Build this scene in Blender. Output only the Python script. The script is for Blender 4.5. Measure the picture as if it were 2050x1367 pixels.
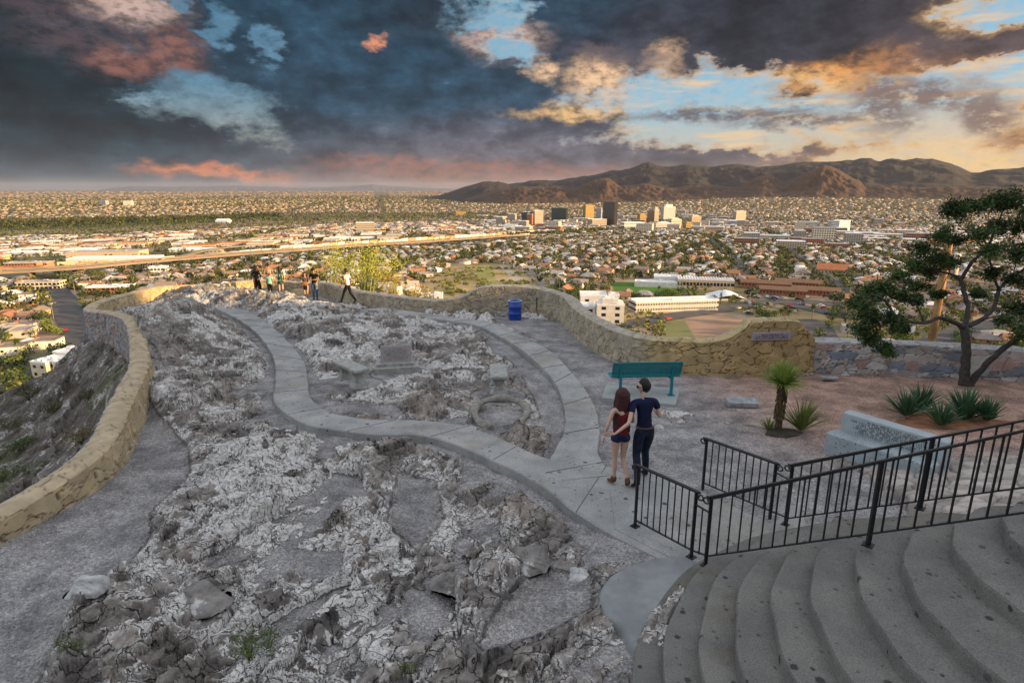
import bpy, bmesh, math, random
import numpy as np
from mathutils import Vector, Matrix, Quaternion
random.seed(7); RNG = np.random.default_rng(11)
for o in list(bpy.data.objects): bpy.data.objects.remove(o)
SC = bpy.context.scene
COL = SC.collection
R = math.radians
# ------------------------------------------------------------------ camera
FPX, HC = 1196.0, 4.65
TH = math.atan(306 / FPX)
cam = bpy.data.cameras.new('camera'); camo = bpy.data.objects.new('camera', cam); COL.objects.link(camo)
camo.location = (0, 0, HC); camo.rotation_euler = (math.pi / 2 - TH, 0, 0)
cam.sensor_width = 36; cam.lens = 36 * FPX / 2050; cam.clip_start = .05; cam.clip_end = 200000
SC.camera = camo
SC.view_settings.view_transform = 'Standard'; SC.view_settings.look = 'None'
SC.view_settings.gamma = 1; SC.view_settings.exposure = 1.2
SC.cycles.use_denoising = True
try:
    SC.cycles.max_bounces = 6; SC.cycles.diffuse_bounces = 3; SC.cycles.transparent_max_bounces = 8
    SC.cycles.volume_bounces = 1; SC.cycles.caustics_reflective = False; SC.cycles.caustics_refractive = False
except Exception: pass
# ------------------------------------------------------------------ sun
SUN_AZ, SUN_EL = 105.0, 10.0
sdir = Vector((math.cos(R(SUN_EL)) * math.sin(R(SUN_AZ)), math.cos(R(SUN_EL)) * math.cos(R(SUN_AZ)), math.sin(R(SUN_EL))))
sl = bpy.data.lights.new('sun', 'SUN'); so = bpy.data.objects.new('sun', sl); COL.objects.link(so)
sl.energy = 5.0; sl.angle = R(0.6); sl.color = (1.0, 0.64, 0.27)
so.rotation_mode = 'QUATERNION'; so.rotation_quaternion = sdir.to_track_quat('Z', 'Y'); so.location = (60, -20, 40)

# ------------------------------------------------------------------ node helper
class NT:
    def __init__(s, nt): s.nt = nt; s.n = nt.nodes; s.l = nt.links; s.n.clear()
    def new(s, t, **k):
        n = s.n.new(t)
        for a, b in k.items(): setattr(n, a, b)
        return n
    def put(s, sock, v):
        if isinstance(v, bpy.types.NodeSocket): s.l.new(v, sock)
        elif v is not None:
            if isinstance(v, (tuple, list)) and sock.type == 'RGBA' and len(v) == 3: v = (*v, 1)
            sock.default_value = v
    def m(s, op, a, b=None, c=None, clamp=False):
        n = s.new('ShaderNodeMath', operation=op); n.use_clamp = clamp
        for i, v in enumerate((a, b, c)):
            if v is not None: s.put(n.inputs[i], v)
        return n.outputs[0]
    def v(s, op, a, b=None, out=0):
        n = s.new('ShaderNodeVectorMath', operation=op); s.put(n.inputs[0], a)
        if b is not None: s.put(n.inputs[3] if op == 'SCALE' else n.inputs[1], b)
        return n.outputs['Value'] if op in ('LENGTH', 'DOT_PRODUCT') else n.outputs[0]
    def comb(s, x, y, z=0.0):
        n = s.new('ShaderNodeCombineXYZ')
        for i, q in enumerate((x, y, z)): s.put(n.inputs[i], q)
        return n.outputs[0]
    def sep(s, a):
        n = s.new('ShaderNodeSeparateXYZ'); s.put(n.inputs[0], a); return n.outputs
    def noise(s, vec, scale, detail=4.0, rough=.55, dist=0.0, col=False):
        n = s.new('ShaderNodeTexNoise'); s.put(n.inputs['Vector'], vec)
        n.inputs['Scale'].default_value = scale; n.inputs['Detail'].default_value = detail
        n.inputs['Roughness'].default_value = rough; n.inputs['Distortion'].default_value = dist
        return n.outputs['Color' if col else 'Fac']
    def vor(s, vec, scale, feat='F1', out='Distance'):
        n = s.new('ShaderNodeTexVoronoi', feature=feat); s.put(n.inputs['Vector'], vec); n.inputs['Scale'].default_value = scale
        return n.outputs[out]
    def ss(s, x, a, b, o0=0.0, o1=1.0):
        n = s.new('ShaderNodeMapRange', interpolation_type='SMOOTHSTEP'); s.put(n.inputs[0], x)
        for i, q in enumerate((a, b, o0, o1)): s.put(n.inputs[i + 1], q)
        return n.outputs[0]
    def mix(s, f, a, b, mode='MIX'):
        n = s.new('ShaderNodeMix', data_type='RGBA', blend_type=mode)
        s.put(n.inputs[0], f); s.put(n.inputs[6], a); s.put(n.inputs[7], b); return n.outputs[2]

def lin(r, g, b):
    f = lambda c: (c / 255 / 12.92) if c <= 10 else ((c / 255 + .055) / 1.055) ** 2.4
    return (f(r), f(g), f(b))
def ray(px, py):
    u = (px - 1025) / FPX; v = (py - 683.5) / FPX; ct, st = math.cos(TH), math.sin(TH)
    return np.array([u, ct - v * st, -st - v * ct])
def pdir(px, py):
    r = ray(px, py); return math.degrees(math.atan2(r[0], r[1])), math.degrees(math.atan2(r[2], math.hypot(r[0], r[1])))
# ------------------------------------------------------------------ world: Nishita sky with a broken evening cloud deck
W = bpy.data.worlds.new('World'); SC.world = W; W.use_nodes = True
N = NT(W.node_tree)
sky = N.new('ShaderNodeTexSky', sky_type='NISHITA'); sky.sun_disc = False
sky.sun_elevation = R(SUN_EL); sky.sun_rotation = R(SUN_AZ); sky.altitude = 1200; sky.dust_density = 1.4; sky.air_density = 1.0; sky.ozone_density = 2.0
K = 10.0 / 2 ** SC.view_settings.exposure      # background strength is 0.1: colours below are written as seen in the picture
def C(r, g, b, k=1.0): return tuple(c * K * k for c in lin(r, g, b))
tc = N.new('ShaderNodeTexCoord').outputs['Generated']
d = N.v('NORMALIZE', tc)
dx, dy, dz = N.sep(d)[0], N.sep(d)[1], N.sep(d)[2]
az = N.m('MULTIPLY', N.m('ARCTAN2', dx, dy), 57.2958); el = N.m('MULTIPLY', N.m('ARCSINE', dz), 57.2958)
base = N.comb(az, N.m('MULTIPLY', el, 1.9), N.m('MULTIPLY', N.m('COSINE', N.m('MULTIPLY', az, .01745)), 9.0))
w1 = N.noise(base, .16, 3, .5, col=True); w2 = N.noise(base, .55, 5, .62, col=True)
def warp(a1, a2):
    o = N.v('SCALE', N.v('SUBTRACT', w1, (.5, .5, .5)), a1); o = N.v('ADD', o, N.v('SCALE', N.v('SUBTRACT', w2, (.5, .5, .5)), a2))
    return N.v('ADD', N.comb(az, el, 0.0), N.v('MULTIPLY', o, (1.0, .6, 0.0)))
qs = warp(5.0, 5.0)
def blob(q, px, py, rx, ry, rot=0.0, soft=1.0):
    a, e = pdir(px, py); sx, sy = 21.5 / rx, 21.5 / ry
    v = N.v('SUBTRACT', q, (a, e, 0))
    if rot:
        c, s_ = math.cos(R(rot)), math.sin(R(rot))
        v = N.comb(N.v('DOT_PRODUCT', v, (c, s_, 0)), N.v('DOT_PRODUCT', v, (-s_, c, 0)))
    return N.ss(N.v('LENGTH', N.v('MULTIPLY', v, (sx, sy, 0))), 1.0 + .75 * soft, 1.0 - .75 * soft * .9)
def total(lst, mode='MAXIMUM'):
    r = lst[0]
    for x in lst[1:]: r = N.m(mode, r, x)
    return r
fb = N.noise(base, .30, 9, .62); fine = N.noise(base, .9, 7, .62); streak = N.noise(N.v('MULTIPLY', base, (.5, 2.2, 1)), .35, 6, .55)
# openings in the deck
gaps = total([blob(qs, 425, 215, 120, 42, -12), blob(qs, 300, 195, 50, 14), blob(qs, 430, 70, 26, 34), blob(qs, 535, 90, 24, 26), blob(qs, 345, 5, 26, 14),
              blob(qs, 1370, 205, 190, 55, 0), blob(qs, 1800, 235, 200, 62, -4), blob(qs, 1490, 250, 260, 42), blob(qs, 1960, 160, 120, 30, 4),
              blob(qs, 985, 25, 75, 30), blob(qs, 1030, 95, 60, 26), blob(qs, 1900, 320, 210, 24), blob(qs, 2010, 15, 70, 22)])
cov = N.m('ADD', N.m('MULTIPLY', gaps, .95), N.m('ADD', N.m('MULTIPLY', N.m('SUBTRACT', fb, .5), 1.7), N.m('MULTIPLY', N.m('SUBTRACT', fine, .5), .55)))
open_ = N.ss(cov, N.ss(az, -8, 6, .20, .34), N.ss(az, -8, 6, 1.08, .90))
# clear sky colour: Nishita tinted towards the deep teal at left and pale blue and cream at right
f_az = N.ss(az, -30, 12); f_low = N.ss(el, 9, 0.5); f_right = N.ss(az, 12, 42)
gapc = N.mix(f_az, C(54, 112, 140), C(140, 190, 214)); gapc = N.mix(N.m('MULTIPLY', f_low, .75), gapc, C(222, 190, 140))
gapc = N.mix(N.m('MULTIPLY', f_right, f_low), gapc, C(246, 190, 104))
skyc = N.mix(.18, gapc, sky.outputs[0])
skyc = N.mix(N.m('MULTIPLY', N.ss(fine, .42, .62), .42), skyc, N.mix(f_az, C(70, 100, 118), C(196, 190, 186)))
thin = N.m('MULTIPLY', N.ss(streak, .48, .72), N.m('MULTIPLY', N.ss(az, -2, 12), .85))
skyc = N.mix(thin, skyc, C(240, 205, 158))
# the cloud deck
dk = N.mix(N.ss(az, -38, -12), C(20, 44, 56), C(42, 74, 96)); dk = N.mix(N.ss(az, 0, 22), dk, C(56, 58, 70)); dk = N.mix(N.ss(az, 22, 38), dk, C(92, 80, 84))
lowc = N.mix(N.ss(az, -34, -4), C(56, 82, 98), C(112, 104, 108)); lowc = N.mix(N.ss(az, 16, 36), lowc, C(214, 158, 92))
dk = N.mix(N.m('MULTIPLY', N.ss(el, 7.5, 0.2), .92), dk, lowc)
mid = total([blob(qs, 1100, 300, 260, 60), blob(qs, 1400, 290, 300, 25), blob(qs, 1290, 130, 90, 60), blob(qs, 1650, 300, 260, 22)])
dk = N.mix(N.m('MULTIPLY', mid, .55), dk, C(112, 110, 124))
dd = total([blob(qs, 1500, 60, 380, 62, 4), blob(qs, 1180, 85, 130, 26, -10), blob(qs, 900, 30, 170, 40), blob(qs, 60, 230, 220, 60)])
dk = N.mix(N.m('MULTIPLY', dd, .65), dk, N.mix(f_az, C(24, 42, 50), C(44, 50, 62)))
dk = N.mix(1.0, dk, N.mix(N.ss(fb, .3, .72), (.52, .55, .58), (1.42, 1.38, 1.34)), 'MULTIPLY')
dk = N.mix(1.0, dk, N.mix(N.ss(fine, .3, .7), (.88, .88, .88), (1.12, 1.12, 1.12)), 'MULTIPLY')
qf = warp(2.5, 3.4)
def lit(lst, col, k):
    global dk
    f = N.m('MULTIPLY', total([blob(qf, *b, soft=.9) for b in lst]), N.ss(fine, .30, .62, .25, 1.0))
    dk = N.mix(N.m('MULTIPLY', f, k), dk, col)
lit([(350, 105, 50, 44), (235, 128, 56, 20), (205, 30, 50, 34), (120, 22, 80, 24), (160, 70, 90, 34)], C(120, 96, 98), .45)
lit([(345, 110, 38, 34), (240, 128, 34, 16)], C(190, 122, 98), .42)
lit([(748, 74, 15, 9), (730, 84, 11, 6)], C(240, 156, 118), .9)
lit([(1010, 78, 70, 32), (265, 10, 60, 24)], C(214, 184, 172), .9)
lit([(1195, 160, 56, 42), (1090, 145, 26, 20), (1230, 185, 60, 20), (1020, 90, 34, 20), (1330, 120, 30, 24)], C(252, 208, 164), .95)
lit([(1745, 180, 56, 44, 30), (1700, 150, 90, 22), (1790, 175, 34, 14)], C(238, 164, 92), .9)
lit([(1560, 262, 120, 16), (1350, 258, 90, 14), (1640, 248, 100, 26), (1480, 160, 130, 10), (1880, 150, 180, 10), (1170, 225, 110, 12), (1980, 25, 60, 22)], C(252, 204, 138), .9)
lit([(440, 350, 110, 14, -4), (360, 342, 50, 7)], C(232, 140, 92), .85)
lit([(1000, 352, 300, 22), (820, 335, 160, 16)], C(176, 112, 88), .6)
lit([(1990, 250, 120, 60, -30), (1960, 320, 200, 40)], C(228, 160, 92), .72)
lit([(1880, 200, 60, 16), (1960, 205, 40, 30)], C(120, 96, 92), .9)
edge = N.m('MULTIPLY', N.m('MULTIPLY', open_, N.m('SUBTRACT', 1.0, open_)), 4.0)
dk = N.mix(N.m('MULTIPLY', N.m('MULTIPLY', edge, N.ss(az, 4, 20)), .55), dk, C(244, 192, 128))
col = N.mix(open_, dk, skyc)
# small dark scud drifting below the openings
sc_ = total([blob(qf, 1770, 205, 55, 46, -30), blob(qf, 1860, 190, 60, 18, -25), blob(qf, 1450, 232, 150, 10), blob(qf, 1610, 245, 110, 10), blob(qf, 1240, 110, 110, 16, -8), blob(qf, 1975, 230, 60, 26, -40)])
col = N.mix(N.m('MULTIPLY', N.m('MULTIPLY', sc_, N.ss(fine, .28, .55)), .85), col, N.mix(f_right, C(86, 84, 98), C(124, 96, 90)))
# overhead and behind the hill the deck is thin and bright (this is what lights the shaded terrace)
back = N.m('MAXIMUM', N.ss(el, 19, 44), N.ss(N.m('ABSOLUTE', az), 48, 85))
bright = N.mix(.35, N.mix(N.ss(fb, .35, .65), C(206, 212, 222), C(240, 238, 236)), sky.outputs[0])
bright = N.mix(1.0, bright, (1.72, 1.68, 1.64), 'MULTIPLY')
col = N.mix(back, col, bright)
col = N.mix(N.ss(el, -0.5, -6), col, C(120, 112, 108))
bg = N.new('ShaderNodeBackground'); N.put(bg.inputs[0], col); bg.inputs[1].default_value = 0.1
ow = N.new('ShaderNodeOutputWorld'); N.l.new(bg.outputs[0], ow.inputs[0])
try: W.cycles.sampling_method = 'MANUAL'; W.cycles.sample_map_resolution = 512
except Exception: pass
# ------------------------------------------------------------------ placing helpers
def G(x, y): return -.058 * np.maximum(0, y - 9)
def P(px, py, z):
    r = ray(px, py); t = (z - HC) / r[2]; return Vector((r[0] * t, r[1] * t, z))
def PG(px, py, off=0.0, g=None):
    g = g or G; z = 0.0
    for _ in range(50):
        p = P(px, py, z); z = .5 * z + .5 * (float(g(p.x, p.y)) + off)
    return P(px, py, z)
def PD(px, py, yd):
    r = ray(px, py); t = yd / r[1]; return Vector((r[0] * t, yd, HC + r[2] * t))
def proj(X, Y, Z):
    ct, st = math.cos(TH), math.sin(TH); dz = Z - HC; dd_ = np.maximum(Y * ct - dz * st, .01)
    return 1025 + FPX * X / dd_, 683.5 + FPX * (-Y * st - dz * ct) / dd_
# ------------------------------------------------------------------ numpy noise
def _h(ix, iy, s):
    n = (ix.astype(np.int64) * 374761393 + iy.astype(np.int64) * 668265263 + s * 1442695041) & 0xffffffff
    n = ((n ^ (n >> 13)) * 1274126177) & 0xffffffff
    n = n ^ (n >> 16); return (n & 0xffffff) / float(0xffffff)
def vn(x, y, s=0):
    ix = np.floor(x); iy = np.floor(y); fx = x - ix; fy = y - iy; fx = fx * fx * (3 - 2 * fx); fy = fy * fy * (3 - 2 * fy)
    a = _h(ix, iy, s); b = _h(ix + 1, iy, s); c = _h(ix, iy + 1, s); d_ = _h(ix + 1, iy + 1, s)
    return (a + (b - a) * fx) * (1 - fy) + (c + (d_ - c) * fx) * fy
def fbm(x, y, s=0, o=5, g=.5):
    r = 0; a = 1; t = 0
    for i in range(o):
        r = r + a * vn(x * 2 ** i + 17.3 * i, y * 2 ** i - 9.1 * i, s + i); t += a; a *= g
    return r / t
def vor(x, y, s=0):
    ix = np.floor(x); iy = np.floor(y); f1 = np.full(x.shape, 9.); f2 = f1.copy(); cid = np.zeros(x.shape); cx = np.zeros(x.shape); cy = cx.copy()
    for i in (-1, 0, 1):
        for j in (-1, 0, 1):
            gx = ix + i; gy = iy + j; qx = gx + .1 + .8 * _h(gx, gy, s); qy = gy + .1 + .8 * _h(gx, gy, s + 91)
            d_ = np.hypot(qx - x, qy - y); hid = _h(gx, gy, s + 7); m = d_ < f1
            f2 = np.where(m, f1, np.minimum(f2, d_)); cid = np.where(m, hid, cid); cx = np.where(m, x - qx, cx); cy = np.where(m, y - qy, cy); f1 = np.where(m, d_, f1)
    return f1, f2, cid, cx, cy
def sst(x, a, b): t = np.clip((x - a) / (b - a), 0, 1); return t * t * (3 - 2 * t)
def sdf(X, Y, poly):
    """signed distance to a closed polygon, negative inside"""
    dmin = np.full(X.shape, 1e9); ins = np.zeros(X.shape, bool); n = len(poly)
    for i in range(n):
        x0, y0 = poly[i][:2]; x1, y1 = poly[(i + 1) % n][:2]; ex, ey = x1 - x0, y1 - y0; L = ex * ex + ey * ey + 1e-9
        t = np.clip(((X - x0) * ex + (Y - y0) * ey) / L, 0, 1); dmin = np.minimum(dmin, np.hypot(X - x0 - t * ex, Y - y0 - t * ey))
        c = ((y0 > Y) != (y1 > Y)) & (X < (x1 - x0) * (Y - y0) / (y1 - y0 + 1e-12) + x0); ins ^= c
    return np.where(ins, -dmin, dmin)
def catmull(pts, n=8, closed=False):
    pts = [np.array(p, float) for p in pts]; out = []; m = len(pts)
    for i in range(m if closed else m - 1):
        if closed: a, b, c, d_ = pts[(i - 1) % m], pts[i], pts[(i + 1) % m], pts[(i + 2) % m]
        else: a, b, c, d_ = pts[max(i - 1, 0)], pts[i], pts[i + 1], pts[min(i + 2, m - 1)]
        for k in range(n):
            t = k / n; out.append(.5 * ((2 * b) + (c - a) * t + (2 * a - 5 * b + 4 * c - d_) * t * t + (3 * b - a - 3 * c + d_) * t ** 3))
    if not closed: out.append(pts[-1])
    return out
def resample(pts, step):
    p = np.array(pts); s = np.r_[0, np.cumsum(np.linalg.norm(np.diff(p[:, :2], axis=0), axis=1))]
    n = max(2, int(s[-1] / step)); q = np.linspace(0, s[-1], n)
    return np.stack([np.interp(q, s, p[:, k]) for k in range(p.shape[1])], 1), q
# ------------------------------------------------------------------ materials
MATS = {}
def mat(name, col=(.5, .5, .5), rough=.8, var=.12, scale=6.0, bump=.0, bscale=40.0, attr=None, metal=0.0, spec=.3, speck=None, coord='Object', extra=None, detail=5):
    if name in MATS: return MATS[name]
    m = bpy.data.materials.new(name); m.use_nodes = True; n = NT(m.node_tree)
    out = n.new('ShaderNodeOutputMaterial'); b = n.new('ShaderNodeBsdfPrincipled'); n.l.new(b.outputs[0], out.inputs[0])
    vec = n.new('ShaderNodeTexCoord').outputs[coord]
    if attr:
        a = n.new('ShaderNodeAttribute'); a.attribute_name = attr; c = a.outputs['Color']
    else: c = (*col, 1)
    if var:
        f = n.noise(vec, scale, detail, .6); c = n.mix(1.0, c, n.mix(n.ss(f, .25, .75), (1 - var,) * 3, (1 + var,) * 3), 'MULTIPLY')
    if speck:
        sc, th, sc_col = speck; f = n.ss(n.noise(vec, sc, 2, .5), th, th + .04); c = n.mix(f, c, sc_col)
    if extra: c = extra(n, vec, c)
    n.put(b.inputs['Base Color'], c); b.inputs['Roughness'].default_value = rough; b.inputs['Metallic'].default_value = metal
    b.inputs['Specular IOR Level'].default_value = spec
    if bump:
        bn = n.new('ShaderNodeBump'); bn.inputs['Strength'].default_value = bump; bn.inputs['Distance'].default_value = .02
        n.put(bn.inputs['Height'], n.noise(vec, bscale, 6, .65)); n.l.new(bn.outputs[0], b.inputs['Normal'])
    MATS[name] = m; return m
# ------------------------------------------------------------------ object helpers
def tag(o, label=None, cat=None, group=None, kind=None):
    if label: o['label'] = label
    if cat: o['category'] = cat
    if group: o['group'] = group
    if kind: o['kind'] = kind
    return o
def empty(name, loc=(0, 0, 0), rz=0.0, **k):
    o = bpy.data.objects.new(name, None); COL.objects.link(o); o.location = loc; o.rotation_euler = (0, 0, rz); o.empty_display_size = .2
    return tag(o, **k)
def mesh_np(name, V, F, mats, parent=None, col=None, smooth=False, **k):
    """V (n,3); F list of tuples or (m,4)/(m,3) array; col per-vertex rgb"""
    me = bpy.data.meshes.new(name); V = np.asarray(V, np.float32)
    if isinstance(F, np.ndarray):
        m, c = F.shape; me.vertices.add(len(V)); me.vertices.foreach_set('co', V.ravel())
        me.loops.add(m * c); me.loops.foreach_set('vertex_index', F.astype(np.int32).ravel())
        me.polygons.add(m); me.polygons.foreach_set('loop_start', np.arange(0, m * c, c, dtype=np.int32)); me.polygons.foreach_set('loop_total', np.full(m, c, np.int32))
        me.update(calc_edges=True)
    else: me.from_pydata([tuple(v) for v in V], [], F); me.update()
    if col is not None:
        at = me.color_attributes.new('Col', 'FLOAT_COLOR', 'POINT'); at.data.foreach_set('color', np.c_[np.asarray(col, np.float32), np.ones(len(V), np.float32)].ravel())
    if smooth: me.polygons.foreach_set('use_smooth', np.ones(len(me.polygons), bool))
    for mm in (mats if isinstance(mats, list) else [mats]):
        if mm: me.materials.append(mm)
    o = bpy.data.objects.new(name, me); COL.objects.link(o)
    if parent: o.parent = parent
    return tag(o, **k)
class MB:
    def __init__(s): s.v = []; s.f = []
    def add(s, vs, fs, M=None):
        b = len(s.v); s.v += [tuple(M @ Vector(v)) if M else tuple(v) for v in vs]; s.f += [tuple(b + i for i in f) for f in fs]; return s
    def box(s, c, d_, rz=0.0, M=None, bev=0.0, tilt=None):
        x, y, z = (q / 2 for q in d_)
        if bev:
            bm = bmesh.new(); bmesh.ops.create_cube(bm, size=1)
            for v in bm.verts: v.co = Vector((v.co.x * d_[0], v.co.y * d_[1], v.co.z * d_[2]))
            bmesh.ops.bevel(bm, geom=bm.edges[:], offset=bev, segments=2, affect='EDGES', profile=.6)
            vs = [v.co.copy() for v in bm.verts]; fs = [[v.index for v in f.verts] for f in bm.faces]; bm.free()
        else:
            vs = [(a * x, b * y, e * z) for a in (-1, 1) for b in (-1, 1) for e in (-1, 1)]
            fs = [(0, 1, 3, 2), (4, 6, 7, 5), (0, 4, 5, 1), (2, 3, 7, 6), (0, 2, 6, 4), (1, 5, 7, 3)]
        T = Matrix.Translation(c) @ Matrix.Rotation(rz, 4, 'Z')
        if tilt is not None: T = T @ Matrix.Rotation(tilt, 4, 'X')
        return s.add(vs, fs, (M @ T) if M else T)
    def bar(s, a, b, w, h=None):
        a, b = Vector(a), Vector(b); d_ = b - a; L = d_.length
        if L < 1e-6: return s
        z = d_.normalized(); up = Vector((0, 0, 1)) if abs(z.z) < .95 else Vector((0, 1, 0)); x = z.cross(up).normalized(); y = z.cross(x)
        h = h or w; vs = [p + x * (i * w / 2) + y * (j * h / 2) for p in (a, b) for i, j in ((-1, -1), (1, -1), (1, 1), (-1, 1))]
        return s.add(vs, [(0, 3, 2, 1), (4, 5, 6, 7), (0, 1, 5, 4), (1, 2, 6, 5), (2, 3, 7, 6), (3, 0, 4, 7)])
    def tube(s, path, r, n=8, cap=True):
        path = [Vector(p) for p in path]; rs = r if isinstance(r, (list, tuple, np.ndarray)) else [r] * len(path); b = len(s.v); prev = None
        for i, p in enumerate(path):
            t = (path[min(i + 1, len(path) - 1)] - path[max(i - 1, 0)]).normalized()
            if prev is None: x = t.orthogonal().normalized()
            else:
                x = (prev - t * prev.dot(t)); x = x.normalized() if x.length > 1e-6 else t.orthogonal().normalized()
            prev = x; y = t.cross(x)
            for k in range(n):
                a = 2 * math.pi * k / n; s.v.append(tuple(p + (x * math.cos(a) + y * math.sin(a)) * rs[i]))
        for i in range(len(path) - 1):
            for k in range(n):
                k2 = (k + 1) % n; s.f.append((b + i * n + k, b + i * n + k2, b + (i + 1) * n + k2, b + (i + 1) * n + k))
        if cap: s.f.append(tuple(b + k for k in range(n))[::-1]); s.f.append(tuple(b + (len(path) - 1) * n + k for k in range(n)))
        return s
    def lathe(s, prof, n=24, M=None, cap=True):
        b = len(s.v)
        for r, z in prof:
            for k in range(n):
                a = 2 * math.pi * k / n; p = Vector((r * math.cos(a), r * math.sin(a), z)); s.v.append(tuple(M @ p if M else p))
        for i in range(len(prof) - 1):
            for k in range(n):
                k2 = (k + 1) % n; s.f.append((b + i * n + k, b + i * n + k2, b + (i + 1) * n + k2, b + (i + 1) * n + k))
        if cap: s.f.append(tuple(b + k for k in range(n))[::-1]); s.f.append(tuple(b + (len(prof) - 1) * n + k for k in range(n)))
        return s
    def prism(s, poly, z0, z1, M=None):
        n = len(poly); vs = [(x, y, z0) for x, y in poly] + [(x, y, z1) for x, y in poly]
        return s.add(vs, [tuple(range(n))[::-1], tuple(range(n, 2 * n))] + [(i, (i + 1) % n, n + (i + 1) % n, n + i) for i in range(n)], M)
    def build(s, name, m, parent=None, smooth=False, **k):
        return mesh_np(name, s.v, s.f, m, parent, smooth=smooth, **k)
def blob_mesh(name, m, loc, size, seed=0, parent=None, sub=5, amp=.35, fr=1.6, flat=0.3, **k):
    bm = bmesh.new(); bmesh.ops.create_icosphere(bm, subdivisions=sub, radius=1)
    V = np.array([v.co[:] for v in bm.verts]); F = np.array([[v.index for v in f.verts] for f in bm.faces]); bm.free()
    f1, f2, cid, _, _ = vor(V[:, 0] * fr + seed * 3.1 + V[:, 2] * .7, V[:, 1] * fr - seed + V[:, 2] * .9, seed)
    rr_ = np.random.default_rng(seed); r = np.full(len(V), 1.25)
    for _ in range(14):
        nn = rr_.normal(size=3); nn[2] = abs(nn[2]); nn /= np.linalg.norm(nn); dt = V @ nn; r = np.where(dt > .2, np.minimum(r, rr_.uniform(.50, .95) / np.maximum(dt, .2)), r)
    r = r + amp * .30 * (cid - .5) * sst(f2 - f1, 0, .12) + amp * .45 * (fbm(V[:, 0] * 4 + seed + V[:, 2], V[:, 1] * 4 + V[:, 2] * 3, seed, 5) - .5) - .06 * (1 - sst(f2 - f1, 0, .07))
    V = V * r[:, None]; V[:, 2] = np.maximum(V[:, 2], -flat); V = V * np.array(size)
    o = mesh_np(name, V, F, m, parent, **k); o.location = loc; return o
# ------------------------------------------------------------------ terrace outline: where the stone walls stand
# left wall: (pixel x, y of its top inner edge, z of the top, wall height inside)
LW = []
for px, py, h in [(-330, 1270, .24), (-160, 1172, .26), (-60, 1118, .28), (0, 1086, .30), (110, 1024, .34), (203, 966, .42), (248, 920, .52), (270, 872, .62), (290, 830, .70), (306, 785, .74)]:
    q = PG(px, py); LW.append((q.x, q.y, q.z + h))
for px, py, zt in [(293, 695, .22), (288, 665, .24), (279, 645, .22), (262, 632, .12), (228, 624, -.03), (192, 620, -.15), (205, 606, -.25), (258, 590, -.35), (330, 575, -.55), (430, 571, -.9)]:
    q = P(px, py, zt); LW.append((q.x, q.y, zt))
LWn = list(LW)
# far wall, right wall: inner base pixels (on the ground) and height above it
FW = [(588, 587, .6), (652, 596, .8), (714, 609, .66), (805, 624, .68), (880, 629, .64), (925, 630, .82), (965, 631, 1.28), (1020, 632, 1.36), (1078, 634, 1.26), (1125, 645, 1.12), (1146, 667, 1.0), (1180, 694, .95),
      (1231, 722, .92), (1290, 740, .9), (1360, 747, .92), (1410, 749, .92), (1450, 750, 1.05), (1480, 750, 1.32), (1500, 750, 1.5), (1580, 747, 1.5), (1600, 746, 1.3), (1622, 744, .96)]
FWn = [(*PG(px, py)[:2], h) for px, py, h in FW]
RW = [(1624, 744, .86), (1700, 745, .86), (1800, 748, .84), (1900, 752, .82), (2050, 762, .8), (2250, 775, .8)]
RWn = [(*PG(px, py)[:2], h) for px, py, h in RW]
Wl = np.array(LWn); q0 = Wl[-1]; W0 = FWn[0]
TERR = [(x, y) for x, y, _ in LWn] + [(-16.6, 38.2), (-14.0, 38.4)] + [(x, y) for x, y, _ in FWn] + [(x, y) for x, y, _ in RWn] + [(30, 13), (30, -25), (-14, -25), (-6, -4)]
CITY_D = [0, 150, 350, 500, 700, 1100, 1600, 2600, 4000, 60000, 120000]
CITY_H = [68, 69, 71, 73, 80, 96, 115, 150, 170, 172, 172]
def slope_z(d_): return -1.1 - .50 * d_ - 1.2 * sst(d_, 0, 3)
def city_z(X, Y):
    D = np.hypot(X, Y); az = np.degrees(np.arctan2(X, np.maximum(Y, 1)))
    z = HC - np.interp(D, CITY_D, CITY_H)
    z = z + sst(az, 0, 26) * sst(D, 4200, 11000) * (150 + 60 * sst(az, 8, 24))
    z = z + (fbm(X / 90., Y / 90., 5, 4) - .5) * 5 * sst(D, 150, 700) + (fbm(X / 1400., Y / 1400., 8, 3) - .5) * 24 * sst(D, 1500, 5000) * sst(az, 0, 20)
    return z
def T(X, Y):
    """terrain outside the terrace"""
    X = np.asarray(X, float); Y = np.asarray(Y, float)
    dd0 = sdf(X, Y, TERR); s_ = slope_z(np.maximum(dd0, 0)) + (fbm(X / 9., Y / 9., 31, 5) - .5) * np.clip(dd0, 0, 14) * .32
    c = city_z(X, Y); k = 6.0; h = np.clip(.5 + .5 * (s_ - c) / k, 0, 1)
    return c * (1 - h) + s_ * h + k * h * (1 - h), dd0

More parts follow.
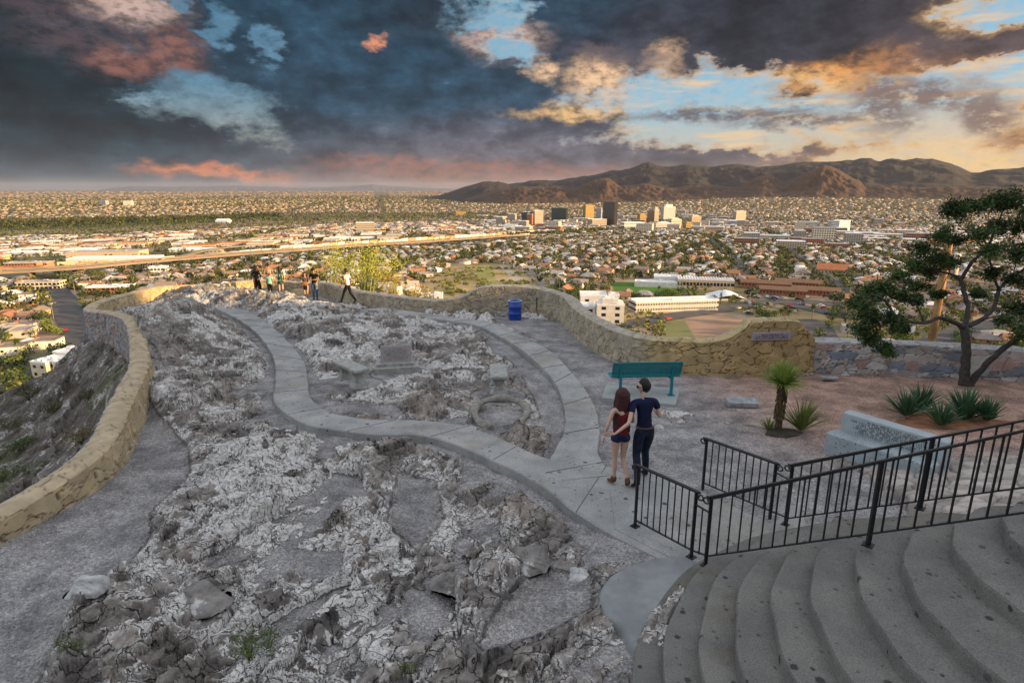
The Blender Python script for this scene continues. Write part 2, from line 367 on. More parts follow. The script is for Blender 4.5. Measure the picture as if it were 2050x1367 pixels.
# ------------------------------------------------------------------ walkway ribbons: left and right edge pixels (on the walkway's top)
PATH_UP = .12
RB1 = [((428, 614), (497, 621)), ((478, 640), (540, 650)), ((515, 668), (575, 682)), ((545, 710), (607, 720)), ((552, 760), (617, 762)), ((548, 800), (622, 795)), ((580, 832), (660, 824)), ((627, 852), (735, 838)), ((745, 868), (850, 842)),
       ((850, 872), (935, 853)), ((950, 905), (1020, 885)), ((1075, 965), (1100, 918)), ((1145, 1020), (1215, 930)), ((1225, 1068), (1310, 985)), ((1300, 1106), (1405, 1020)), ((1390, 1148), (1530, 1060))]
RB2 = [((735, 619), (770, 614)), ((860, 636), (900, 634)), ((950, 650), (985, 645)), ((1010, 678), (1050, 674)), ((1060, 712), (1105, 705)), ((1110, 765), (1155, 757)), ((1130, 820), (1190, 810)), ((1128, 862), (1200, 860)), ((1100, 920), (1198, 905)), ((1085, 965), (1225, 950))]
def rib(rb):
    L = [tuple(PG(*a, PATH_UP)) for a, b in rb]; Rr = [tuple(PG(*b, PATH_UP)) for a, b in rb]
    L = catmull(L, 10); Rr = catmull(Rr, 10); return np.array(L), np.array(Rr)
RIBS = [rib(RB1), rib(RB2)]
def ribpoly(r): return [tuple(p[:2]) for p in r[0]] + [tuple(p[:2]) for p in r[1][::-1]]
def px_poly(pts): return [tuple(PG(*p)[:2]) for p in pts]
FLAT = [px_poly([(-120, 1180), (0, 1092), (110, 1020), (200, 962), (262, 890), (292, 815), (308, 835), (370, 905), (372, 950), (290, 1025), (292, 1080), (235, 1160), (135, 1232), (70, 1367)]) + [(-4.6, 3.2), (-7.6, 3.2)],
        px_poly([(640, 600), (1000, 634), (1130, 646), (1146, 669), (1230, 724), (1450, 752), (1900, 755), (2200, 775)]) + [(26, 8)] + px_poly([(1890, 905), (1650, 868), (1420, 838), (1330, 805), (1205, 800), (1180, 760), (1110, 700), (1050, 665), (985, 640), (780, 616), (700, 612)]),
        px_poly([(470, 574), (600, 578), (720, 598), (700, 611), (640, 611), (600, 605), (570, 591), (520, 588), (470, 588)]),
        px_poly([(1000, 668), (1060, 722), (1105, 770), (1120, 830), (1090, 880), (1060, 790), (1020, 730), (960, 690)]),
        px_poly([(640, 800), (800, 812), (830, 838), (700, 830), (640, 815)]),
        px_poly([(880, 890), (960, 918), (1060, 975), (1130, 1040), (1060, 1020), (960, 950)]),
        px_poly([(790, 940), (880, 960), (900, 1040), (840, 1120), (760, 1060)]),
        px_poly([(1080, 1130), (1200, 1150), (1200, 1230), (1080, 1300), (960, 1340), (930, 1300), (1020, 1180)])]
def GS(X, Y):
    """ground of the terrace, with colour, built from cracked limestone blocks rising through gravel"""
    X = np.asarray(X, float); Y = np.asarray(Y, float); base = G(X, Y)
    flat = np.full(X.shape, 9.)
    for i, pl in enumerate(FLAT): flat = np.minimum(flat, sdf(X, Y, pl) + (0 if i < 3 else .15))
    for px, py, r_ in [(703, 772, .85), (998, 790, .62), (797, 745, .70), (1002, 832, .5), (1031, 639, .5)]:
        q = PG(px, py); flat = np.minimum(flat, np.hypot(X - q.x, Y - q.y) - r_)
    flatm = sst(flat, .30, -.15)                        # 1 where gravel lies
    pth = np.minimum(sdf(X, Y, ribpoly(RIBS[0])), sdf(X, Y, ribpoly(RIBS[1])))
    # foliation runs up and to the right
    ca, sa = math.cos(R(58)), math.sin(R(58)); wx = X + .5 * (fbm(X * .9, Y * .9, 3) - .5) + .10 * (fbm(X * 5, Y * 5, 33) - .5); wy = Y + .5 * (fbm(X * .9 + 40, Y * .9, 4) - .5) + .10 * (fbm(X * 5, Y * 5 + 9, 34) - .5)
    A = wx * ca + wy * sa; B = -wx * sa + wy * ca
    f1, f2, c1, gx, gy = vor(A * .62, B * 1.25, 21); e1 = f2 - f1
    g1, g2, c2, hx, hy = vor(A * 2.0, B * 3.9, 22); e2 = g2 - g1
    h1, h2, c3, kx, ky = vor(A * 6.0, B * 11.0, 23); e3 = h2 - h1
    low = fbm(X * .38, Y * .38, 50, 4)
    rock = .30 * (c1 - .45) + .34 * (c1 - .5) * gx + .42 * (_h(np.floor(c1 * 999), np.floor(c1 * 77), 3) - .35) * gy
    rock += .13 * (c2 - .5) + .16 * (c2 - .5) * hx + .11 * (_h(np.floor(c2 * 999), np.floor(c2 * 77), 3) - .3) * hy
    m1, m2, c4, ux, uy = vor(A * 15 + 3, B * 21, 24); e4 = m2 - m1
    rock *= .95
    rock += .055 * (c3 - .5) + .55 * (c3 - .5) * kx / 6 + .5 * (_h(np.floor(c3 * 999), np.floor(c3 * 77), 5) - .4) * ky / 8
    rock += .014 * (c4 - .5)
    rock *= .40 + .60 * sst(e1, 0, .07)
    rock -= .06 * (1 - sst(e1, .0, .07)) + .045 * (1 - sst(e2, 0, .06)) + .018 * (1 - sst(e3, 0, .07)); rock += .10 * (fbm(A * 2, B * 4, 60, 3, .5) - .5) + .40 * (low - .26)
    rock = rock * (1 - .62 * sst(X, .9, 1.8) * sst(Y, 6.6, 7.4)) - .06 * sst(X, .9, 1.8) * sst(Y, 6.6, 7.4)
    st_ = .11; rq = rock / st_ + .5 * fbm(X * 1.5, Y * 1.5, 61); fr_ = rq - np.floor(rq); rock = rock + .75 * st_ * (sst(fr_, .30, .62) - fr_) * sst(fbm(X * .8, Y * .8, 62), .35, .6)
    # mounds
    mound = np.zeros(X.shape)
    for px, py, h, rx, ry in [(490, 610, .42, 3.0, 1.6), (560, 625, .25, 3.0, 1.4), (425, 600, .55, 2.2, 1.6), (350, 690, 1.15, 2.0, 3.6), (380, 655, .7, 1.8, 2.6), (340, 800, .25, 1.2, 2.2), (700, 660, .2, 3, 3), (420, 1000, .22, 1.2, 1.2),
                              (300, 1250, .18, .8, .8), (1000, 812, .16, .8, .7), (870, 830, .12, 1, .6)]:
        q = PG(px, py); mound += h * np.exp(-((X - q.x) / rx) ** 2 - ((Y - q.y) / ry) ** 2)
    z = base + rock * (1 - flatm) * sst(pth, -.02, .5) + mound * (1 - .85 * flatm) * sst(pth, .0, 2.2) - .10 * sst(pth, .6, .1) - .02
    far = sst(Y, 13, 17) * 0.35; right = sst(X, .5, 1.6) * sst(Y, 12, 11)
    grav = base - .03 + .10 * (fbm(X * .6, Y * .6, 70, 3) - .5) + .10 * right - .04 * far
    for px, py, r_ in [(703, 765, .95), (998, 785, .75), (797, 738, .75), (1002, 832, .85), (1031, 639, .6), (850, 0, 0)]:
        if r_: q = PG(px, py); f_ = sst(np.hypot(X - q.x, Y - q.y), r_ + .5, r_ - .1); z = z * (1 - f_) + (base - .02 + .12 * (z - base)) * f_
    isg = sst(grav - z, -.03, .03) ; z = np.maximum(z, grav) ; isg = np.maximum(isg, flatm)
    z = z - .55 * sst(pth, .0, -.25)
    fine = fbm(X * 22, Y * 22, 80, 4); fine2 = fbm(X * 60, Y * 60, 85, 3); z = z + .010 * (fbm(X * 12, Y * 12, 80, 3) - .5) * (1 - isg * .6)
    z = z + isg * .012 * (vn(X * 55, Y * 55, 88) - .5)
    # colour
    patch = fbm(X * .55 + 9, Y * .55, 90, 4); tone = fbm(X * 3, Y * 3, 92, 4)
    dark = np.stack([.195 + .24 * (c2 - .35) * .5 + .10 * (c3 - .5) + .06 * (c4 - .5) + .20 * (tone - .5)] * 3, -1) * (np.array([1.09, 1.0, .90]) + .05 * (fbm(X * 2, Y * 2, 120)[..., None] - .5) * np.array([1, 0, -1.5]))
    hf = fbm(X * 7 + 2 * fbm(X * 3, Y * 3, 121), Y * 7, 122, 5, .62); veinn = 1 - np.abs(2 * fbm(X * 1.5 + .4 * hf, Y * 1.5, 123, 5, .55) - 1)
    wz = sst(patch + .55 * (hf - .5) + .07 * (1 - sst(e3, 0, .14)) + .10 * (c3 - .5), .535, .575)
    vein = sst(veinn, .925, .975) * sst(hf, .40, .52) * sst(fbm(X * .8, Y * .8, 124, 3), .40, .52)
    crack = np.maximum((1 - sst(e1, .02, .08)) * .9, (1 - sst(e2, .02, .08)) * .8) * sst(fbm(X * 1.4, Y * 1.4, 97, 3), .44, .56) * sst(hf, .40, .5)
    wm = np.clip(np.maximum(np.maximum(wz * .95, crack), vein * .9), 0, 1) * sst(fbm(X * 16, Y * 16, 99, 4), .30, .46)
    white = np.stack([.50 + .40 * (tone - .5) + .10 * (c4 - .5)] * 3, -1) * np.array([1.0, .985, .965])
    tanp = np.array([.30, .25, .21]) * (.8 + .5 * tone[..., None])
    wr = .452 + .80 * (patch - .50) + .10 * (1 - sst(e1, .0, .16)) + .07 * (1 - sst(e2, .0, .14)) + .12 * (c2 - .5) + .06 * (c3 - .5)
    c = dark
    tm = sst(fbm(X * .9 + 70, Y * .9, 101, 4), .60, .66)[..., None] * .45; c = c * (1 - tm) + tanp * tm
    deep = (1 - sst(e1, 0, .03))[..., None] * .75; c = c * (1 - deep) + np.array([.035, .03, .028]) * deep
    pink = sst(X, 3.5, 7) * sst(Y, 8.5, 11); gc = np.array([.248, .243, .243])[None] * (1 - pink[..., None]) + np.array([.31, .205, .16])[None] * pink[..., None]
    gc = gc * (.85 + .3 * fbm(X * 2, Y * 2, 130, 4)[..., None])
    c = c * (1 - isg[..., None]) + gc * isg[..., None]
    return z, c, np.stack([np.clip(wr, 0, 1), isg, 0 * isg], -1)
tt = np.concatenate([np.linspace(-1.3, -.82, 50)[:-1], np.linspace(-.82, .82, 1150), np.linspace(.82, 1.3, 50)[1:]]); yy = np.concatenate([np.linspace(1.6, 12, 500), 12 * (46 / 12) ** np.linspace(0, 1, 341)[1:]])
YY = yy[:, None] + 0 * tt[None]; XX = tt[None] * (YY + 3.2)
Z1, Cc, Mk = GS(XX, YY)
dpoly = sdf(XX, YY, TERR); Zo, _ = T(XX, YY)
sh_, s2_, cc_, _, _ = vor(XX * .9 + fbm(XX, YY, 7), YY * .9, 44); out = sst(dpoly, .05, .25)
Zo = Zo + .5 * (cc_ - .5) * sst(s2_ - sh_, 0, .15) + .25 * (fbm(XX * 2.2, YY * 2.2, 45) - .5)
ZZ = Z1 * (1 - out) + Zo * out
tn = fbm(XX * 2, YY * 2, 46)[..., None]; bush = sst(fbm(XX * .5, YY * .5, 47, 4), .56, .62)[..., None]
Co = np.array([.13, .115, .10]) * (.6 + .9 * tn) + .10 * (cc_[..., None] - .5) * .6; Co = Co * (1 - .5 * bush) + np.array([.10, .115, .04]) * .5 * bush
CC = Cc * (1 - out[..., None]) + np.clip(Co, .02, 1) * out[..., None]
# sink what lies beneath the slopes right of the stairs etc. is left as is
ny, nx = XX.shape; idx = np.arange(ny * nx).reshape(ny, nx)
FF = np.stack([idx[:-1, :-1], idx[:-1, 1:], idx[1:, 1:], idx[1:, :-1]], -1).reshape(-1, 4)
def gcol(n, vec, c):
    mk = n.new('ShaderNodeAttribute'); mk.attribute_name = 'Msk'; r_, g_, b_ = n.sep(mk.outputs['Color'])[:3]
    wv = n.v('ADD', vec, n.v('SCALE', n.v('SUBTRACT', n.noise(vec, 2.2, 4, .6, col=True), (.5, .5, .5)), .5))
    hf = n.noise(wv, 1.7, 10, .66); h2 = n.noise(wv, 20, 6, .7); h3 = n.noise(vec, 70, 4, .7)
    rv = n.new('ShaderNodeMapping'); n.put(rv.inputs['Vector'], wv); rv.inputs['Rotation'].default_value = (0, 0, R(-58)); rv.inputs['Scale'].default_value = (1, 1.7, 1); rv = rv.outputs[0]
    d1 = n.vor(rv, 2.3, 'DISTANCE_TO_EDGE'); d2 = n.vor(rv, 6.5, 'DISTANCE_TO_EDGE'); d3 = n.vor(rv, 17, 'DISTANCE_TO_EDGE')
    ck = n.m('MAXIMUM', n.m('MULTIPLY', n.ss(d1, .026, .004), n.ss(h2, .38, .52)), n.m('MULTIPLY', n.ss(d2, .035, .008), n.ss(hf, .50, .62)))
    ck = n.m('MAXIMUM', ck, n.m('MULTIPLY', n.ss(d3, .07, .02), n.m('MULTIPLY', n.ss(h2, .56, .68), .35)))
    c = n.mix(1.0, c, n.mix(n.ss(hf, .30, .70), (.62, .62, .63), (1.45, 1.43, 1.40)), 'MULTIPLY'); c = n.mix(1.0, c, n.mix(n.ss(h2, .3, .7), (.78,) * 3, (1.24,) * 3), 'MULTIPLY')
    wf = n.m('ADD', r_, n.m('ADD', n.m('MULTIPLY', n.m('SUBTRACT', hf, .5), 1.7), n.m('MULTIPLY', n.m('SUBTRACT', h2, .5), .35)))
    wm = n.m('MULTIPLY', n.ss(wf, .525, .56), n.ss(n.m('ADD', h3, n.m('MULTIPLY', h2, .5)), .58, .70))
    edge = n.m('MULTIPLY', n.ss(d1, .12, .05), n.ss(n.m('ADD', hf, n.m('MULTIPLY', r_, .35)), .62, .70)); wm = n.m('MAXIMUM', wm, n.m('MULTIPLY', edge, .85))
    wc = n.mix(n.ss(h2, .3, .7), (.50, .475, .44), (.82, .80, .765))
    rk = n.mix(wm, c, wc); rk = n.mix(n.m('MULTIPLY', ck, .85), rk, (.028, .025, .024))
    pv = n.new('ShaderNodeTexVoronoi'); n.put(pv.inputs['Vector'], vec); pv.inputs['Scale'].default_value = 48; pc = n.sep(pv.outputs['Color'])[0]; pd = pv.outputs['Distance']
    gv = n.mix(1.0, c, n.mix(pc, (.66, .66, .67), (1.42, 1.40, 1.38)), 'MULTIPLY'); gv = n.mix(n.m('MULTIPLY', n.ss(pd, .5, .66), .22), gv, (.10, .09, .085))
    cv = n.new('ShaderNodeTexVoronoi'); n.put(cv.inputs['Vector'], n.v('ADD', wv, (5, 3, 0))); cv.inputs['Scale'].default_value = 9; chip = n.m('MULTIPLY', n.m('GREATER_THAN', n.sep(cv.outputs['Color'])[1], .86), n.ss(cv.outputs['Distance'], .22, .16))
    chip = n.m('MULTIPLY', chip, n.ss(n.noise(vec, .7, 3), .42, .58)); gv = n.mix(n.m('MULTIPLY', chip, .8), gv, (.50, .48, .46))
    gm = n.ss(n.m('ADD', g_, n.m('MULTIPLY', n.m('SUBTRACT', h2, .5), .5)), .40, .60)
    hgt = n.m('ADD', n.m('MULTIPLY', hf, 3.0), n.m('ADD', n.m('MULTIPLY', h2, .55), n.m('MULTIPLY', ck, -1.0))); hgt = n.m('ADD', hgt, n.m('MULTIPLY', wm, -.25)); hg = n.m('ADD', n.m('MULTIPLY', pd, -.35), n.m('MULTIPLY', h3, .2))
    mh = n.new('ShaderNodeMix', data_type='FLOAT'); n.put(mh.inputs[0], gm); n.put(mh.inputs[2], hgt); n.put(mh.inputs[3], hg)
    bn = n.new('ShaderNodeBump'); bn.inputs['Strength'].default_value = 1.0; bn.inputs['Distance'].default_value = .032; n.put(bn.inputs['Height'], mh.outputs[0])
    b = [q for q in n.n if q.type == 'BSDF_PRINCIPLED'][0]; n.l.new(bn.outputs[0], b.inputs['Normal'])
    return n.mix(gm, rk, gv)
Mground = mat('limestone_gravel', attr='Col', rough=.95, var=.0, extra=gcol, spec=.12)
go_ = mesh_np('ground', np.stack([XX, YY, ZZ], -1).reshape(-1, 3), FF, Mground, col=np.clip(CC, .012, .9).reshape(-1, 3), kind='structure')
MM = Mk * (1 - out[..., None]) + np.array([.30, 0., 1.]) * out[..., None]
at = go_.data.color_attributes.new('Msk', 'FLOAT_COLOR', 'POINT'); at.data.foreach_set('color', np.c_[MM.reshape(-1, 3), np.ones(MM.size // 3)].astype(np.float32).ravel())
def GH(x, y):
    z, _, _ = GS(np.array([[x]]), np.array([[y]])); return float(z[0, 0])
# ------------------------------------------------------------------ walkways
def conc_extra(n, vec, c):
    def spots(sc, r, keep, o):
        t = n.new('ShaderNodeTexVoronoi'); n.put(t.inputs['Vector'], n.v('ADD', n.v('ADD', vec, o), n.v('SCALE', n.noise(vec, 40, 2, col=True), .025))); t.inputs['Scale'].default_value = sc
        q = n.sep(t.outputs['Color']); return n.m('MULTIPLY', n.ss(t.outputs['Distance'], n.m('MULTIPLY', q[1], r), n.m('MULTIPLY', q[1], r * .6)), n.m('GREATER_THAN', q[0], 1 - keep))
    s1 = spots(5.5, .30, .62, (0, 0, 0)); s2 = spots(13, .36, .40, (3.3, 1.1, 0))
    k = n.ss(n.noise(vec, 1.1, 2), .30, .50)
    c = n.mix(n.m('MULTIPLY', n.m('MAXIMUM', s1, n.m('MULTIPLY', s2, .7)), n.m('MULTIPLY', k, .85)), c, (.03, .03, .032))
    f = n.noise(vec, 1.3, 6, .65); c = n.mix(1.0, c, n.mix(n.ss(f, .3, .7), (.76, .78, .79), (1.18, 1.16, 1.13)), 'MULTIPLY'); f = n.noise(vec, .45, 4, .7); c = n.mix(n.ss(f, .52, .60), c, n.mix(1.0, c, (.86, .83, .78), 'MULTIPLY'))
    g = n.noise(vec, 75, 4, .75); return n.mix(1.0, c, n.mix(n.ss(g, .35, .65), (.74,) * 3, (1.26,) * 3), 'MULTIPLY')
Mconc = mat('walk_concrete', (.318, .318, .308), .9, 0, bump=.35, bscale=70, extra=conc_extra)
def ribbon(L, Rr, name, dz=0.0, joints=(), thick=.5):
    n = len(L); m = MB(); w = 5
    V = []
    for i in range(n):
        l, r = L[i], Rr[i]; d_ = r - l; u = d_ / np.linalg.norm(d_[:2])
        zt = l[2] * 1; row = [(l[0] - u[0] * .02, l[1] - u[1] * .02, l[2] - thick)]
        row += [(l[0], l[1], l[2] + dz - .02)] + [tuple(l + d_ * t + np.array([0, 0, dz])) for t in (.02, .25, .5, .75, .98)] + [(r[0], r[1], r[2] + dz - .02), (r[0] + u[0] * .02, r[1] + u[1] * .02, r[2] - thick)]
        V += row
    w = 9; F = [(i * w + k, i * w + k + 1, (i + 1) * w + k + 1, (i + 1) * w + k) for i in range(n - 1) for k in range(w - 1)]
    F += [tuple(range(w))[::-1], tuple((n - 1) * w + k for k in range(w))]
    o = mesh_np(name, V, F, Mconc, kind='structure'); return o
def jagged(A, s):
    A = A.copy(); A[:, 0] += .03 * (vn(A[:, 1] * 3, A[:, 0] * 3, s) - .5); A[:, 1] += .03 * (vn(A[:, 1] * 3, A[:, 0] * 3, s + 5) - .5); return A
ribbon(jagged(RIBS[0][0], 1), jagged(RIBS[0][1], 2), 'path')
ribbon(jagged(RIBS[1][0], 3), jagged(RIBS[1][1], 4), 'path', dz=-.004)
Mjoint = mat('joint_dark', (.11, .11, .108), .95, .2)
jm = MB()
for k, (L, Rr) in enumerate(RIBS):
    s_ = 0; last = 0
    for i in range(1, len(L)):
        s_ += np.linalg.norm((L[i] + Rr[i] - L[i - 1] - Rr[i - 1])[:2]) / 2
        if s_ - last > (1.5 + .8 * _h(np.array([i]), np.array([k]), 4)[0]):
            last = s_; a = L[i] + (Rr[i] - L[i]) * .01; b = L[min(i + 1 * (i % 3), len(L) - 1)] * .5 + .5 * L[i]; b = Rr[max(i - (i % 3), 0)]
            jm.bar((a[0], a[1], a[2] + .000), (b[0], b[1], b[2] + .000),   .009, .012)
jm.build('path_joints', Mjoint, kind='structure')
# thin diagonal cracks
# ------------------------------------------------------------------ stone walls
Mwall_y = mat('yellow_stone', attr='Col', rough=.9, var=.18, scale=3, bump=.6, bscale=30)
Mwall_g = mat('grey_rubble_stone', attr='Col', rough=.9, var=.15, scale=3, bump=.6, bscale=30)
def stone_wall(name, line, base_in, top, base_out, m, pal, width=.42, step=.035, cell=.34, bulge=.035, seed=0, label=None, joint=(.12, .10, .075), smear=.4, group=None, cap_col=None, out_pal=None, side=1, flatstones=1.0, ends=True, tail=None):
    """line: list of (x, y); base_in/top/base_out heights per point (lists). side: +1 when the inside lies to the right of the walking direction"""
    A = np.array([[p[0], p[1], a, b, c] for p, a, b, c in zip(line, base_in, top, base_out)]); A = np.array(catmull(A, 8)); A, q = resample(A, step)
    tan = np.gradient(A[:, :2], axis=0); tan /= np.linalg.norm(tan, axis=1)[:, None] + 1e-9
    for _ in range(12): tan[1:-1] = (tan[:-2] + tan[1:-1] * 2 + tan[2:]) / 4
    nin = np.stack([tan[:, 1], -tan[:, 0]], 1) * side                   # towards the inside
    n = len(A); hin = A[:, 3] - A[:, 2]; hout = A[:, 3] - A[:, 4]
    nv = max(8, int(max(hin.max(), .5) / step)); nt_ = max(6, int(width / step)); no = max(8, int(max(hout.max(), .5) / step / 1.5))
    V = []; UV = []; NR = []; part = []
    for k in range(nv + 1):
        t = k / nv; V.append(np.c_[A[:, :2] + nin * (width * .0 + .07 * (1 - t))[..., None] if False else A[:, :2] + nin * (.07 * (1 - t)), A[:, 2] + hin * t]); UV.append(np.c_[q, hin * t]); NR.append(np.c_[nin, 0 * q]); part.append(0)
    for k in range(1, nt_):
        t = k / nt_; rnd = .05 * math.sin(math.pi * t); V.append(np.c_[A[:, :2] - nin * width * t, A[:, 3] + rnd]); UV.append(np.c_[q, hin * 0 + hin + width * t]); NR.append(np.c_[0 * q, 0 * q, 0 * q + 1]); part.append(1)
    for k in range(no + 1):
        t = k / no; V.append(np.c_[A[:, :2] - nin * (width + .05 * t), A[:, 3] - hout * t]); UV.append(np.c_[q, hin + width + hout * t]); NR.append(np.c_[-nin, 0 * q]); part.append(2)
    V = np.array(V); UV = np.array(UV); NR = np.array(NR); part = np.array(part)[:, None] + np.zeros(n)[None]
    u = UV[..., 0]; v = UV[..., 1]
    wu = u + .12 * (fbm(u * 2.3, v * 2.3, seed) - .5) * 2; wv = v + .10 * (fbm(u * 2.3 + 30, v * 2.3, seed + 3) - .5) * 2
    wu = wu + .035 * (fbm(u * 9, v * 9, seed + 31, 4) - .5) * 2; wv = wv + .035 * (fbm(u * 9 + 5, v * 9, seed + 32, 4) - .5) * 2
    f1, f2, cid, cx, cy = vor(wu / cell / 1.35, wv / cell * 1.25, seed + 5); e = f2 - f1; g1, g2, cid2, _, _ = vor(wu / cell * 1.5, wv / cell * 2.4, seed + 6); sp = (cid > .62); e = np.where(sp, np.minimum(e, (g2 - g1) * 1.2), e); cid = np.where(sp, (cid + cid2) % 1.0, cid)
    lift = sst(e, .01, .085) * bulge * (.55 + .7 * cid) + .35 * bulge * (cx * (cid - .5) + cy * (.5 - cid)) + .02 * (fbm(u * 4, v * 4, seed + 40, 5) - .5) + .012 * (cid - .5) + .012 * (fbm(u * 9, v * 9, seed + 8) - .5)
    lift = np.where(part == 1, lift * .55, lift)
    V = V + NR * lift[..., None]; V[..., 2] += np.where(part == 1, .03 * (fbm(u * 1.3, v * .3, seed + 11) - .5), 0)
    pal = np.array(pal); pc = pal[np.minimum((cid * len(pal)).astype(int), len(pal) - 1)]
    if out_pal is not None:
        op = np.array(out_pal); oc = op[np.minimum((cid * len(op)).astype(int), len(op) - 1)]; pc = np.where((part == 2)[..., None], oc, pc)
    pc = pc * (.78 + .44 * fbm(u * 4, v * 4, seed + 13)[..., None])
    if cap_col is not None:
        pc = np.where((part == 1)[..., None], np.array(cap_col) * (.8 + .4 * fbm(u * 5, v * 5, seed + 14)[..., None]), pc)
    jk = (1 - sst(e, .01, .05 + .04 * smear)) * np.clip(sst(fbm(u * 1.9, v * 1.9, seed + 15), .30, .30 + smear * .35 + .02), 0, 1)
    jk = np.where(part == 1, jk * .8, jk); c = pc * (1 - jk[..., None]) + np.array(joint) * jk[..., None]
    if tail is not None: c = c * (1 + sst(u / q[-1], tail[0] - .02, tail[0] + .02)[..., None] * (np.array(tail[1]) - 1))
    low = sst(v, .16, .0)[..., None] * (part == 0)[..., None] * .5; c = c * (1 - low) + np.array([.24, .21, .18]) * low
    r, w = V.shape[:2]; idx = np.arange(r * w).reshape(r, w)
    F = np.stack([idx[:-1, :-1], idx[:-1, 1:], idx[1:, 1:], idx[1:, :-1]], -1).reshape(-1, 4)
    if side < 0: pass
    V2 = V.reshape(-1, 3); c2 = c.reshape(-1, 3); extra = []
    if ends:
        vb = len(V2); cen = []
        for j in (0, w - 1):
            m_ = V[:, j].mean(0); cen.append(m_)
        V2 = np.r_[V2, np.array(cen)]; c2 = np.r_[c2, np.array([c2.mean(0)] * 2)]
        for s_, j in ((0, 0), (1, w - 1)):
            extra += [(idx[k, j], idx[k + 1, j], vb + s_, vb + s_) for k in range(r - 1)] + [(idx[r - 1, j], idx[0, j], vb + s_, vb + s_)]
    FL = [tuple(f) for f in F.tolist()] + [(a, b, c_) for a, b, c_, _ in extra]
    return mesh_np(name, V2, FL, m, col=np.clip(c2, .01, 1), label=label, cat='stone wall', group=group, kind='thing')
YP = [(.40, .315, .19), (.43, .34, .205), (.37, .29, .18), (.45, .36, .22), (.39, .32, .22), (.42, .32, .17)]
OP = [(.30, .29, .30), (.36, .34, .33), (.33, .27, .24), (.26, .28, .31), (.38, .33, .29), (.42, .26, .20), (.30, .31, .31)]
line = [(x, y) for x, y, _ in LWn] + [(-16.5, 37.4), (-15.0, 37.7), (-13.4, 37.2)]
tops = [z for *_, z in LWn] + [-1.0, -1.05, -1.1]
bi = [min(float(G(x, y)) - .15, t - .2) for (x, y), t in zip(line, tops)]
bo = [t - (1.4 if i < 6 else 2.2 if i < 9 else 3.6) for i, t in enumerate(tops)]
bo = [t - (1.0 if i < 7 else 2.0 if i < 11 else 3.6) for i, t in enumerate(tops)]
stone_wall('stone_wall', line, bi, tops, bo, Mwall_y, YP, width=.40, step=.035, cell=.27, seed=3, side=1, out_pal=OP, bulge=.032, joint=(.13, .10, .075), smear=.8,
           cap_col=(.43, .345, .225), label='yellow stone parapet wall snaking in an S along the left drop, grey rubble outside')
fl = [(x, y) for x, y, _ in FWn]; fb_ = [float(G(x, y)) for x, y in fl]; ft = [b + h for b, (_, _, h) in zip(fb_, FWn)]
stone_wall('stone_wall', fl, [b - .15 for b in fb_], ft, [b - 1.3 for b in fb_], Mwall_y, [(.36, .31, .23), (.40, .34, .245), (.34, .29, .22), (.39, .32, .215), (.42, .35, .24)], width=.45, step=.038, cell=.30, seed=40, side=1,
           cap_col=(.37, .335, .27), tail=(.86, (1.12, .98, .66)), label='wavy tan fieldstone wall along the far edge, humped behind the blue drum')
rl = [(x, y) for x, y, _ in RWn]; rb_ = [float(G(x, y)) for x, y in rl]; rt = [b + h for b, (_, _, h) in zip(rb_, RWn)]
stone_wall('stone_wall', rl, [b - .15 for b in rb_], rt, [b - 1.3 for b in rb_], Mwall_g, [(.35, .33, .32), (.22, .26, .32), (.46, .42, .39), (.38, .27, .24), (.48, .46, .44), (.20, .22, .25), (.36, .32, .27), (.34, .33, .33), (.30, .32, .34), (.37, .27, .24)], width=.5, step=.04, cell=.30,
           seed=60, side=1, joint=(.17, .14, .11), smear=.5, bulge=.035, cap_col=(.36, .35, .345), label='low unpainted grey rubble wall behind the dark mesquite tree, right of the yellow plaque block')
# inscribed plaque set in the yellow block
pa, pb = P(1507, 664, 1.0), P(1583, 668, 1.0)
i0 = [i for i, w_ in enumerate(FW) if w_[0] == 1500][0]; a_, b_ = np.array(FWn[i0][:2]), np.array(FWn[i0 + 1][:2]); td = (b_ - a_) / np.linalg.norm(b_ - a_); nd = np.array([td[1], -td[0]])
def onwall(px, py):
    r = ray(px, py); base_ = a_ + nd * .085; t = np.dot(base_, nd) / np.dot(r[:2], nd); return Vector(r * t) + Vector((0, 0, HC))
c0, c1, c2_, c3_ = onwall(1507, 664), onwall(1583, 668), onwall(1583, 682), onwall(1507, 679)
Mplq = mat('plaque_granite', (.30, .27, .31), .7, .5, 60, speck=(90, .56, (.55, .5, .58)))
pm = MB(); cen = (c0 + c1 + c2_ + c3_) / 4; pw = (c1 - c0).length; ph = abs((c0 - c3_).z) * 1.02
Mx = Matrix.Translation(cen) @ Matrix.Rotation(math.atan2(td[1], td[0]), 4, 'Z')
pm.box((0, .02, 0), (pw, .07, ph), M=Mx, bev=.006)
plq = pm.build('plaque', Mplq, label='pinkish grey granite plaque set into the yellow stone block', cat='plaque')
Mengr = mat('engraving', (.10, .09, .10), .9, 0)
def engraved(parent, M, w, h, rows, cw=.028, ch=.030, margin=.08, y=-.0, seed=1, center=True, m=Mengr, thick=.004):
    rnd = random.Random(seed); mb = MB(); dy = (h - 2 * margin) / rows
    for r in range(rows):
        z = h / 2 - margin - dy * (r + .5); L = (w - 2 * margin) * (rnd.uniform(.72, 1) if r else .55); x = -L / 2
        while x < L / 2:
            nw = rnd.randint(2, 8)
            for _ in range(nw):
                if x > L / 2: break
                k = rnd.random()
                mb.box((x, y, z), (cw * .22, thick, ch), M=M)
                if k > .25: mb.box((x + cw * .28, y, z + ch * rnd.choice((-.4, 0, .4))), (cw * .4, thick, ch * .2), M=M)
                if k > .55: mb.box((x + cw * .55, y, z), (cw * .2, thick, ch), M=M)
                x += cw
            x += cw * .9
    mb.build('inscription', m, parent)
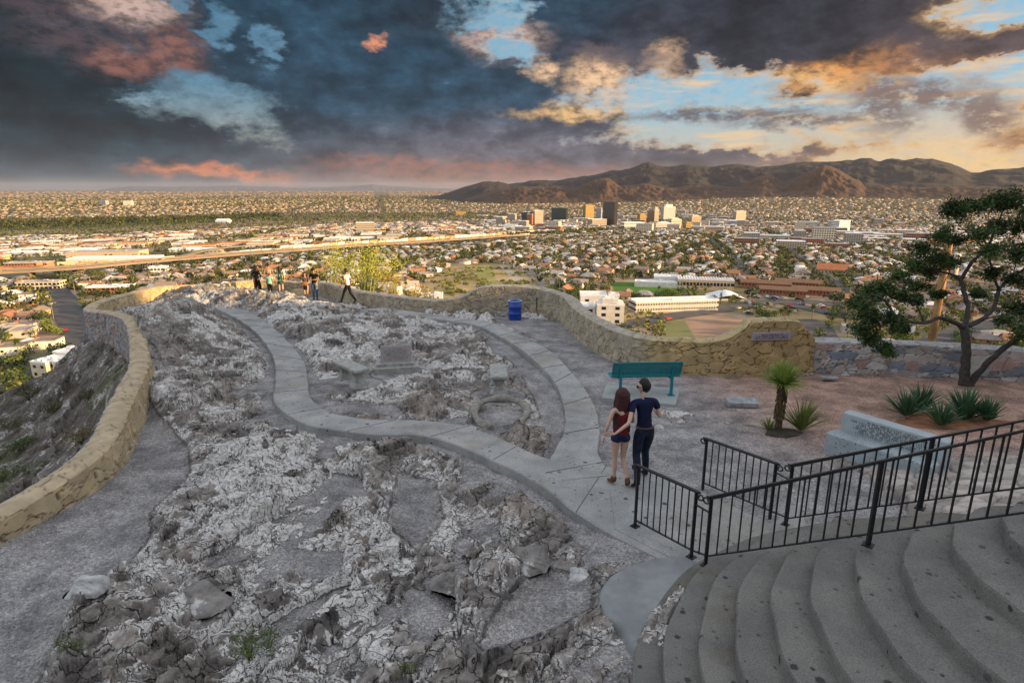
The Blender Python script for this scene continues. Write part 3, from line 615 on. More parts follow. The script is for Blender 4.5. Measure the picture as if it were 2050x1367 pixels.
engraved(plq, Mx @ Matrix.Translation((0, -.017, 0)), pw, ph, 4, cw=.030, ch=.026, margin=.035)
# ------------------------------------------------------------------ the city plain and hillsides
D_ = np.concatenate([np.linspace(22, 300, 110), 300 * (90000 / 300) ** (np.linspace(0, 1, 420)[1:])]); Az = np.radians(np.linspace(-62, 62, 760))
DD, AA = np.meshgrid(D_, Az, indexing='ij'); TX, TY = DD * np.sin(AA), DD * np.cos(AA); TZ, td0 = T(TX, TY)
innear = (TY < 45.5) & (np.abs(TX) < 1.28 * (TY + 3.2)); TZ = TZ - 1.6 * innear - 2.5 * (td0 < 0)
tn = fbm(TX / 14, TY / 14, 201, 5); tn2 = fbm(TX / 260, TY / 260, 202, 4); near_slope = sst(td0, 150, 60) * sst(TZ, HC - 69, HC - 60)
c = np.array([.34, .255, .175]) * (.62 + .75 * tn[..., None]); veg = sst(.55 * tn2 + .45 * fbm(TX / 45, TY / 45, 203, 4), .47, .58)[..., None]
c = c * (1 - .75 * veg) + np.array([.085, .095, .040]) * .75 * veg
rk = near_slope[..., None]; c = c * (1 - rk) + rk * (np.array([.15, .13, .11]) * (.5 + tn[..., None]))
far = sst(DD, 900, 3500)[..., None]; sp = _h(np.floor(AA * 2600), np.floor(np.log(DD) * 320), 9)[..., None]
c = c * (1 - far) + far * (np.array([.16, .125, .085]) * (.45 + 1.1 * sp))
ridx = np.arange(TX.size).reshape(TX.shape); TF = np.stack([ridx[:-1, :-1], ridx[:-1, 1:], ridx[1:, 1:], ridx[1:, :-1]], -1).reshape(-1, 4)[:, ::-1]
PX, PY = proj(TX, TY, TZ)
def zone(poly, colr, k=.9, var=.5, feather=2.0):
    global c
    s_ = sdf(PX, PY, poly); m_ = (sst(s_, feather, -feather) * (DD > 60))[..., None] * k; c = c * (1 - m_) + m_ * np.array(colr) * (1 - var / 2 + var * tn[..., None])
zone([(855, 560), (905, 533), (1020, 530), (1075, 560), (1095, 600), (900, 610), (840, 600)], (.36, .27, .14), var=.9)
zone([(1000, 532), (1015, 532), (1070, 580), (1045, 580)], (.40, .34, .27), 1); zone([(950, 533), (985, 533), (1000, 585), (960, 585)], (.24, .25, .08), .8, .9)
zone([(1225, 566), (1345, 562), (1380, 582), (1310, 592), (1228, 586)], (.075, .16, .03), 1, .3)
zone([(1290, 640), (1440, 622), (1500, 645), (1460, 690), (1300, 680)], (.30, .20, .14), .95); zone([(1310, 645), (1370, 640), (1400, 690), (1340, 690)], (.13, .16, .06), .8)
zone([(1250, 630), (1420, 616), (1430, 626), (1300, 645), (1255, 645)], (.40, .27, .16), .9)
zone([(-10, 445), (150, 440), (330, 436), (560, 428), (560, 436), (330, 450), (170, 456), (-10, 462)], (.05, .07, .025), .9)
zone([(-10, 463), (200, 458), (420, 446), (700, 438), (1000, 428), (1000, 434), (700, 446), (420, 458), (200, 470), (-10, 474)], (.30, .22, .14), .95)
zone([(1060, 500), (1080, 500), (1080, 501), (1060, 501)], (.3, .2, .1), .1)
Mterr = mat('city_ground', attr='Col', rough=.95, var=.10, scale=.05, bump=0, spec=.1)
mesh_np('terrain', np.stack([TX, TY, TZ], -1).reshape(-1, 3), TF, Mterr, col=np.clip(c, .015, .9).reshape(-1, 3), kind='structure')
def TZs(x, y):
    z, _ = T(np.atleast_1d(np.asarray(x, float)), np.atleast_1d(np.asarray(y, float))); return z
# ------------------------------------------------------------------ the mountain side to the right that keeps the evening sun off the terrace
ua = R(SUN_AZ); sx_, sy_ = math.sin(ua), math.cos(ua)       # horizontal direction to the sun
W_, U_ = np.meshgrid(np.linspace(55, 520, 120), np.linspace(-320, 260, 240), indexing='ij')
HX, HY = W_ * sx_ + U_ * (-sy_), W_ * sy_ + U_ * sx_
sunh = W_ * math.tan(R(SUN_EL))
crest = 1.0 - 1.25 * (U_ - 26.5) + 1.2 * (fbm(U_ / 3., W_ / 40., 301, 3) - .5); crest = np.minimum(crest, 40 + .1 * (26 - U_)); 
prof = sst(W_, 55, 150) * (1 - .35 * sst(W_, 200, 520))
HZ = -60 + (crest + 150 * math.tan(R(SUN_EL)) + 60) * prof; HZ = HZ + 3 * (fbm(HX / 12, HY / 12, 302) - .5) * sst(np.abs(U_ - 26), 10, 40); HZ = np.maximum(HZ, -75)
hid_ = np.arange(HX.size).reshape(HX.shape); HF = np.stack([hid_[:-1, :-1], hid_[:-1, 1:], hid_[1:, 1:], hid_[1:, :-1]], -1).reshape(-1, 4)
mesh_np('mountain_slope', np.stack([HX, HY, HZ], -1).reshape(-1, 3), HF, mat('dry_slope', (.22, .17, .12), .95, .4, .2), kind='structure')
# added out of view to dim the foreground: hillside and the camera's upper terrace
BX, BY = np.meshgrid(np.linspace(-90, 70, 120), np.linspace(-120, -3.0, 90), indexing='ij'); BZ = -1.5 + (-3.0 - BY) * .78 + 2.2 * (fbm(BX / 7, BY / 7, 330) - .5) * sst(-BY, 4, 14) - 8 * sst(-BX, 12, 40) - .25 * np.maximum(0, -BX - 30)
bi2 = np.arange(BX.size).reshape(BX.shape); mesh_np('added_hillside', np.stack([BX, BY, BZ], -1).reshape(-1, 3), np.stack([bi2[:-1, :-1], bi2[1:, :-1], bi2[1:, 1:], bi2[:-1, 1:]], -1).reshape(-1, 4), MATS['dry_slope'], kind='structure')
m = MB(); m.box((3.5, -2.3, .9), (16, 3.6, 4.2)); m.build('upper_terrace', mat('terrace_concrete', (.3, .3, .29), .9, .2), kind='structure')
# ------------------------------------------------------------------ mountains
def ridge_range(name, sky_px, D0, D1, colr, seed, amp=1.0, rz=.75, base_z=None, nd=90, mcol=None):
    pts = [pdir(px, py) for px, py in sky_px]; az_ = np.array([p[0] for p in pts]); e_ = np.array([p[1] for p in pts])
    a = np.linspace(az_[0], az_[-1], 620); r = np.linspace(0, 1, nd); RR, A2 = np.meshgrid(r, a, indexing='ij'); D2 = D0 + (D1 - D0) * RR
    jag = (fbm(A2 * .9, A2 * 0 + seed, seed + 2, 4) - .5) * (.30 if base_z is None else .1)
    crest_z = HC + np.tan(np.radians(np.interp(A2, az_, e_) + jag * sst(A2, az_[0] + 2, az_[0] + 7))) * (D0 + (D1 - D0) * rz)
    X2, Y2 = D2 * np.sin(np.radians(A2)), D2 * np.cos(np.radians(A2)); zb = city_z(X2, Y2) if base_z is None else np.full(X2.shape, base_z)
    sh = np.where(RR < rz, sst(RR, -.02, rz) ** 1.15, 1 - .6 * sst(RR, rz, 1.1)); s_ = (D1 - D0) / 7
    rg = 1 - np.abs(2 * fbm(X2 / s_ * 1.2, Y2 / s_ * .8, seed, 6) - 1) * 1.9; rg2 = 1 - np.abs(2 * fbm(X2 / s_ * 3.5, Y2 / s_ * 3.5, seed + 9, 5) - 1) * 1.6
    k = (.46 * rg + .42 * rg2) * 4 * sh * (1 - sh) * amp; tp_ = sst(A2, az_[0], az_[0] + 5); crest_z = zb + (crest_z - zb) * np.where(RR > rz * .55, 1, 1)
    sp_ = 4 * sh * (1 - sh)
    Z2 = zb - 10 + (crest_z - zb + 10) * np.clip(sh ** (1 + 2.2 * (1 - tp_)) * (1 - .28 * amp * sp_) + k * .42 * tp_, 0, 1.0)
    Z2 = np.where(RR > rz + .01, zb + (crest_z - zb) * sh, Z2); Z2 = np.where(base_z is None, Z2 * 1.0, Z2) 
    i2 = np.arange(X2.size).reshape(X2.shape); F2_ = np.stack([i2[:-1, :-1], i2[:-1, 1:], i2[1:, 1:], i2[1:, :-1]], -1).reshape(-1, 4)[:, ::-1]
    cc = np.array(colr) * (.7 + .6 * fbm(X2 / 260, Y2 / 260, seed + 4)[..., None]) * (1 - .3 * sst(rg2, .3, 0)[..., None])
    return mesh_np(name, np.stack([X2, Y2, Z2], -1).reshape(-1, 3), F2_, mat('bare_mountain', attr='Col', rough=1, var=0), col=cc.reshape(-1, 3), kind='structure')
ridge_range('mountain', [(850, 400), (880, 391), (905, 383), (930, 374), (965, 364), (1000, 364), (1020, 369), (1060, 362), (1100, 361), (1150, 356), (1190, 351), (1230, 342), (1262, 338), (1285, 327), (1300, 325), (1318, 331), (1340, 334), (1380, 330), (1430, 334), (1485, 329), (1520, 333), (1560, 331),
            (1610, 326), (1640, 328), (1690, 322), (1725, 316), (1745, 318), (1762, 324), (1785, 318), (1810, 321), (1835, 317), (1862, 318), (1900, 330), (1945, 346), (1990, 342), (2050, 334), (2200, 330), (2500, 350)], 7200, 13500, (.020, .0165, .0165), 401)
ridge_range('foothill', [(930, 398), (970, 388), (1000, 379), (1040, 373), (1110, 372), (1150, 376), (1185, 362), (1215, 358), (1245, 372), (1290, 366), (1330, 376), (1400, 370), (1480, 374), (1520, 352), (1545, 350), (1570, 368), (1610, 350), (1650, 331), (1685, 345), (1735, 368), (1800, 374), (1900, 372), (2000, 376), (2300, 378)], 6900, 9000, (.062, .034, .021), 420, amp=1.5, nd=80)
ridge_range('far_hills', [(200, 380), (232, 376), (262, 373), (330, 374), (420, 373), (470, 372), (520, 374), (620, 376), (700, 373), (745, 369), (790, 373), (860, 377), (930, 378)], 40000, 52000, (.10, .10, .12), 430, base_z=-168, nd=30)

# ------------------------------------------------------------------ curved stairs
Mstep = mat('step_concrete', (.185, .180, .166), .93, 0, bump=1.0, bscale=38, extra=conc_extra)
st = empty('stairs', (4.6, 4.2, 0), label='broad fan of curved concrete steps climbing to the lower right corner', cat='stairs')
SP = [(4.6, 3.75, 3.6), (4.62, 3.75, 3.32), (4.64, 3.76, 3.0), (4.68, 3.75, 2.71), (4.72, 3.75, 2.41), (4.75, 3.75, 2.1), (4.9, 3.8, 1.84), (5.0, 3.8, 1.55), (5.2, 4.1, 1.2), (5.45, 4.2, .98), (5.75, 4.3, .85), (6.1, 4.4, .8)]
def disc(cx, cy, r, z0, z1, a0, a1, seed, na=90):
    m = MB(); rd = .035; V = []; prof = [(0, z0), (0, z1 - rd), (.25 * rd, z1 - .25 * rd), (rd, z1), (.25, z1 + .002), (r, z1 + .004)]
    for i in range(na + 1):
        a = R(a0 + (a1 - a0) * i / na); rr = r + .006 * math.sin(a * 5 + seed) + .012 * math.sin(a * 17 + seed * 3); rr *= 1 + .022 * seed * float(sst(np.array([math.degrees(a)]), 190, 85)[0])
        for k, (o, z) in enumerate(prof): q = rr - o if k < 5 else 0; V.append((cx + math.cos(a) * q - 4.6, cy + math.sin(a) * q - 4.2, z))
    w = len(prof); F = [(i * w + k, i * w + k + 1, (i + 1) * w + k + 1, (i + 1) * w + k) for i in range(na) for k in range(w - 1)]
    return mesh_np('step', V, F, Mstep, st)
for k, (cx, cy, r_) in enumerate(SP): disc(cx, cy, r_, -.3 if k == 0 else .16 * k - .03, .16 * (k + 1) + .0004 * k, 58, 268, k * 1.7)
# landing at the foot of the stairs and the low curved slab beside the first step
lm = MB(); lp = [(p.x, p.y) for p in [P(1232, 1062, .1), P(1385, 1142, .1), P(1500, 1120, .1), P(1620, 1080, .1), P(1600, 1010, .1), P(1545, 1052, .1), P(1405, 988, .1), P(1310, 940, .1), P(1222, 990, .1)]]
lm.prism(lp, -.5, .128); lm.build('path', Mconc, kind='structure')
bl = [(p.x, p.y) for p in [P(x, y, .0) for x, y in [(1300, 1136), (1255, 1150), (1215, 1178), (1198, 1215), (1205, 1250), (1240, 1275), (1285, 1330), (1400, 1330), (1440, 1200), (1420, 1150), (1370, 1132)]]]
bl = [tuple(p) for p in catmull(bl, 6, closed=True)]; bm_ = MB(); n_ = len(bl); cx_, cy_ = np.mean(bl, 0)
ring_ = [(1.10, -.5), (1.07, -.02), (1.02, .08), (.97, .125), (.90, .145), (.5, .15)]
for s_, z in ring_: bm_.v += [(cx_ + (x - cx_) * s_, cy_ + (y - cy_) * s_, z + .01 * math.sin(x * 7)) for x, y in bl]
for k in range(len(ring_) - 1): bm_.f += [(k * n_ + i, k * n_ + (i + 1) % n_, (k + 1) * n_ + (i + 1) % n_, (k + 1) * n_ + i) for i in range(n_)]
bm_.f.append(tuple((len(ring_) - 1) * n_ + i for i in range(n_)))
bm_.build('landing_slab', mat('slab_concrete', (.235, .25, .25), .9, .2, 3, bump=.4, bscale=60), smooth=True, label='smooth grey concrete apron bulging out left of the lowest step', cat='slab')
# flagstone slope right of the stairs
fg = MB(); gx_, gy_ = np.meshgrid(np.linspace(5.7, 11.5, 240), np.linspace(5.0, 9.3, 190), indexing='ij')
fz = .12 + .30 * sst(9.2 - gy_, 0, 2.4) + .2 * sst(8.0 - gy_, 0, 3) + .10 * (gx_ - 6.2); g1_, g2_, gc_, _, _ = vor(gx_ * 3.2 + .5 * fbm(gx_ * 3, gy_ * 3, 5), gy_ * 5.0, 77); ge = g2_ - g1_
fz = fz + .045 * sst(ge, .02, .16) + .03 * (gc_ - .5); edge_ = np.minimum(np.minimum(gx_ - 5.7, 9.3 - gy_) , 1.0); fz = fz - .8 * sst(edge_, .12, 0)
fc = (np.array([.34, .30, .27]) * (.65 + .7 * gc_[..., None])) * sst(ge, .0, .09)[..., None] + np.array([.08, .07, .06]) * (1 - sst(ge, .0, .09)[..., None])
gi = np.arange(gx_.size).reshape(gx_.shape); mesh_np('flagstone_paving', np.stack([gx_, gy_, fz], -1).reshape(-1, 3), np.stack([gi[:-1, :-1], gi[1:, :-1], gi[1:, 1:], gi[:-1, 1:]], -1).reshape(-1, 4), Mwall_g, col=fc.reshape(-1, 3), label='crazy paved flagstone slope behind the upper handrail at the right edge', cat='stone paving')
# ------------------------------------------------------------------ handrails
Miron = mat('black_iron', (.012, .012, .014), .45, .2, 20, spec=.5)
def spiral(c, u, r0, turns=1.35, n=22, up=Vector((0, 0, 1)), sgn=1):
    return [Vector(c) + u * (r0 * (1 - .62 * t) * math.cos(a)) + up * (r0 * (1 - .62 * t) * math.sin(a)) for t, a in [(i / n, sgn * (math.pi / 2 + 2 * math.pi * turns * i / n)) for i in range(n + 1)]]
def rail_run(root, posts, hb, ht, nb, scroll0=None, scroll1=None):
    """posts: points on the ground; rails run straight between the first and last"""
    a, b = Vector(posts[0]), Vector(posts[-1]); L = (b - a); Lh = Vector((L.x, L.y, 0)).length; u = Vector((L.x, L.y, 0)).normalized()
    top = lambda t: a + L * t + Vector((0, 0, ht)); bot = lambda t: a + L * t + Vector((0, 0, hb))
    for p in posts:
        t = (Vector(p) - a).xy.dot(u.xy) / Lh; q = top(t); m = MB(); m.bar((p[0], p[1], p[2] - .02), (p[0], p[1], q.z - .012), .036); m.box((p[0], p[1], p[2] + .006), (.10, .10, .012), math.atan2(u.y, u.x)); m.build('post', Miron, root)
    m = MB(); m.bar(top(0) - u * .03, top(1) + u * .03, .048, .014); m.bar(top(0) + Vector((0, 0, -.012)), top(1) + Vector((0, 0, -.012)), .026, .022); m.build('top_rail', Miron, root)
    m = MB(); m.bar(bot(0), bot(1), .026, .014); m.build('bottom_rail', Miron, root)
    for k in range(1, nb):
        t = k / nb; z0, z1 = bot(t), top(t)
        if min(abs((Vector(p) - a).xy.dot(u.xy) / Lh - t) for p in posts) * Lh < .035: continue
        m = MB(); m.bar(z0, z1 + Vector((0, 0, -.02)), .0145); m.build('baluster', Miron, root)
    for sc0, q, dr in ((scroll0, top(0), -1), (scroll1, top(1), 1)):
        if sc0:
            m = MB(); m.tube([q + u * (dr * .0)] + spiral(q + u * (dr * .062) + Vector((0, 0, -.055)), u * (1 if dr < 0 else -1) * -1, .055), .011, 6); m.build('scroll', Miron, root, smooth=True)
A0, A1 = Vector((1.70, 7.37, .128)), Vector((2.27, 6.66, .128)); B0, B1 = Vector((2.38, 6.44, .16)), Vector((4.60, 4.25, 2.12))
ra = empty('handrail', A0, label='black iron handrail nearest the camera, running beside the couple then up the curved steps', cat='handrail'); 
def rel(root, pts): return [Vector(p) - root.location for p in pts]
rail_run(ra, rel(ra, [A0, A1]), .10, .92, 9, True, True)
t1 = .53; mid = B0 + (B1 - B0) * t1; 
rail_run(ra, rel(ra, [B0, (mid.x, mid.y, mid.z), B1]), .13, .92, 25, True, None)
m = MB(); m.bar(*rel(ra, [A1 + Vector((0, 0, .74)), B0 + Vector((0, 0, .72))]), .026, .014); m.build('link_rail', Miron, ra); m = MB(); m.bar(*rel(ra, [A1 + Vector((0, 0, .10)), B0 + Vector((0, 0, .14))]), .026, .014); m.build('link_rail', Miron, ra); m = MB(); m.bar(*rel(ra, [(A1 + B0) / 2 + Vector((0, 0, .1)), (A1 + B0) / 2 + Vector((0, 0, .74))]), .0145); m.build('link_rail', Miron, ra)
C0, C1 = Vector((2.98, 8.48, .05)), Vector((3.68, 7.64, .05)); D0, D1 = Vector((3.80, 7.42, .12)), Vector((5.75, 5.35, 1.80))
rb = empty('handrail', C0, label='black iron handrail on the far side of the steps, in front of the inscribed bench', cat='handrail')
rail_run(rb, rel(rb, [C0, C1]), .16, .90, 10, True, True)
mid = D0 + (D1 - D0) * .52; rail_run(rb, rel(rb, [D0, mid, D1]), .10, .90, 24, True, None)
m = MB(); m.bar(*rel(rb, [C1 + Vector((0, 0, .76)), D0 + Vector((0, 0, .68))]), .026, .014); m.build('link_rail', Miron, rb); m = MB(); m.bar(*rel(rb, [C1 + Vector((0, 0, .16)), D0 + Vector((0, 0, .12))]), .026, .014); m.build('link_rail', Miron, rb)
# ------------------------------------------------------------------ teal bench on its pad
Mteal = mat('teal_metal', (.005, .20, .23), .45, .1, 10, spec=.4)
pp = [P(x, y, -.16) for x, y in [(1213, 768), (1362, 776), (1352, 809), (1205, 795)]]
pd_ = MB(); pd_.prism([(p.x, p.y) for p in pp], -.5, -.17); pd_.build('bench_pad', mat('pad_concrete', (.33, .35, .34), .9, .15, 2, bump=.3), label='pale rectangular concrete pad under the teal bench', cat='concrete pad')
b1_, b2_ = P(1241, 793, -.17), P(1343, 791, -.17); bu = Vector((b2_.x - b1_.x, b2_.y - b1_.y, 0)); bw = bu.length; ang = math.atan2(bu.y, bu.x)
bn = empty('park_bench', (b1_ + b2_) / 2, ang, label='teal perforated metal bench seen from behind, facing the view', cat='bench'); bn.location.z = -.17
HW = bw / 2 + .20
def slats(name, z0, y0, z1, y1, n, par, frame=True):
    m = MB(); v = Vector((0, y1 - y0, z1 - z0)); 
    for i in range(n):
        x = -HW + (i + .5) * 2 * HW / n; m.bar((x, y0, z0), (x, y1, z1), 2 * HW / n * .86, .006)
    for t in (0, .5, 1): m.bar((-HW, y0 + v.y * t, z0 + v.z * t), (HW, y0 + v.y * t, z0 + v.z * t), .03 if t != .5 else .016, .035 if t != .5 else .012)
    for x in (-HW, 0, HW): m.bar((x, y0, z0), (x, y1, z1), .03, .03)
    return m.build(name, Mteal, par)
slats('backrest', .52, .03, .84, -.07, 70, bn); slats('seat', .46, .08, .44, .46, 70, bn)
for x in (-bw / 2, bw / 2):
    m = MB(); m.bar((x, 0, 0), (x, 0, .46), .06); m.bar((x, .0, .44), (x, -.055, .78), .045); m.bar((x, 0, .40), (x, .42, .41), .045); m.box((x, 0, .005), (.16, .16, .01)); m.build('leg', Mteal, bn)
# ------------------------------------------------------------------ concrete benches
Mcast = mat('cast_concrete', (.33, .335, .31), .95, .25, 8, bump=.8, bscale=45)
def conc_bench(pc, rz, L, label, zs=.44):
    o = empty('concrete_bench', pc, rz, label=label, cat='concrete bench', group='small cast concrete benches inside the walkway loop')
    m = MB(); m.box((0, 0, zs), (L, .42, .075), bev=.018); m.build('seat', Mcast, o)
    for x in (-L * .30, L * .30):
        m = MB(); pr = [(.17, 0), (.16, .04), (.12, .10), (.085, .2), (.095, .30), (.14, .37), (.17, .405)]
        n0 = len(m.v)
        for r, z in pr: m.v += [(x + a * r * .75, b * r * 1.15, z - .0) for a, b in ((-1, -1), (-.45, -1.12), (.45, -1.12), (1, -1), (1.05, 0), (1, 1), (.45, 1.12), (-.45, 1.12), (-1, 1), (-1.05, 0))]
        for k in range(len(pr) - 1): m.f += [(n0 + k * 10 + i, n0 + k * 10 + (i + 1) % 10, n0 + (k + 1) * 10 + (i + 1) % 10, n0 + (k + 1) * 10 + i) for i in range(10)]
        m.f.append(tuple(n0 + i for i in range(10))[::-1]); m.f.append(tuple(n0 + 60 + i for i in range(10))); m.build('pedestal', Mcast, o)
    return o
q = P(703, 742, .12); qa, qb = P(662, 735, .12), P(745, 750, .12)
e0, e1 = P(680, 733, .1), P(725, 754, .1)
conc_bench((q.x, q.y, -.19), math.atan2(e1.y - e0.y, e1.x - e0.x), 1.22, 'small concrete bench left of the inscribed stone, seen side on')
q = P(998, 757, .12); conc_bench((q.x, q.y, -.15), R(93), 1.05, 'small concrete bench at the right of the loop, seen end on')
# inscribed stone on a stepped base
Mstone = mat('memorial_granite', (.26, .235, .23), .85, .3, 50, speck=(120, .60, (.42, .39, .38)))
q = PG(795, 742); ms = empty('memorial_stone', (q.x, q.y, GH(q.x, q.y) + .02), R(11), label='slanted granite memorial stone with inscription on a stepped concrete base inside the loop', cat='memorial')
m = MB(); m.box((0, 0, .07), (1.22, .62, .22), bev=.012); m.build('plinth', Mcast, ms); m = MB(); m.box((-.05, .02, .22), (1.06, .46, .12), bev=.01); m.build('base', Mcast, ms)
sl_ = MB(); sl_.add([(-.44, -.14, .28), (.42, -.14, .28), (.42, .18, .28), (-.44, .18, .28), (-.44, .06, .72), (.42, .06, .72), (.42, .16, .72), (-.44, .16, .72)], [(3, 2, 1, 0), (4, 5, 6, 7), (0, 1, 5, 4), (1, 2, 6, 5), (2, 3, 7, 6), (3, 0, 4, 7)])
sb = sl_.build('tablet', Mstone, ms); engraved(sb, Matrix.Translation((-.01, -.042, .50)) @ Matrix.Rotation(-math.atan2(.2, .44), 4, 'X'), .80, .46, 7, cw=.026, ch=.026, margin=.05, seed=4)
# long inscribed bench-like memorial behind the far handrail
Mblue = mat('memorial_concrete', (.30, .345, .36), .8, .15, 3, bump=.35, bscale=80, speck=(28, .63, (.10, .11, .12)))
Mblue2 = mat('memorial_face', (.33, .375, .39), .75, .12, 3, bump=.3, bscale=80)
m0, m1 = P(1650, 893, .12), P(1858, 965, .12); mu = Vector((m1.x - m0.x, m1.y - m0.y, 0)); ml = mu.length * 1.02; ma = math.atan2(mu.y, mu.x)
mm = empty('inscribed_memorial', (m0.x, m0.y, .05), ma, label='long pale blue-grey memorial with a stepped front and seven lines of lettering', cat='memorial')
m = MB(); m.box((ml / 2, .16, .12), (ml, .34, .44), bev=.025); m.build('base', Mblue, mm)
m = MB(); m.box((ml / 2 + .06, .46, .28), (ml * .98, .26, .80), bev=.025); b_ = m.build('tablet', Mblue2, mm)
engraved(b_, Matrix.Translation((ml / 2 + .06, .327, .50)), ml * .86, .34, 7, cw=.036, ch=.028, margin=.03, seed=9)
# flat stone slabs lying on the gravel
q = PG(1484, 811); s1 = MB(); s1.box((0, 0, .05), (.68, .36, .12), bev=.02); o = s1.build('stone_slab', mat('slab_stone', (.27, .28, .29), .9, .4, 6, bump=.5), label='flat grey rectangular stone slab lying on the pink gravel', cat='stone slab'); o.location = (q.x, q.y, q.z + .02); o.rotation_euler = (R(3), 0, R(-4))
q = PG(1660, 761); s1 = MB(); s1.box((0, 0, .01), (.4, .22, .05), bev=.01); o = s1.build('stone_slab', MATS['slab_stone'], label='thin dark stone almost buried in gravel by the rubble wall', cat='stone slab'); o.location = (q.x, q.y, q.z + .06)
# ring of mortared stones
q = PG(1002, 832); rg_ = MB(); pth_ = []
Mring = mat('mortar_ring', (.26, .245, .215), .97, .35, 9, bump=1.0, bscale=35)
pts_ = [(Vector((q.x + .58 * math.cos(a) * (1 + .06 * math.sin(3 * a)), q.y + .80 * math.sin(a), GH(q.x, q.y) + .09 + .05 * math.sin(a))), .085 * (1 + .25 * math.sin(5 * a))) for a in [R(-50 + i * 7) for i in range(44)]]
o = rg_.tube([p for p, r in pts_], [r for p, r in pts_], 9).build('mortar_ring', Mring, smooth=True, label='crumbling mortar ring of a former planter in front of the end-on concrete bench', cat='planter ring')
# blue drum
Mdrum = mat('drum_blue', (.006, .045, .32), .42, .15, 4, spec=.5, speck=(3.2, .66, (.03, .015, .012)))
q = PG(1031, 639); dr = empty('trash_drum', (q.x, q.y, GH(q.x, q.y)), R(20), label='blue steel drum used as a trash bin beside the far wall', cat='trash bin')
z_ = [(.0, .01), (.275, .01), (.285, .03), (.28, .05), (.283, .28), (.30, .295), (.30, .31), (.285, .325), (.285, .58), (.302, .595), (.302, .61), (.287, .625), (.29, .86), (.275, .86), (.27, .30), (0, .28)]
m = MB(); m.lathe(z_, 32, cap=False); m.build('drum_body', Mdrum, dr, smooth=True)
m = MB(); m.tube([(.292 * math.cos(a), .292 * math.sin(a), .865) for a in np.linspace(0, 2 * math.pi, 33)], .016, 6, cap=False); m.build('rim', mat('drum_rim', (.42, .58, .68), .5, .2), dr, smooth=True)
q = PG(1074, 634); m = MB(); m.bar((0, 0, -.1), (0, 0, .68), .05); m.box((0, 0, .70), (.07, .07, .05)); o = m.build('metal_post', mat('old_post', (.06, .08, .075), .7, .3)); o.location = (q.x, q.y, GH(q.x, q.y)); tag(o, 'short dark metal post standing right of the blue drum', 'post')
# ledge by the group
lp0 = [(p.x, p.y) for p in [PG(x, y) for x, y in [(590, 600), (650, 594), (662, 603), (630, 609), (600, 612)]]]; m = MB(); m.prism(lp0, -2.2, float(G(0, 33.5)) - .02); m.build('ledge', mat('ledge_concrete', (.36, .33, .28), .9, .2), label='low concrete ledge at the feet of the pair in dark clothes', cat='ledge')
# boulders
Mrock = mat('boulder_rock', (.22, .205, .19), .95, .45, 3.5, bump=1.0, bscale=12, extra=lambda n, v, c: n.mix(n.ss(n.noise(v, 2.2, 5, .6), .60, .64), c, (.55, .54, .52)))
Mgold = mat('ochre_rock', (.46, .34, .18), .95, .35, 3, bump=.8, bscale=10)
def boulder(px, py, size, label, seed, m=Mrock, up=.0, z=None):
    q = PG(px, py); z = GH(q.x, q.y) if z is None else z
    return blob_mesh('boulder', m, (q.x, q.y, z + up - size[2] * .22), size, seed, label=label, cat='boulder')
boulder(398, 606, (.5, .5, .42), 'rounded dark grey boulder closest to the curved yellow wall top', 1); boulder(425, 606, (.45, .4, .42), 'cracked grey boulder at the upper end of the left walkway', 2)
boulder(460, 602, (.55, .4, .26), 'grey layered boulder right of the cracked one, behind the walkway end', 3); boulder(598, 592, (.8, .45, .55), 'big ochre boulder catching the sun between the two groups of visitors', 4, Mgold, .25)
boulder(655, 592, (.35, .3, .45), 'small ochre boulder behind the man in jeans', 5, Mgold, .15)
boulder(522, 655, (.42, .5, .35), 'white streaked rock leaning against the left walkway', 6, mat('white_rock', (.50, .50, .49), .95, .3, 5, bump=.8)); boulder(180, 1235, (.20, .17, .2), 'pale rectangular rock at the lower left gravel edge', 7, MATS['white_rock'])
boulder(408, 1235, (.30, .26, .20), 'dark flat-topped angular block in the lower left rocks', 8); boulder(1045, 1140, (.30, .26, .20), 'dark cracked block with white rim left of the stairs', 9)
boulder(1322, 862, (.13, .10, .09), 'single white rock right of the man in the blue shirt', 10, MATS['white_rock']); boulder(880, 765 - 30, (.2, .15, .12), 'small dark rock beside the inscribed stone', 11)
boulder(690, 1195, (.35, .3, .16), 'veined grey block low in the centre foreground', 12); boulder(915, 1185, (.28, .26, .16), 'squat grey rock between the two veined foreground blocks', 13); boulder(1160, 1150, (.16, .12, .12), 'pale lump beside the concrete apron', 14, MATS['white_rock'])
boulder(885, 700, (.34, .26, .24), 'dark ribbed boulder standing behind the inscribed stone', 15); boulder(845, 700, (.28, .22, .2), 'brownish boulder left of the ribbed one', 16)
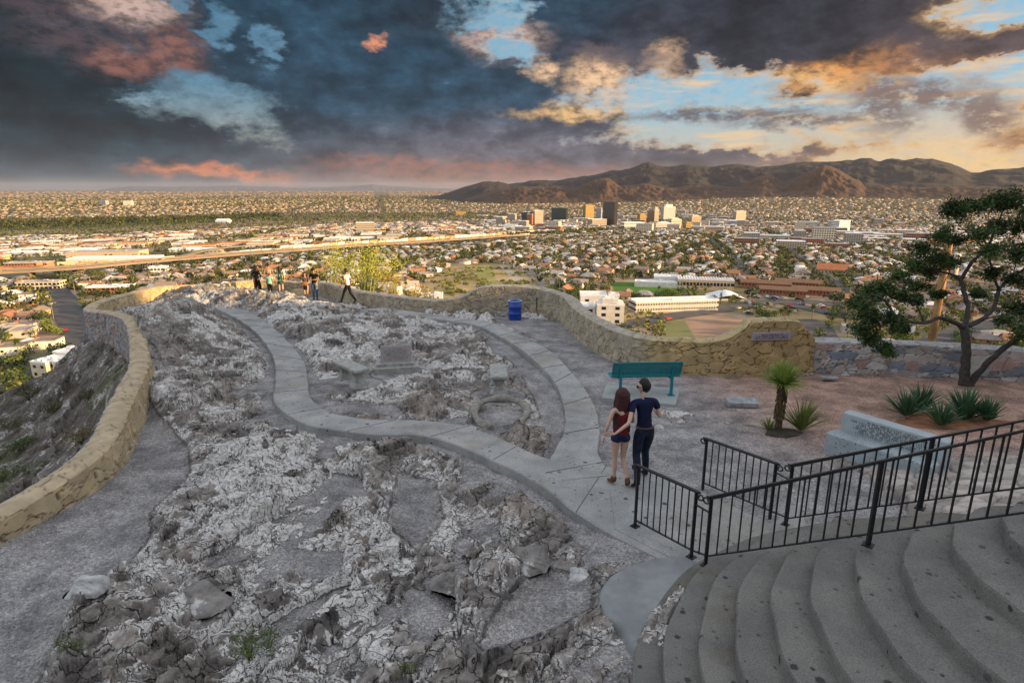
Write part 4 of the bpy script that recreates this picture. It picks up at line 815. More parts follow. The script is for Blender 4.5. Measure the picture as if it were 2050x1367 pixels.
# ------------------------------------------------------------------ plants
Mleaf_y = mat('yucca_leaf', (.22, .30, .06), .6, .35, 4); Mleaf_y2 = mat('yucca_leaf_pale', (.17, .22, .05), .6, .35, 4); Mleaf_a = mat('agave_leaf', (.055, .13, .06), .6, .3, 4); Mdry = mat('dry_leaf', (.10, .07, .035), .95, .4, 12, bump=.8)
def blades(n, L, w, seed, emin=5, emax=88, droop=.25, base_r=.03, zc=0.0, keel=.3):
    rnd = random.Random(seed); m = MB()
    for i in range(n):
        a = rnd.uniform(0, 2 * math.pi); e = R(emin + (emax - emin) * rnd.random() ** .8); l = L * rnd.uniform(.78, 1.08); ww = w * rnd.uniform(.8, 1.2); ca, sa = math.cos(a), math.sin(a); side = Vector((-sa, ca, 0))
        pts = []
        for k in range(5):
            t = k / 4; rr = base_r + l * t * math.cos(e - droop * t * t * .8); z = zc + l * t * math.sin(e - droop * t * t); pts.append((Vector((ca * rr, sa * rr, z)), ww * (.6, 1, .85, .5, .05)[k]))
        b = len(m.v); nrm = Vector((-ca * math.sin(e), -sa * math.sin(e), math.cos(e)))
        for p, wd in pts: m.v += [tuple(p + side * wd / 2), tuple(p - nrm * wd * keel), tuple(p - side * wd / 2)]
        for k in range(4): m.f += [(b + k * 3, b + k * 3 + 1, b + k * 3 + 4, b + k * 3 + 3), (b + k * 3 + 1, b + k * 3 + 2, b + k * 3 + 5, b + k * 3 + 4)]
    return m
q = PG(1556, 868); yz = GH(q.x, q.y)
yt = empty('yucca_tree', (q.x, q.y, yz), label='taller yucca with a shaggy trunk and a round head of spiky leaves', cat='yucca')
m = MB(); m.tube([(0, 0, -.1), (.01, 0, .3), (-.01, .02, .6), (.0, .02, .9), (.01, .02, 1.0)], [.075, .062, .06, .075, .06], 12)
for i in range(260):
    z = random.uniform(.3, 1.0); a = random.uniform(0, 6.28); r = .062 + .02 * random.random(); m.bar((r * math.cos(a), r * math.sin(a), z), ((r + .03) * math.cos(a + .1), (r + .03) * math.sin(a + .1), z - random.uniform(.04, .10)), .022, .006)
m.build('trunk', Mdry, yt); blades(270, .50, .026, 5, -12, 88, .12, .02, 1.0).build('crown', Mleaf_y, yt)
q2 = PG(1602, 868); o = blades(95, .66, .034, 6, 30, 86, .15, .03, .02).build('yucca_plant', Mleaf_y2, label='stemless pale green yucca right of the shaggy trunk', cat='yucca'); o.location = (q2.x, q2.y, GH(q2.x, q2.y))
q2 = PG(1538, 868); o = blades(46, .32, .02, 7, 20, 86, .2, .02, .02).build('yucca_plant', Mleaf_y2, label='tiny yucca tuft left of the shaggy trunk', cat='yucca'); o.location = (q2.x, q2.y, GH(q2.x, q2.y))
q2 = PG(1572, 872); blob_mesh('soil_mound', mat('dark_soil', (.055, .045, .035), 1, .4, 8, bump=1), (q2.x, q2.y, GH(q2.x, q2.y) - .03), (.42, .28, .12), 3, label='dark lumpy soil mound at the foot of the yuccas', cat='soil mound')
q2 = PG(1930, 850); blob_mesh('planting_bed', mat('red_soil', (.24, .115, .06), 1, .35, 5, bump=1), (q2.x, q2.y, GH(q2.x, q2.y) - .08), (2.3, 1.2, .22), 8, flat=.2, label='reddish earth bed around the dark green agaves', cat='planting bed')
for i, (px, py, L, n, lb) in enumerate([(1812, 836, .62, 80, 'leftmost dark green agave clump in the red bed'), (1843, 824, .62, 80, 'agave clump directly behind the leftmost one'), (1882, 858, .56, 80, 'low agave in front, nearest the handrail'), (1930, 842, .72, 110, 'biggest agave clump below the mesquite trunk'), (1975, 846, .55, 70, 'agave clump at the right end of the red bed')]):
    q2 = PG(px, py); o = blades(n, L, .045, 20 + i, 22, 88, .12, .03, 0).build('agave', Mleaf_a, label=lb, cat='agave'); o.location = (q2.x, q2.y, GH(q2.x, q2.y) + .08); o.rotation_euler = (0, 0, i * 1.3)
# ---- mesquite tree: limbs traced joint by joint, each at its own depth
Mbark = mat('mesquite_bark', (.062, .055, .052), .95, .4, 10, bump=1.0, bscale=18); Mmesq = mat('mesquite_leaf', (.045, .078, .021), .7, .65, 1.6)
q = PG(1932, 770); Y0 = q.y; ty = empty('mesquite_tree', (q.x, q.y, q.z), label='dark twisted mesquite tree with two trunks and feathery foliage at the right', cat='tree')
def J(px, py, dy=0.0): return PD(px, py, Y0 + dy) - ty.location
limbs = [([(1930, 775, 0), (1932, 740, 0), (1935, 700, 0), (1930, 655, .1)], [.19, .15, .135, .13]),
         ([(1938, 775, 0), (1960, 745, -.1), (2000, 705, -.3), (2050, 670, -.6), (2110, 640, -1), (2160, 600, -1.2)], [.14, .10, .09, .08, .06, .03]),
         ([(1930, 655, .1), (1905, 643, -.1), (1880, 636, -.3), (1850, 646, -.5), (1800, 638, -.8), (1770, 600, -1.0), (1745, 590, -1.1)], [.095, .07, .062, .055, .045, .035, .015]),
         ([(1930, 660, .1), (1938, 620, .3), (1930, 585, .5), (1922, 560, .7), (1900, 548, .8), (1865, 540, 1.0), (1830, 520, 1.1)], [.10, .075, .07, .065, .04, .03, .012]),
         ([(1922, 562, .7), (1950, 520, .6), (1975, 500, .5), (1995, 450, .5), (2010, 420, .4)], [.065, .055, .05, .035, .012]),
         ([(1930, 655, .1), (1965, 640, .3), (1990, 615, .6), (2000, 580, .8), (2020, 560, 1.0), (2060, 530, 1.1), (2110, 480, 1.1)], [.10, .075, .065, .055, .045, .035, .012]),
         ([(2000, 582, .8), (1985, 540, .4), (1978, 500, .2), (1960, 460, .0)], [.045, .035, .03, .01]), ([(1975, 500, .5), (1940, 470, .9), (1910, 440, 1.2)], [.03, .02, .008]),
         ([(1800, 638, -.8), (1770, 650, -1.2), (1740, 655, -1.3)], [.03, .02, .01]), ([(1850, 646, -.5), (1830, 600, -.4), (1810, 575, -.2)], [.025, .02, .008]), ([(1965, 640, .3), (2010, 630, -.2), (2060, 620, -.6)], [.03, .02, .01])]
m = MB(); ends = []
for pts, rs in limbs:
    ps = catmull([tuple(J(*p)) + (r,) for p, r in zip(pts, rs)], 5); m.tube([Vector(p[:3]) + Vector((.012 * math.sin(i * 2.3), .012 * math.cos(i * 1.7), 0)) for i, p in enumerate(ps)], [max(.004, p[3] * .76 * (1 + .07 * math.sin(i * 1.9))) for i, p in enumerate(ps)], 11)
    ends += [Vector(p[:3]) for p in ps[len(ps) // 2:]]
m.build('trunk', Mbark, ty, smooth=True)
clus = [(1905, 425, .9, .50), (1885, 470, .7, .40), (1925, 415, .6, .45), (1960, 410, .4, .45), (2000, 400, .2, .50), (2040, 400, 0, .55), (2080, 420, .3, .6), (2045, 450, .7, .5), (2000, 455, .5, .45), (1960, 465, -.3, .36), (1990, 500, -.4, .40), (2040, 505, .6, .55), (2090, 500, .5, .6), (1920, 480, 1.2, .32),
        (1850, 500, 1.0, .42), (1880, 520, .9, .45), (1830, 530, .9, .36), (1905, 525, 1.1, .32), (1860, 545, 1.3, .36), (1800, 550, .5, .32), (2030, 560, 1.0, .45), (2085, 570, .6, .6), (1985, 545, .4, .32),
        (1745, 590, -.6, .42), (1720, 610, -.9, .38), (1770, 575, -.4, .40), (1800, 590, -.4, .42), (1740, 640, -1.0, .42), (1750, 680, -1.1, .38), (1775, 700, -.9, .30), (1725, 655, -1.2, .32), (1790, 640, -1.3, .36), (1810, 660, -1.0, .32), (1840, 600, -.2, .30), (1830, 570, 0, .30),
        (2040, 620, .2, .42), (2090, 640, -.4, .5), (2045, 665, -.7, .42), (2100, 690, -1.0, .4), (2010, 640, -.5, .25), (1880, 590, .6, .22), (1960, 590, .9, .24), (2075, 600, .2, .42)]
lv = []; lf = []; tw = MB(); rn = np.random.default_rng(5)
for ci, (px, py, dy, r) in enumerate(clus):
    c_ = J(px, py, dy); e_ = min(ends, key=lambda p: (p - c_).length); tw.tube([e_, (e_ + c_) / 2 + Vector((0, 0, .06)), c_], [.014, .010, .005], 5)
    for s_ in range(11):                                         # sprays
        d_ = rn.normal(size=3); d_ /= np.linalg.norm(d_); d_[2] *= .75; tip = np.array(c_) + d_ * r * .80 * rn.uniform(.5, 1.15) * np.array([1.15, 1.25, .85]); tw.tube([c_, Vector(tip)], [.005, .003], 4, cap=False)
        n = 85; t = rn.uniform(.2, 1.08, (n, 1)); p = np.array(c_) * (1 - t) + tip * t + rn.normal(size=(n, 3)) * r * .16
        a = rn.normal(size=(n, 3)); a /= np.linalg.norm(a, axis=1)[:, None]; b = np.cross(a, rn.normal(size=(n, 3))); b /= np.linalg.norm(b, axis=1)[:, None]
        a *= rn.uniform(.045, .095, (n, 1)); b *= rn.uniform(.012, .024, (n, 1)); base_ = len(lv) * 4
        for k in range(n): lv.append((p[k] - a[k] * .5 - b[k] * .3, p[k] + b[k], p[k] + a[k] * .6, p[k] - b[k]))
tw.build('twigs', Mbark, ty); LV = np.array(lv).reshape(-1, 3); mesh_np('crown', LV, np.arange(len(LV)).reshape(-1, 4), Mmesq, ty)
# ---- utility pole beyond the wall
Mwood = mat('pole_wood', (.33, .19, .08), .85, .4, 3); up_ = empty('utility_pole', (18.55, 25.6, -12.5), label='tall sunlit wooden utility pole rising behind the rubble wall', cat='utility pole')
m = MB(); m.tube([(0, 0, 0), (0, 0, 15.2)], [.20, .145], 14); m.build('pole', Mwood, up_)
m = MB(); m.lathe([(.0, 13.5), (.20, 13.5), (.22, 13.55), (.22, 14.4), (.2, 14.45), (0, 14.45)], 18, Matrix.Translation((.42, .1, .0)), cap=False); m.build('transformer', mat('transformer_grey', (.55, .52, .46), .5, .1), up_, smooth=True)
for za in (14.2, 13.7): m = MB(); m.bar((.1, .05, za), (.35, .1, za), .05); m.build('bracket', Mwood, up_)
m = MB(); m.bar((-.9, 0, 15.0), (1.1, 0, 15.0), .10); m.build('crossarm', Mwood, up_)
# ---- yellow-green palo verde beyond the wall
Mpalo = mat('palo_verde_leaf', (.42, .44, .045), .7, .35, 2); Mpbark = mat('green_bark', (.22, .24, .08), .8, .3, 5)
def shrub(name, loc, H, W, n, ml, mb, label, cat, seed, leaf=.07, group=None, stems=7, lift=.25, hole=.45):
    rn = np.random.default_rng(seed); o = empty(name, loc, label=label, cat=cat, group=group); m = MB(); tips = []
    for s_ in range(stems):
        a = rn.uniform(0, 6.28); r = W * rn.uniform(.25, .95); tip = Vector((math.cos(a) * r, math.sin(a) * r, H * rn.uniform(.55, 1.0) * (1 - .25 * (r / W) ** 2))); mid_ = Vector((tip.x * .35 + rn.normal() * .06 * W, tip.y * .35, tip.z * .5)); w0 = .018 * H
        m.tube([p for p in [(0, 0, -.1), mid_, tip]], [w0, w0 * .6, w0 * .18], 6); tips += [mid_.lerp(tip, t) for t in (.35, .6, .8, 1)]
        for _ in range(3):
            t2 = tip + Vector(rn.normal(size=3) * np.array([.22 * W, .22 * W, .12 * H])); m.tube([mid_.lerp(tip, .6), t2], [w0 * .3, w0 * .1], 4, cap=False); tips.append(t2)
    m.build('stems', mb, o, smooth=True); tips = np.array(tips); k = rn.integers(0, len(tips), n); p = tips[k] + rn.normal(size=(n, 3)) * np.array([W * .13, W * .13, H * .09]) * hole / .45
    a = rn.normal(size=(n, 3)); a /= np.linalg.norm(a, axis=1)[:, None]; b = np.cross(a, rn.normal(size=(n, 3))); b /= np.linalg.norm(b, axis=1)[:, None]; L = leaf * rn.uniform(.6, 1.3, (n, 1)); p[:, 2] = np.maximum(p[:, 2], .03)
    V = np.stack([p - a * L * .5, p + b * L * .22, p + a * L * .5, p - b * L * .22], 1).reshape(-1, 3); mesh_np('foliage', V, np.arange(len(V)).reshape(-1, 4), ml, o); return o
def at_slope(px, py, y):
    p = PD(px, py, y); return (p.x, p.y, float(TZs(p.x, p.y)[0]))
x0 = PD(735, 590, 39); shrub('palo_verde', (x0.x, 39, -3.0), 4.2, 3.1, 3600, Mpalo, Mpbark, 'feathery yellow-green palo verde tree glowing in the sun beyond the far wall', 'tree', 31, leaf=.10, stems=12)
x0 = PD(665, 590, 40); shrub('palo_verde', (x0.x, 40, -3.0), 4.3, 1.8, 1500, Mpalo, Mpbark, 'thinner left-hand palo verde, above the man in jeans', 'tree', 32, leaf=.09, stems=7)
x0 = PD(785, 590, 38); shrub('shrub', (x0.x, 38, -2.6), 2.1, 1.2, 1500, mat('straw_leaf', (.40, .30, .08), .8, .35, 2), Mpbark, 'low straw coloured bush behind the wall, right of the palo verde', 'shrub', 33, leaf=.09, stems=9)
x0 = PD(830, 590, 37); shrub('shrub', (x0.x, 37, -2.4), 1.3, .9, 900, MATS['straw_leaf'], Mpbark, 'small golden grass tuft behind the wall nearer the blue drum', 'shrub', 34, leaf=.09, stems=9)
# slope shrubs outside the left wall
Mds = mat('desert_shrub', (.085, .095, .035), .9, .5, 2); Mgr = mat('green_weed', (.09, .14, .03), .8, .4, 2); Mst = mat('dry_tuft', (.23, .185, .10), .9, .4, 2)
for i, (px, py, H, W, mt, lb) in enumerate([(165, 885, .55, .5, Mst, 'dry straw tuft hugging the outside of the left wall'), (110, 830, .5, .55, Mds, 'olive shrub on the slope above the straw tuft'), (45, 905, .6, .6, Mgr, 'green weed patch halfway down the left slope'), (15, 975, .7, .7, Mgr, 'lush green weed at the lower left edge, outside the wall'),
        (70, 960, .55, .6, Mgr, 'green weed close to the wall on the left slope'), (185, 800, .4, .5, Mds, 'dark shrub under the wall bend'), (60, 800, .6, .6, Mds, 'dark shrub near the crest of the left slope'), (20, 860, .6, .7, Mds, 'dark shrub at the left edge, mid slope')]):
    bx = None
    for yd in np.arange(6, 40, .25):
        p = PD(px, py, yd)
        if float(TZs(p.x, p.y)[0]) >= p.z and sdf(np.array([p.x]), np.array([p.y]), TERR)[0] > .3: bx = p; break
    if bx: shrub('shrub', (bx.x, bx.y, bx.z - .05), H, W, 1400, mt, Mdry, lb, 'shrub', 50 + i, leaf=.05, stems=16)
# weeds in the foreground rocks
for i, (px, py, H, W, n, lb) in enumerate([(505, 1345, .28, .22, 260, 'wispy green weed at the bottom edge, centre left'), (540, 1320, .2, .18, 160, 'second wispy weed just right of the first'), (150, 1330, .22, .15, 90, 'thin dry weed at the bottom left corner'), (815, 1350, .16, .12, 80, 'sparse weed at the bottom centre')]):
    q2 = PG(px, py); shrub('weed', (q2.x, q2.y, GH(q2.x, q2.y)), H, W, n, Mgr, Mgr, lb, 'weed', 80 + i, leaf=.03, stems=20)
# ------------------------------------------------------------------ people
def cloth(name, c, var=.2, sc=9): return mat('cloth_' + name, c, .9, var, sc, bump=.35, bscale=30)
Mskin = mat('skin', (.42, .25, .17), .6, .08, 5); Mskin_pale = mat('skin_pale', (.52, .34, .26), .55, .08, 5); Mskin_tan = mat('skin_tan', (.34, .18, .11), .6, .08, 5)
def skin_mesh(chains, root=0, sub=2):
    """chains: list of lists of (point, radius or (rx, ry)); points closer than 1 mm are shared. returns evaluated verts, faces"""
    pts, rad, E_ = [], [], []
    def idx_(p, r):
        for i, q in enumerate(pts):
            if (Vector(q) - Vector(p)).length < .001: return i
        pts.append(tuple(p)); rad.append(r if isinstance(r, tuple) else (r, r)); return len(pts) - 1
    for ch in chains:
        ids = [idx_(p, r) for p, r in ch]
        for a, b in zip(ids, ids[1:]):
            if a != b: E_.append((a, b))
    me = bpy.data.meshes.new('tmp'); me.from_pydata(pts, E_, []); ob = bpy.data.objects.new('tmp', me); COL.objects.link(ob)
    md = ob.modifiers.new('s', 'SKIN'); md.use_smooth_shade = True; sv = me.skin_vertices[0].data
    for i, r in enumerate(rad): sv[i].radius = r; sv[i].use_root = (i == root)
    s2 = ob.modifiers.new('u', 'SUBSURF'); s2.levels = sub; s2.render_levels = sub
    dg = bpy.context.evaluated_depsgraph_get(); dg.update(); m2 = bpy.data.meshes.new_from_object(ob.evaluated_get(dg))
    V = [v.co.copy() for v in m2.vertices]; F = [tuple(p.vertices) for p in m2.polygons]
    bpy.data.objects.remove(ob); bpy.data.meshes.remove(me); bpy.data.meshes.remove(m2); return V, F
def head_shape(s=1.0, n=24, m_=18):
    V, F = [], []
    for i in range(m_ + 1):
        ph = math.pi * i / m_
        for k in range(n):
            a = 2 * math.pi * k / n; x, y, z = math.sin(ph) * math.cos(a), math.sin(ph) * math.sin(a), math.cos(ph)
            rx, ry, rz = .074, .094, .118
            if z < -.1: rx *= 1 - .30 * (-z - .1); ry *= 1 - .10 * (-z - .1)
            px_, py_, pz = x * rx, y * ry, z * rz
            if y > 0:
                fx = math.exp(-(px_ / .013) ** 2); py_ += .024 * fx * math.exp(-((pz + .022) / .022) ** 2)      # nose
                py_ += .007 * math.exp(-((pz - .022) / .010) ** 2) * math.exp(-(px_ / .045) ** 2)                  # brow
                py_ -= .008 * math.exp(-((pz - .002) / .012) ** 2) * math.exp(-((abs(px_) - .030) / .014) ** 2)    # eye sockets
                py_ += .006 * math.exp(-((pz + .062) / .007) ** 2) * math.exp(-(px_ / .022) ** 2)                  # lips
                py_ += .010 * math.exp(-((pz + .100) / .014) ** 2) * math.exp(-(px_ / .022) ** 2)                  # chin
            e = math.exp(-((py_ + .005) / .016) ** 2) * math.exp(-((pz + .012) / .026) ** 2); px_ += math.copysign(.016 * e, px_) if abs(x) > .6 else 0   # ears
            V.append(Vector((px_ * s, py_ * s, pz * s)))
    F = [(i * n + k, i * n + (k + 1) % n, (i + 1) * n + (k + 1) % n, (i + 1) * n + k) for i in range(m_) for k in range(n)]; return V, F
def hand_chains(w, d_, thumb, s=1.0, curl=.5, side=None):
    """palm from the wrist w along d_, five fingers that leave it, thumb from the side"""
    w, d_ = Vector(w), Vector(d_).normalized(); th = Vector(thumb); th = (th - d_ * th.dot(d_)).normalized(); nrm = d_.cross(th) * (1 if side is None else side)
    k0 = w + d_ * .045 * s; palm = w + d_ * .08 * s; ch = [[(tuple(w), .024 * s), (tuple(k0), (.030 * s, .018 * s))]]
    for j, (o, L) in enumerate(((.028, .070), (.010, .080), (-.009, .074), (-.027, .058))):
        a = palm + th * o * s; b = a + (d_ + nrm * .2 * curl) * L * .5 * s; c = b + (d_ + nrm * 1.2 * curl).normalized() * L * .5 * s
        ch.append([(tuple(k0), (.030 * s, .018 * s)), (tuple(a), .0105 * s), (tuple(b), .009 * s), (tuple(c), .0075 * s)])
    t0 = w + d_ * .03 * s + th * .028 * s; t1 = t0 + (th * .7 + d_ * .8) * .032 * s; t2 = t1 + (d_ + th * .25 + nrm * .3) * .028 * s
    ch.append([(tuple(k0), (.030 * s, .018 * s)), (tuple(t0), .012 * s), (tuple(t1), .0105 * s), (tuple(t2), .009 * s)]); return ch
def person(label, loc, yaw, H=1.75, lean=(0, 0), arms=None, legs=None, head=(0, 0), build=1.0, skin=Mskin, top=None, bottom=None, shoes=None, hair=None, hip=1.0, female=False, extras=None, group=None, fingers=True):
    """local frame: faces +y, x to its right; sizes for 1.75 m and scaled"""
    s = H / 1.75; root = empty('person', loc, yaw, label=label, cat='person', group=group); S_ = lambda p: (p[0] * s, p[1] * s, p[2] * s)
    lx, ly = lean; sw = (.165 if female else .185) * build; hw = (.088 if female else .09) * build
    pel, wai, che, nb, nt = (0, 0, .96), (lx * .3, ly * .3, 1.10), (lx * .8, ly * .8, 1.30), (lx, ly, 1.45), (lx + .0, ly + .015, 1.53)
    arms = arms or {}; legs = legs or {}
    aL = arms.get('L', [(-.24, -.01, 1.15), (-.26, .06, .91)]); aR = arms.get('R', [(.24, -.01, 1.15), (.26, .06, .91)])
    gL = legs.get('L', [(-.095, .02, .50), (-.10, -.02, .085)]); gR = legs.get('R', [(.095, .02, .50), (.10, -.02, .085)])
    sL, sR = (lx - sw, ly, 1.40), (lx + sw, ly, 1.40); cl = (lx * .95, ly * .95, 1.385)
    k = build
    def torso(ex=0.0, z0=.96): return [(S_(pel), (.125 * k * s + ex, .10 * k * s + ex)), (S_(wai), ((.105 if female else .125) * k * s + ex, .085 * k * s + ex)), (S_(che), (.135 * k * s + ex, .098 * k * s + ex)), (S_(cl), (.095 * k * s + ex, .07 * s + ex))]
    def arm(sh, pts, ex=0.0, upto=9, a=1.0):
        L = [(S_(cl), (.095 * k * s + ex, .07 * s + ex)), (S_(sh), .052 * k * s + ex)]; m1 = tuple((np.array(sh) * .45 + np.array(pts[0]) * .55)); L.append((S_(m1), .043 * k * s + ex))
        if upto > 1: L.append((S_(pts[0]), .036 * k * s + ex)); m2 = tuple(np.array(pts[0]) * .65 + np.array(pts[1]) * .35); L.append((S_(m2), .035 * k * s + ex)); L.append((S_(pts[1]), .022 * s + ex))
        return L
    def leg(x, pts, ex=0.0, tight=1.0, end=1):
        h = (x, 0, .90); L = [(S_(pel), (.125 * k * s + ex, .10 * k * s + ex)), (S_(h), .088 * k * hip * s + ex)]; m1 = tuple(np.array(h) * .55 + np.array(pts[0]) * .45); L.append((S_(m1), .074 * k * hip * s + ex))
        if end == 0: return L
        kn, an = np.array(pts[0]), np.array(pts[1]); L += [(S_(tuple(kn)), .052 * k * s + ex), (S_(tuple(kn * .65 + an * .35 + np.array([0, -.012, 0]))), .050 * k * s + ex), (S_(tuple(an * .92 + kn * .08)), .031 * s + ex * 1.3), (S_(tuple(an)), .033 * s + ex)]
        return L
    kk = k; k = k * .86
    tor_ = torso(); k = kk
    ch = [tor_ + [(S_(nb), .055 * s), (S_(nt), .050 * s), (S_((nt[0], nt[1] + .01, nt[2] + .06)), .05 * s)], arm(sL, aL, -.004), arm(sR, aR, -.004), leg(-hw, gL, -.003), leg(hw, gR, -.003)]
    for chn in ch[1:3]: chn[0] = tor_[3]
    for chn in ch[3:5]: chn[0] = tor_[0]
    for side, pts in (('L', aL), ('R', aR)):
        d_ = np.array(pts[1]) - np.array(pts[0]); d_ = arms.get('h' + side, tuple(d_)); th = arms.get('t' + side, (0, 1, 0))
        hc = hand_chains(S_(pts[1]), d_, th, s, arms.get('curl', .5))
        hc[0][0] = (S_(pts[1]), .022 * s)
        ch += hc if fingers else hc[:3]
    for side, pts in (('L', gL), ('R', gR)):
        an = np.array(pts[1]); t = np.array(legs.get('f' + side, (0, 1, -.1))); t = t / np.linalg.norm(t); ch.append([(S_(tuple(an)), .033 * s), (S_(tuple(an + t * .06 + np.array([0, 0, -.035]))), (.036 * s, .028 * s)), (S_(tuple(an + t * .15 + np.array([0, 0, -.05]))), (.040 * s, .022 * s))])
    V, F = skin_mesh(ch)
    hy, hp = head; HM = Matrix.Translation(Vector(S_((nt[0], nt[1] + .03, nt[2] + .105)))) @ Matrix.Rotation(hy, 4, 'Z') @ Matrix.Rotation(hp, 4, 'X')
    hv, hf = head_shape(s); b = len(V); V = V + [HM @ v for v in hv]; F = F + [tuple(b + i for i in f) for f in hf]
    mesh_np('body', [tuple(v) for v in V], F, skin, root, smooth=True)
    def shell(name, chains, m, tf=None, sub=2):
        V, F = skin_mesh(chains, sub=sub); V = [tuple(tf(v)) if tf else tuple(v) for v in V]; return mesh_np(name, V, F, m, root, smooth=True)
    E2 = .012 * s
    if top:
        m, kind = top
        body_ = [(S_((lx * .1, ly * .1, .90)), (.138 * k * s + E2 * 1.3, .118 * k * s + E2)), (S_((lx * .2, ly * .2, 1.0)), (.128 * k * s + E2 * 1.2, .108 * k * s + E2))] + torso(E2)[1:]
        c = [body_]
        if kind == 'tshirt': c += [arm(sL, aL, E2 * 1.2, 1), arm(sR, aR, E2 * 1.2, 1)]
        elif kind == 'long': c += [arm(sL, aL, E2 * .9), arm(sR, aR, E2 * .9)]
        elif kind == 'tank': c = [body_[:3] + [(S_((lx * .8, ly * .8, 1.30)), (.142 * k * s + E2, .104 * k * s + E2)), (S_((lx * .95, ly * .95, 1.395)), (.145 * k * s + E2, .085 * s + E2))]]
        elif kind == 'dress':
            c = [[(S_((0, 0, .62)), (.21 * k * s, .17 * k * s)), (S_((0, 0, .85)), (.175 * k * s, .14 * k * s))] + torso(E2)[1:], arm(sL, aL, E2 * .6, 1), arm(sR, aR, E2 * .6, 1)]
        shell({'dress': 'dress', 'tank': 'top'}.get(kind, 'shirt'), c, m)
    if bottom:
        m, kind = bottom
        if kind == 'trousers': c = [leg(-hw, gL, E2 * 1.3), leg(hw, gR, E2 * 1.3), [(S_(pel), (.125 * k * s + E2, .10 * k * s + E2)), (S_((lx * .2, ly * .2, 1.04)), (.12 * k * s + E2, .09 * k * s + E2))]]
        elif kind == 'shorts':
            c = []
            for x, g in ((-hw, gL), (hw, gR)):
                h = np.array((x, 0, .90)); kn = np.array(g[0]); c.append([(S_(pel), (.13 * k * s + E2, .105 * k * s + E2)), (S_(tuple(h)), .095 * k * hip * s + E2), (S_(tuple(h * .8 + kn * .2)), .09 * k * hip * s + E2)])
            c.append([(S_(pel), (.13 * k * s + E2, .105 * k * s + E2)), (S_((lx * .2, ly * .2, 1.05)), (.115 * k * s + E2, .09 * k * s + E2))])
        elif kind == 'skirt': c = [[(S_((0, 0, .66)), (.15 * k * s, .125 * k * s)), (S_((0, 0, .85)), (.155 * k * s, .13 * k * s)), (S_((0, 0, 1.04)), (.13 * k * s, .10 * k * s))]]
        shell({'trousers': 'trousers', 'shorts': 'shorts', 'skirt': 'skirt'}[kind], c, m)
    if shoes:
        m, hi = shoes
        for side, pts in (('L', gL), ('R', gR)):
            an = np.array(pts[1]); kn = np.array(pts[0]); t = np.array(legs.get('f' + side, (0, 1, -.1))); t = t / np.linalg.norm(t)
            c = [[(S_(tuple(an + (kn - an) * (.20 if hi else .06))), (.046 if hi else .036) * s), (S_(tuple(an)), .045 * s), (S_(tuple(an + t * .055 + np.array([0, 0, -.038]))), (.047 * s, .036 * s)), (S_(tuple(an + t * .13 + np.array([0, 0, -.05]))), (.047 * s, .030 * s)), (S_(tuple(an + t * .175 + np.array([0, 0, -.057]))), (.038 * s, .022 * s))],
                 [(S_(tuple(an)), .045 * s), (S_(tuple(an - t * .03 + np.array([0, 0, -.045]))), (.040 * s, .035 * s))]]
            shell('shoe', c, m)
    if hair:
        m, kind = hair; n, mm_ = 32, 20; V, F = [], []; L = {'short': 0, 'long': .50, 'mid': .14}[kind]
        for i in range(mm_ + 1):
            ph = math.pi * (.0 + .78 * i / mm_)
            for kx in range(n):
                a = 2 * math.pi * kx / n; z = math.cos(ph); sr = math.sin(ph) if (z > 0 or not L) else (1 - .22 * (-z) ** 3); x, y = sr * math.cos(a), sr * math.sin(a); lo = max(0, -z - .0); front = max(0, y)
                rx, ry, rz = (.124, .128, .132) if L > .3 else (.090, .104, .128); ys = y; zz = z * rz
                if front > .15 and z < .45: ys = y * .45 if z < .3 else y * .8                       # leaves the face open
                if L and y < .25: zz = z * rz - L * max(0, (-z + .15)) * (1.2 if y < 0 else .8)
                w_ = 1 + ((.42 if L > .3 else .2) * lo + .10 * math.sin(a * 6 + ph * 9) * lo if L else -.25 * lo) + .16 * (vn(np.array([a * 3]), np.array([ph * 2.2 + len(label)]), 3)[0] - .5)
                V.append(tuple(HM @ Vector((x * rx * w_ * s, (ys * ry * w_ - .012 - (.03 * lo if L else 0)) * s, (zz + .012 + .012 * vn(np.array([a * 5]), np.array([ph * 4]), 5)[0]) * s))))
        F = [(i * n + q, i * n + (q + 1) % n, (i + 1) * n + (q + 1) % n, (i + 1) * n + q) for i in range(mm_) for q in range(n)] + [tuple(mm_ * n + q for q in range(n))]
        ho_ = mesh_np('hair', V, F, m, root, smooth=True)
    if extras: extras(root, s, HM, S_)
    m = MB()
    for sx in (-1, 1): m.lathe([(.001, -.008), (.010, -.003), (.011, .003), (.001, .008)], 8, HM @ Matrix.Translation((sx * .030 * s, .082 * s, .002 * s)) @ Matrix.Rotation(math.pi / 2, 4, 'X'), cap=False)
    m.build('eyes', mat('eye_dark', (.03, .02, .015), .3, 0), root, smooth=True); return root
Mhr = mat('hair_auburn', (.055, .008, .010), .55, .7, 22, bump=1, bscale=60, spec=.4); Mhb = mat('hair_black', (.010, .008, .008), .55, .5, 22, bump=1, bscale=60, spec=.4); Mhbr = mat('hair_brown', (.05, .022, .012), .6, .5, 22, bump=1, bscale=60)
navy = cloth('navy', (.006, .012, .05)); denim = cloth('denim', (.010, .018, .042), .5, 12); wine = cloth('wine', (.13, .010, .014)); dshort = cloth('denim_blue', (.012, .020, .065), .4, 14); black = cloth('black', (.008, .008, .010)); white = cloth('white', (.78, .76, .74), .06)
brown_boot = mat('brown_leather', (.11, .052, .025), .6, .25, 12); black_boot = mat('black_leather', (.02, .014, .012), .5, .2, 12)
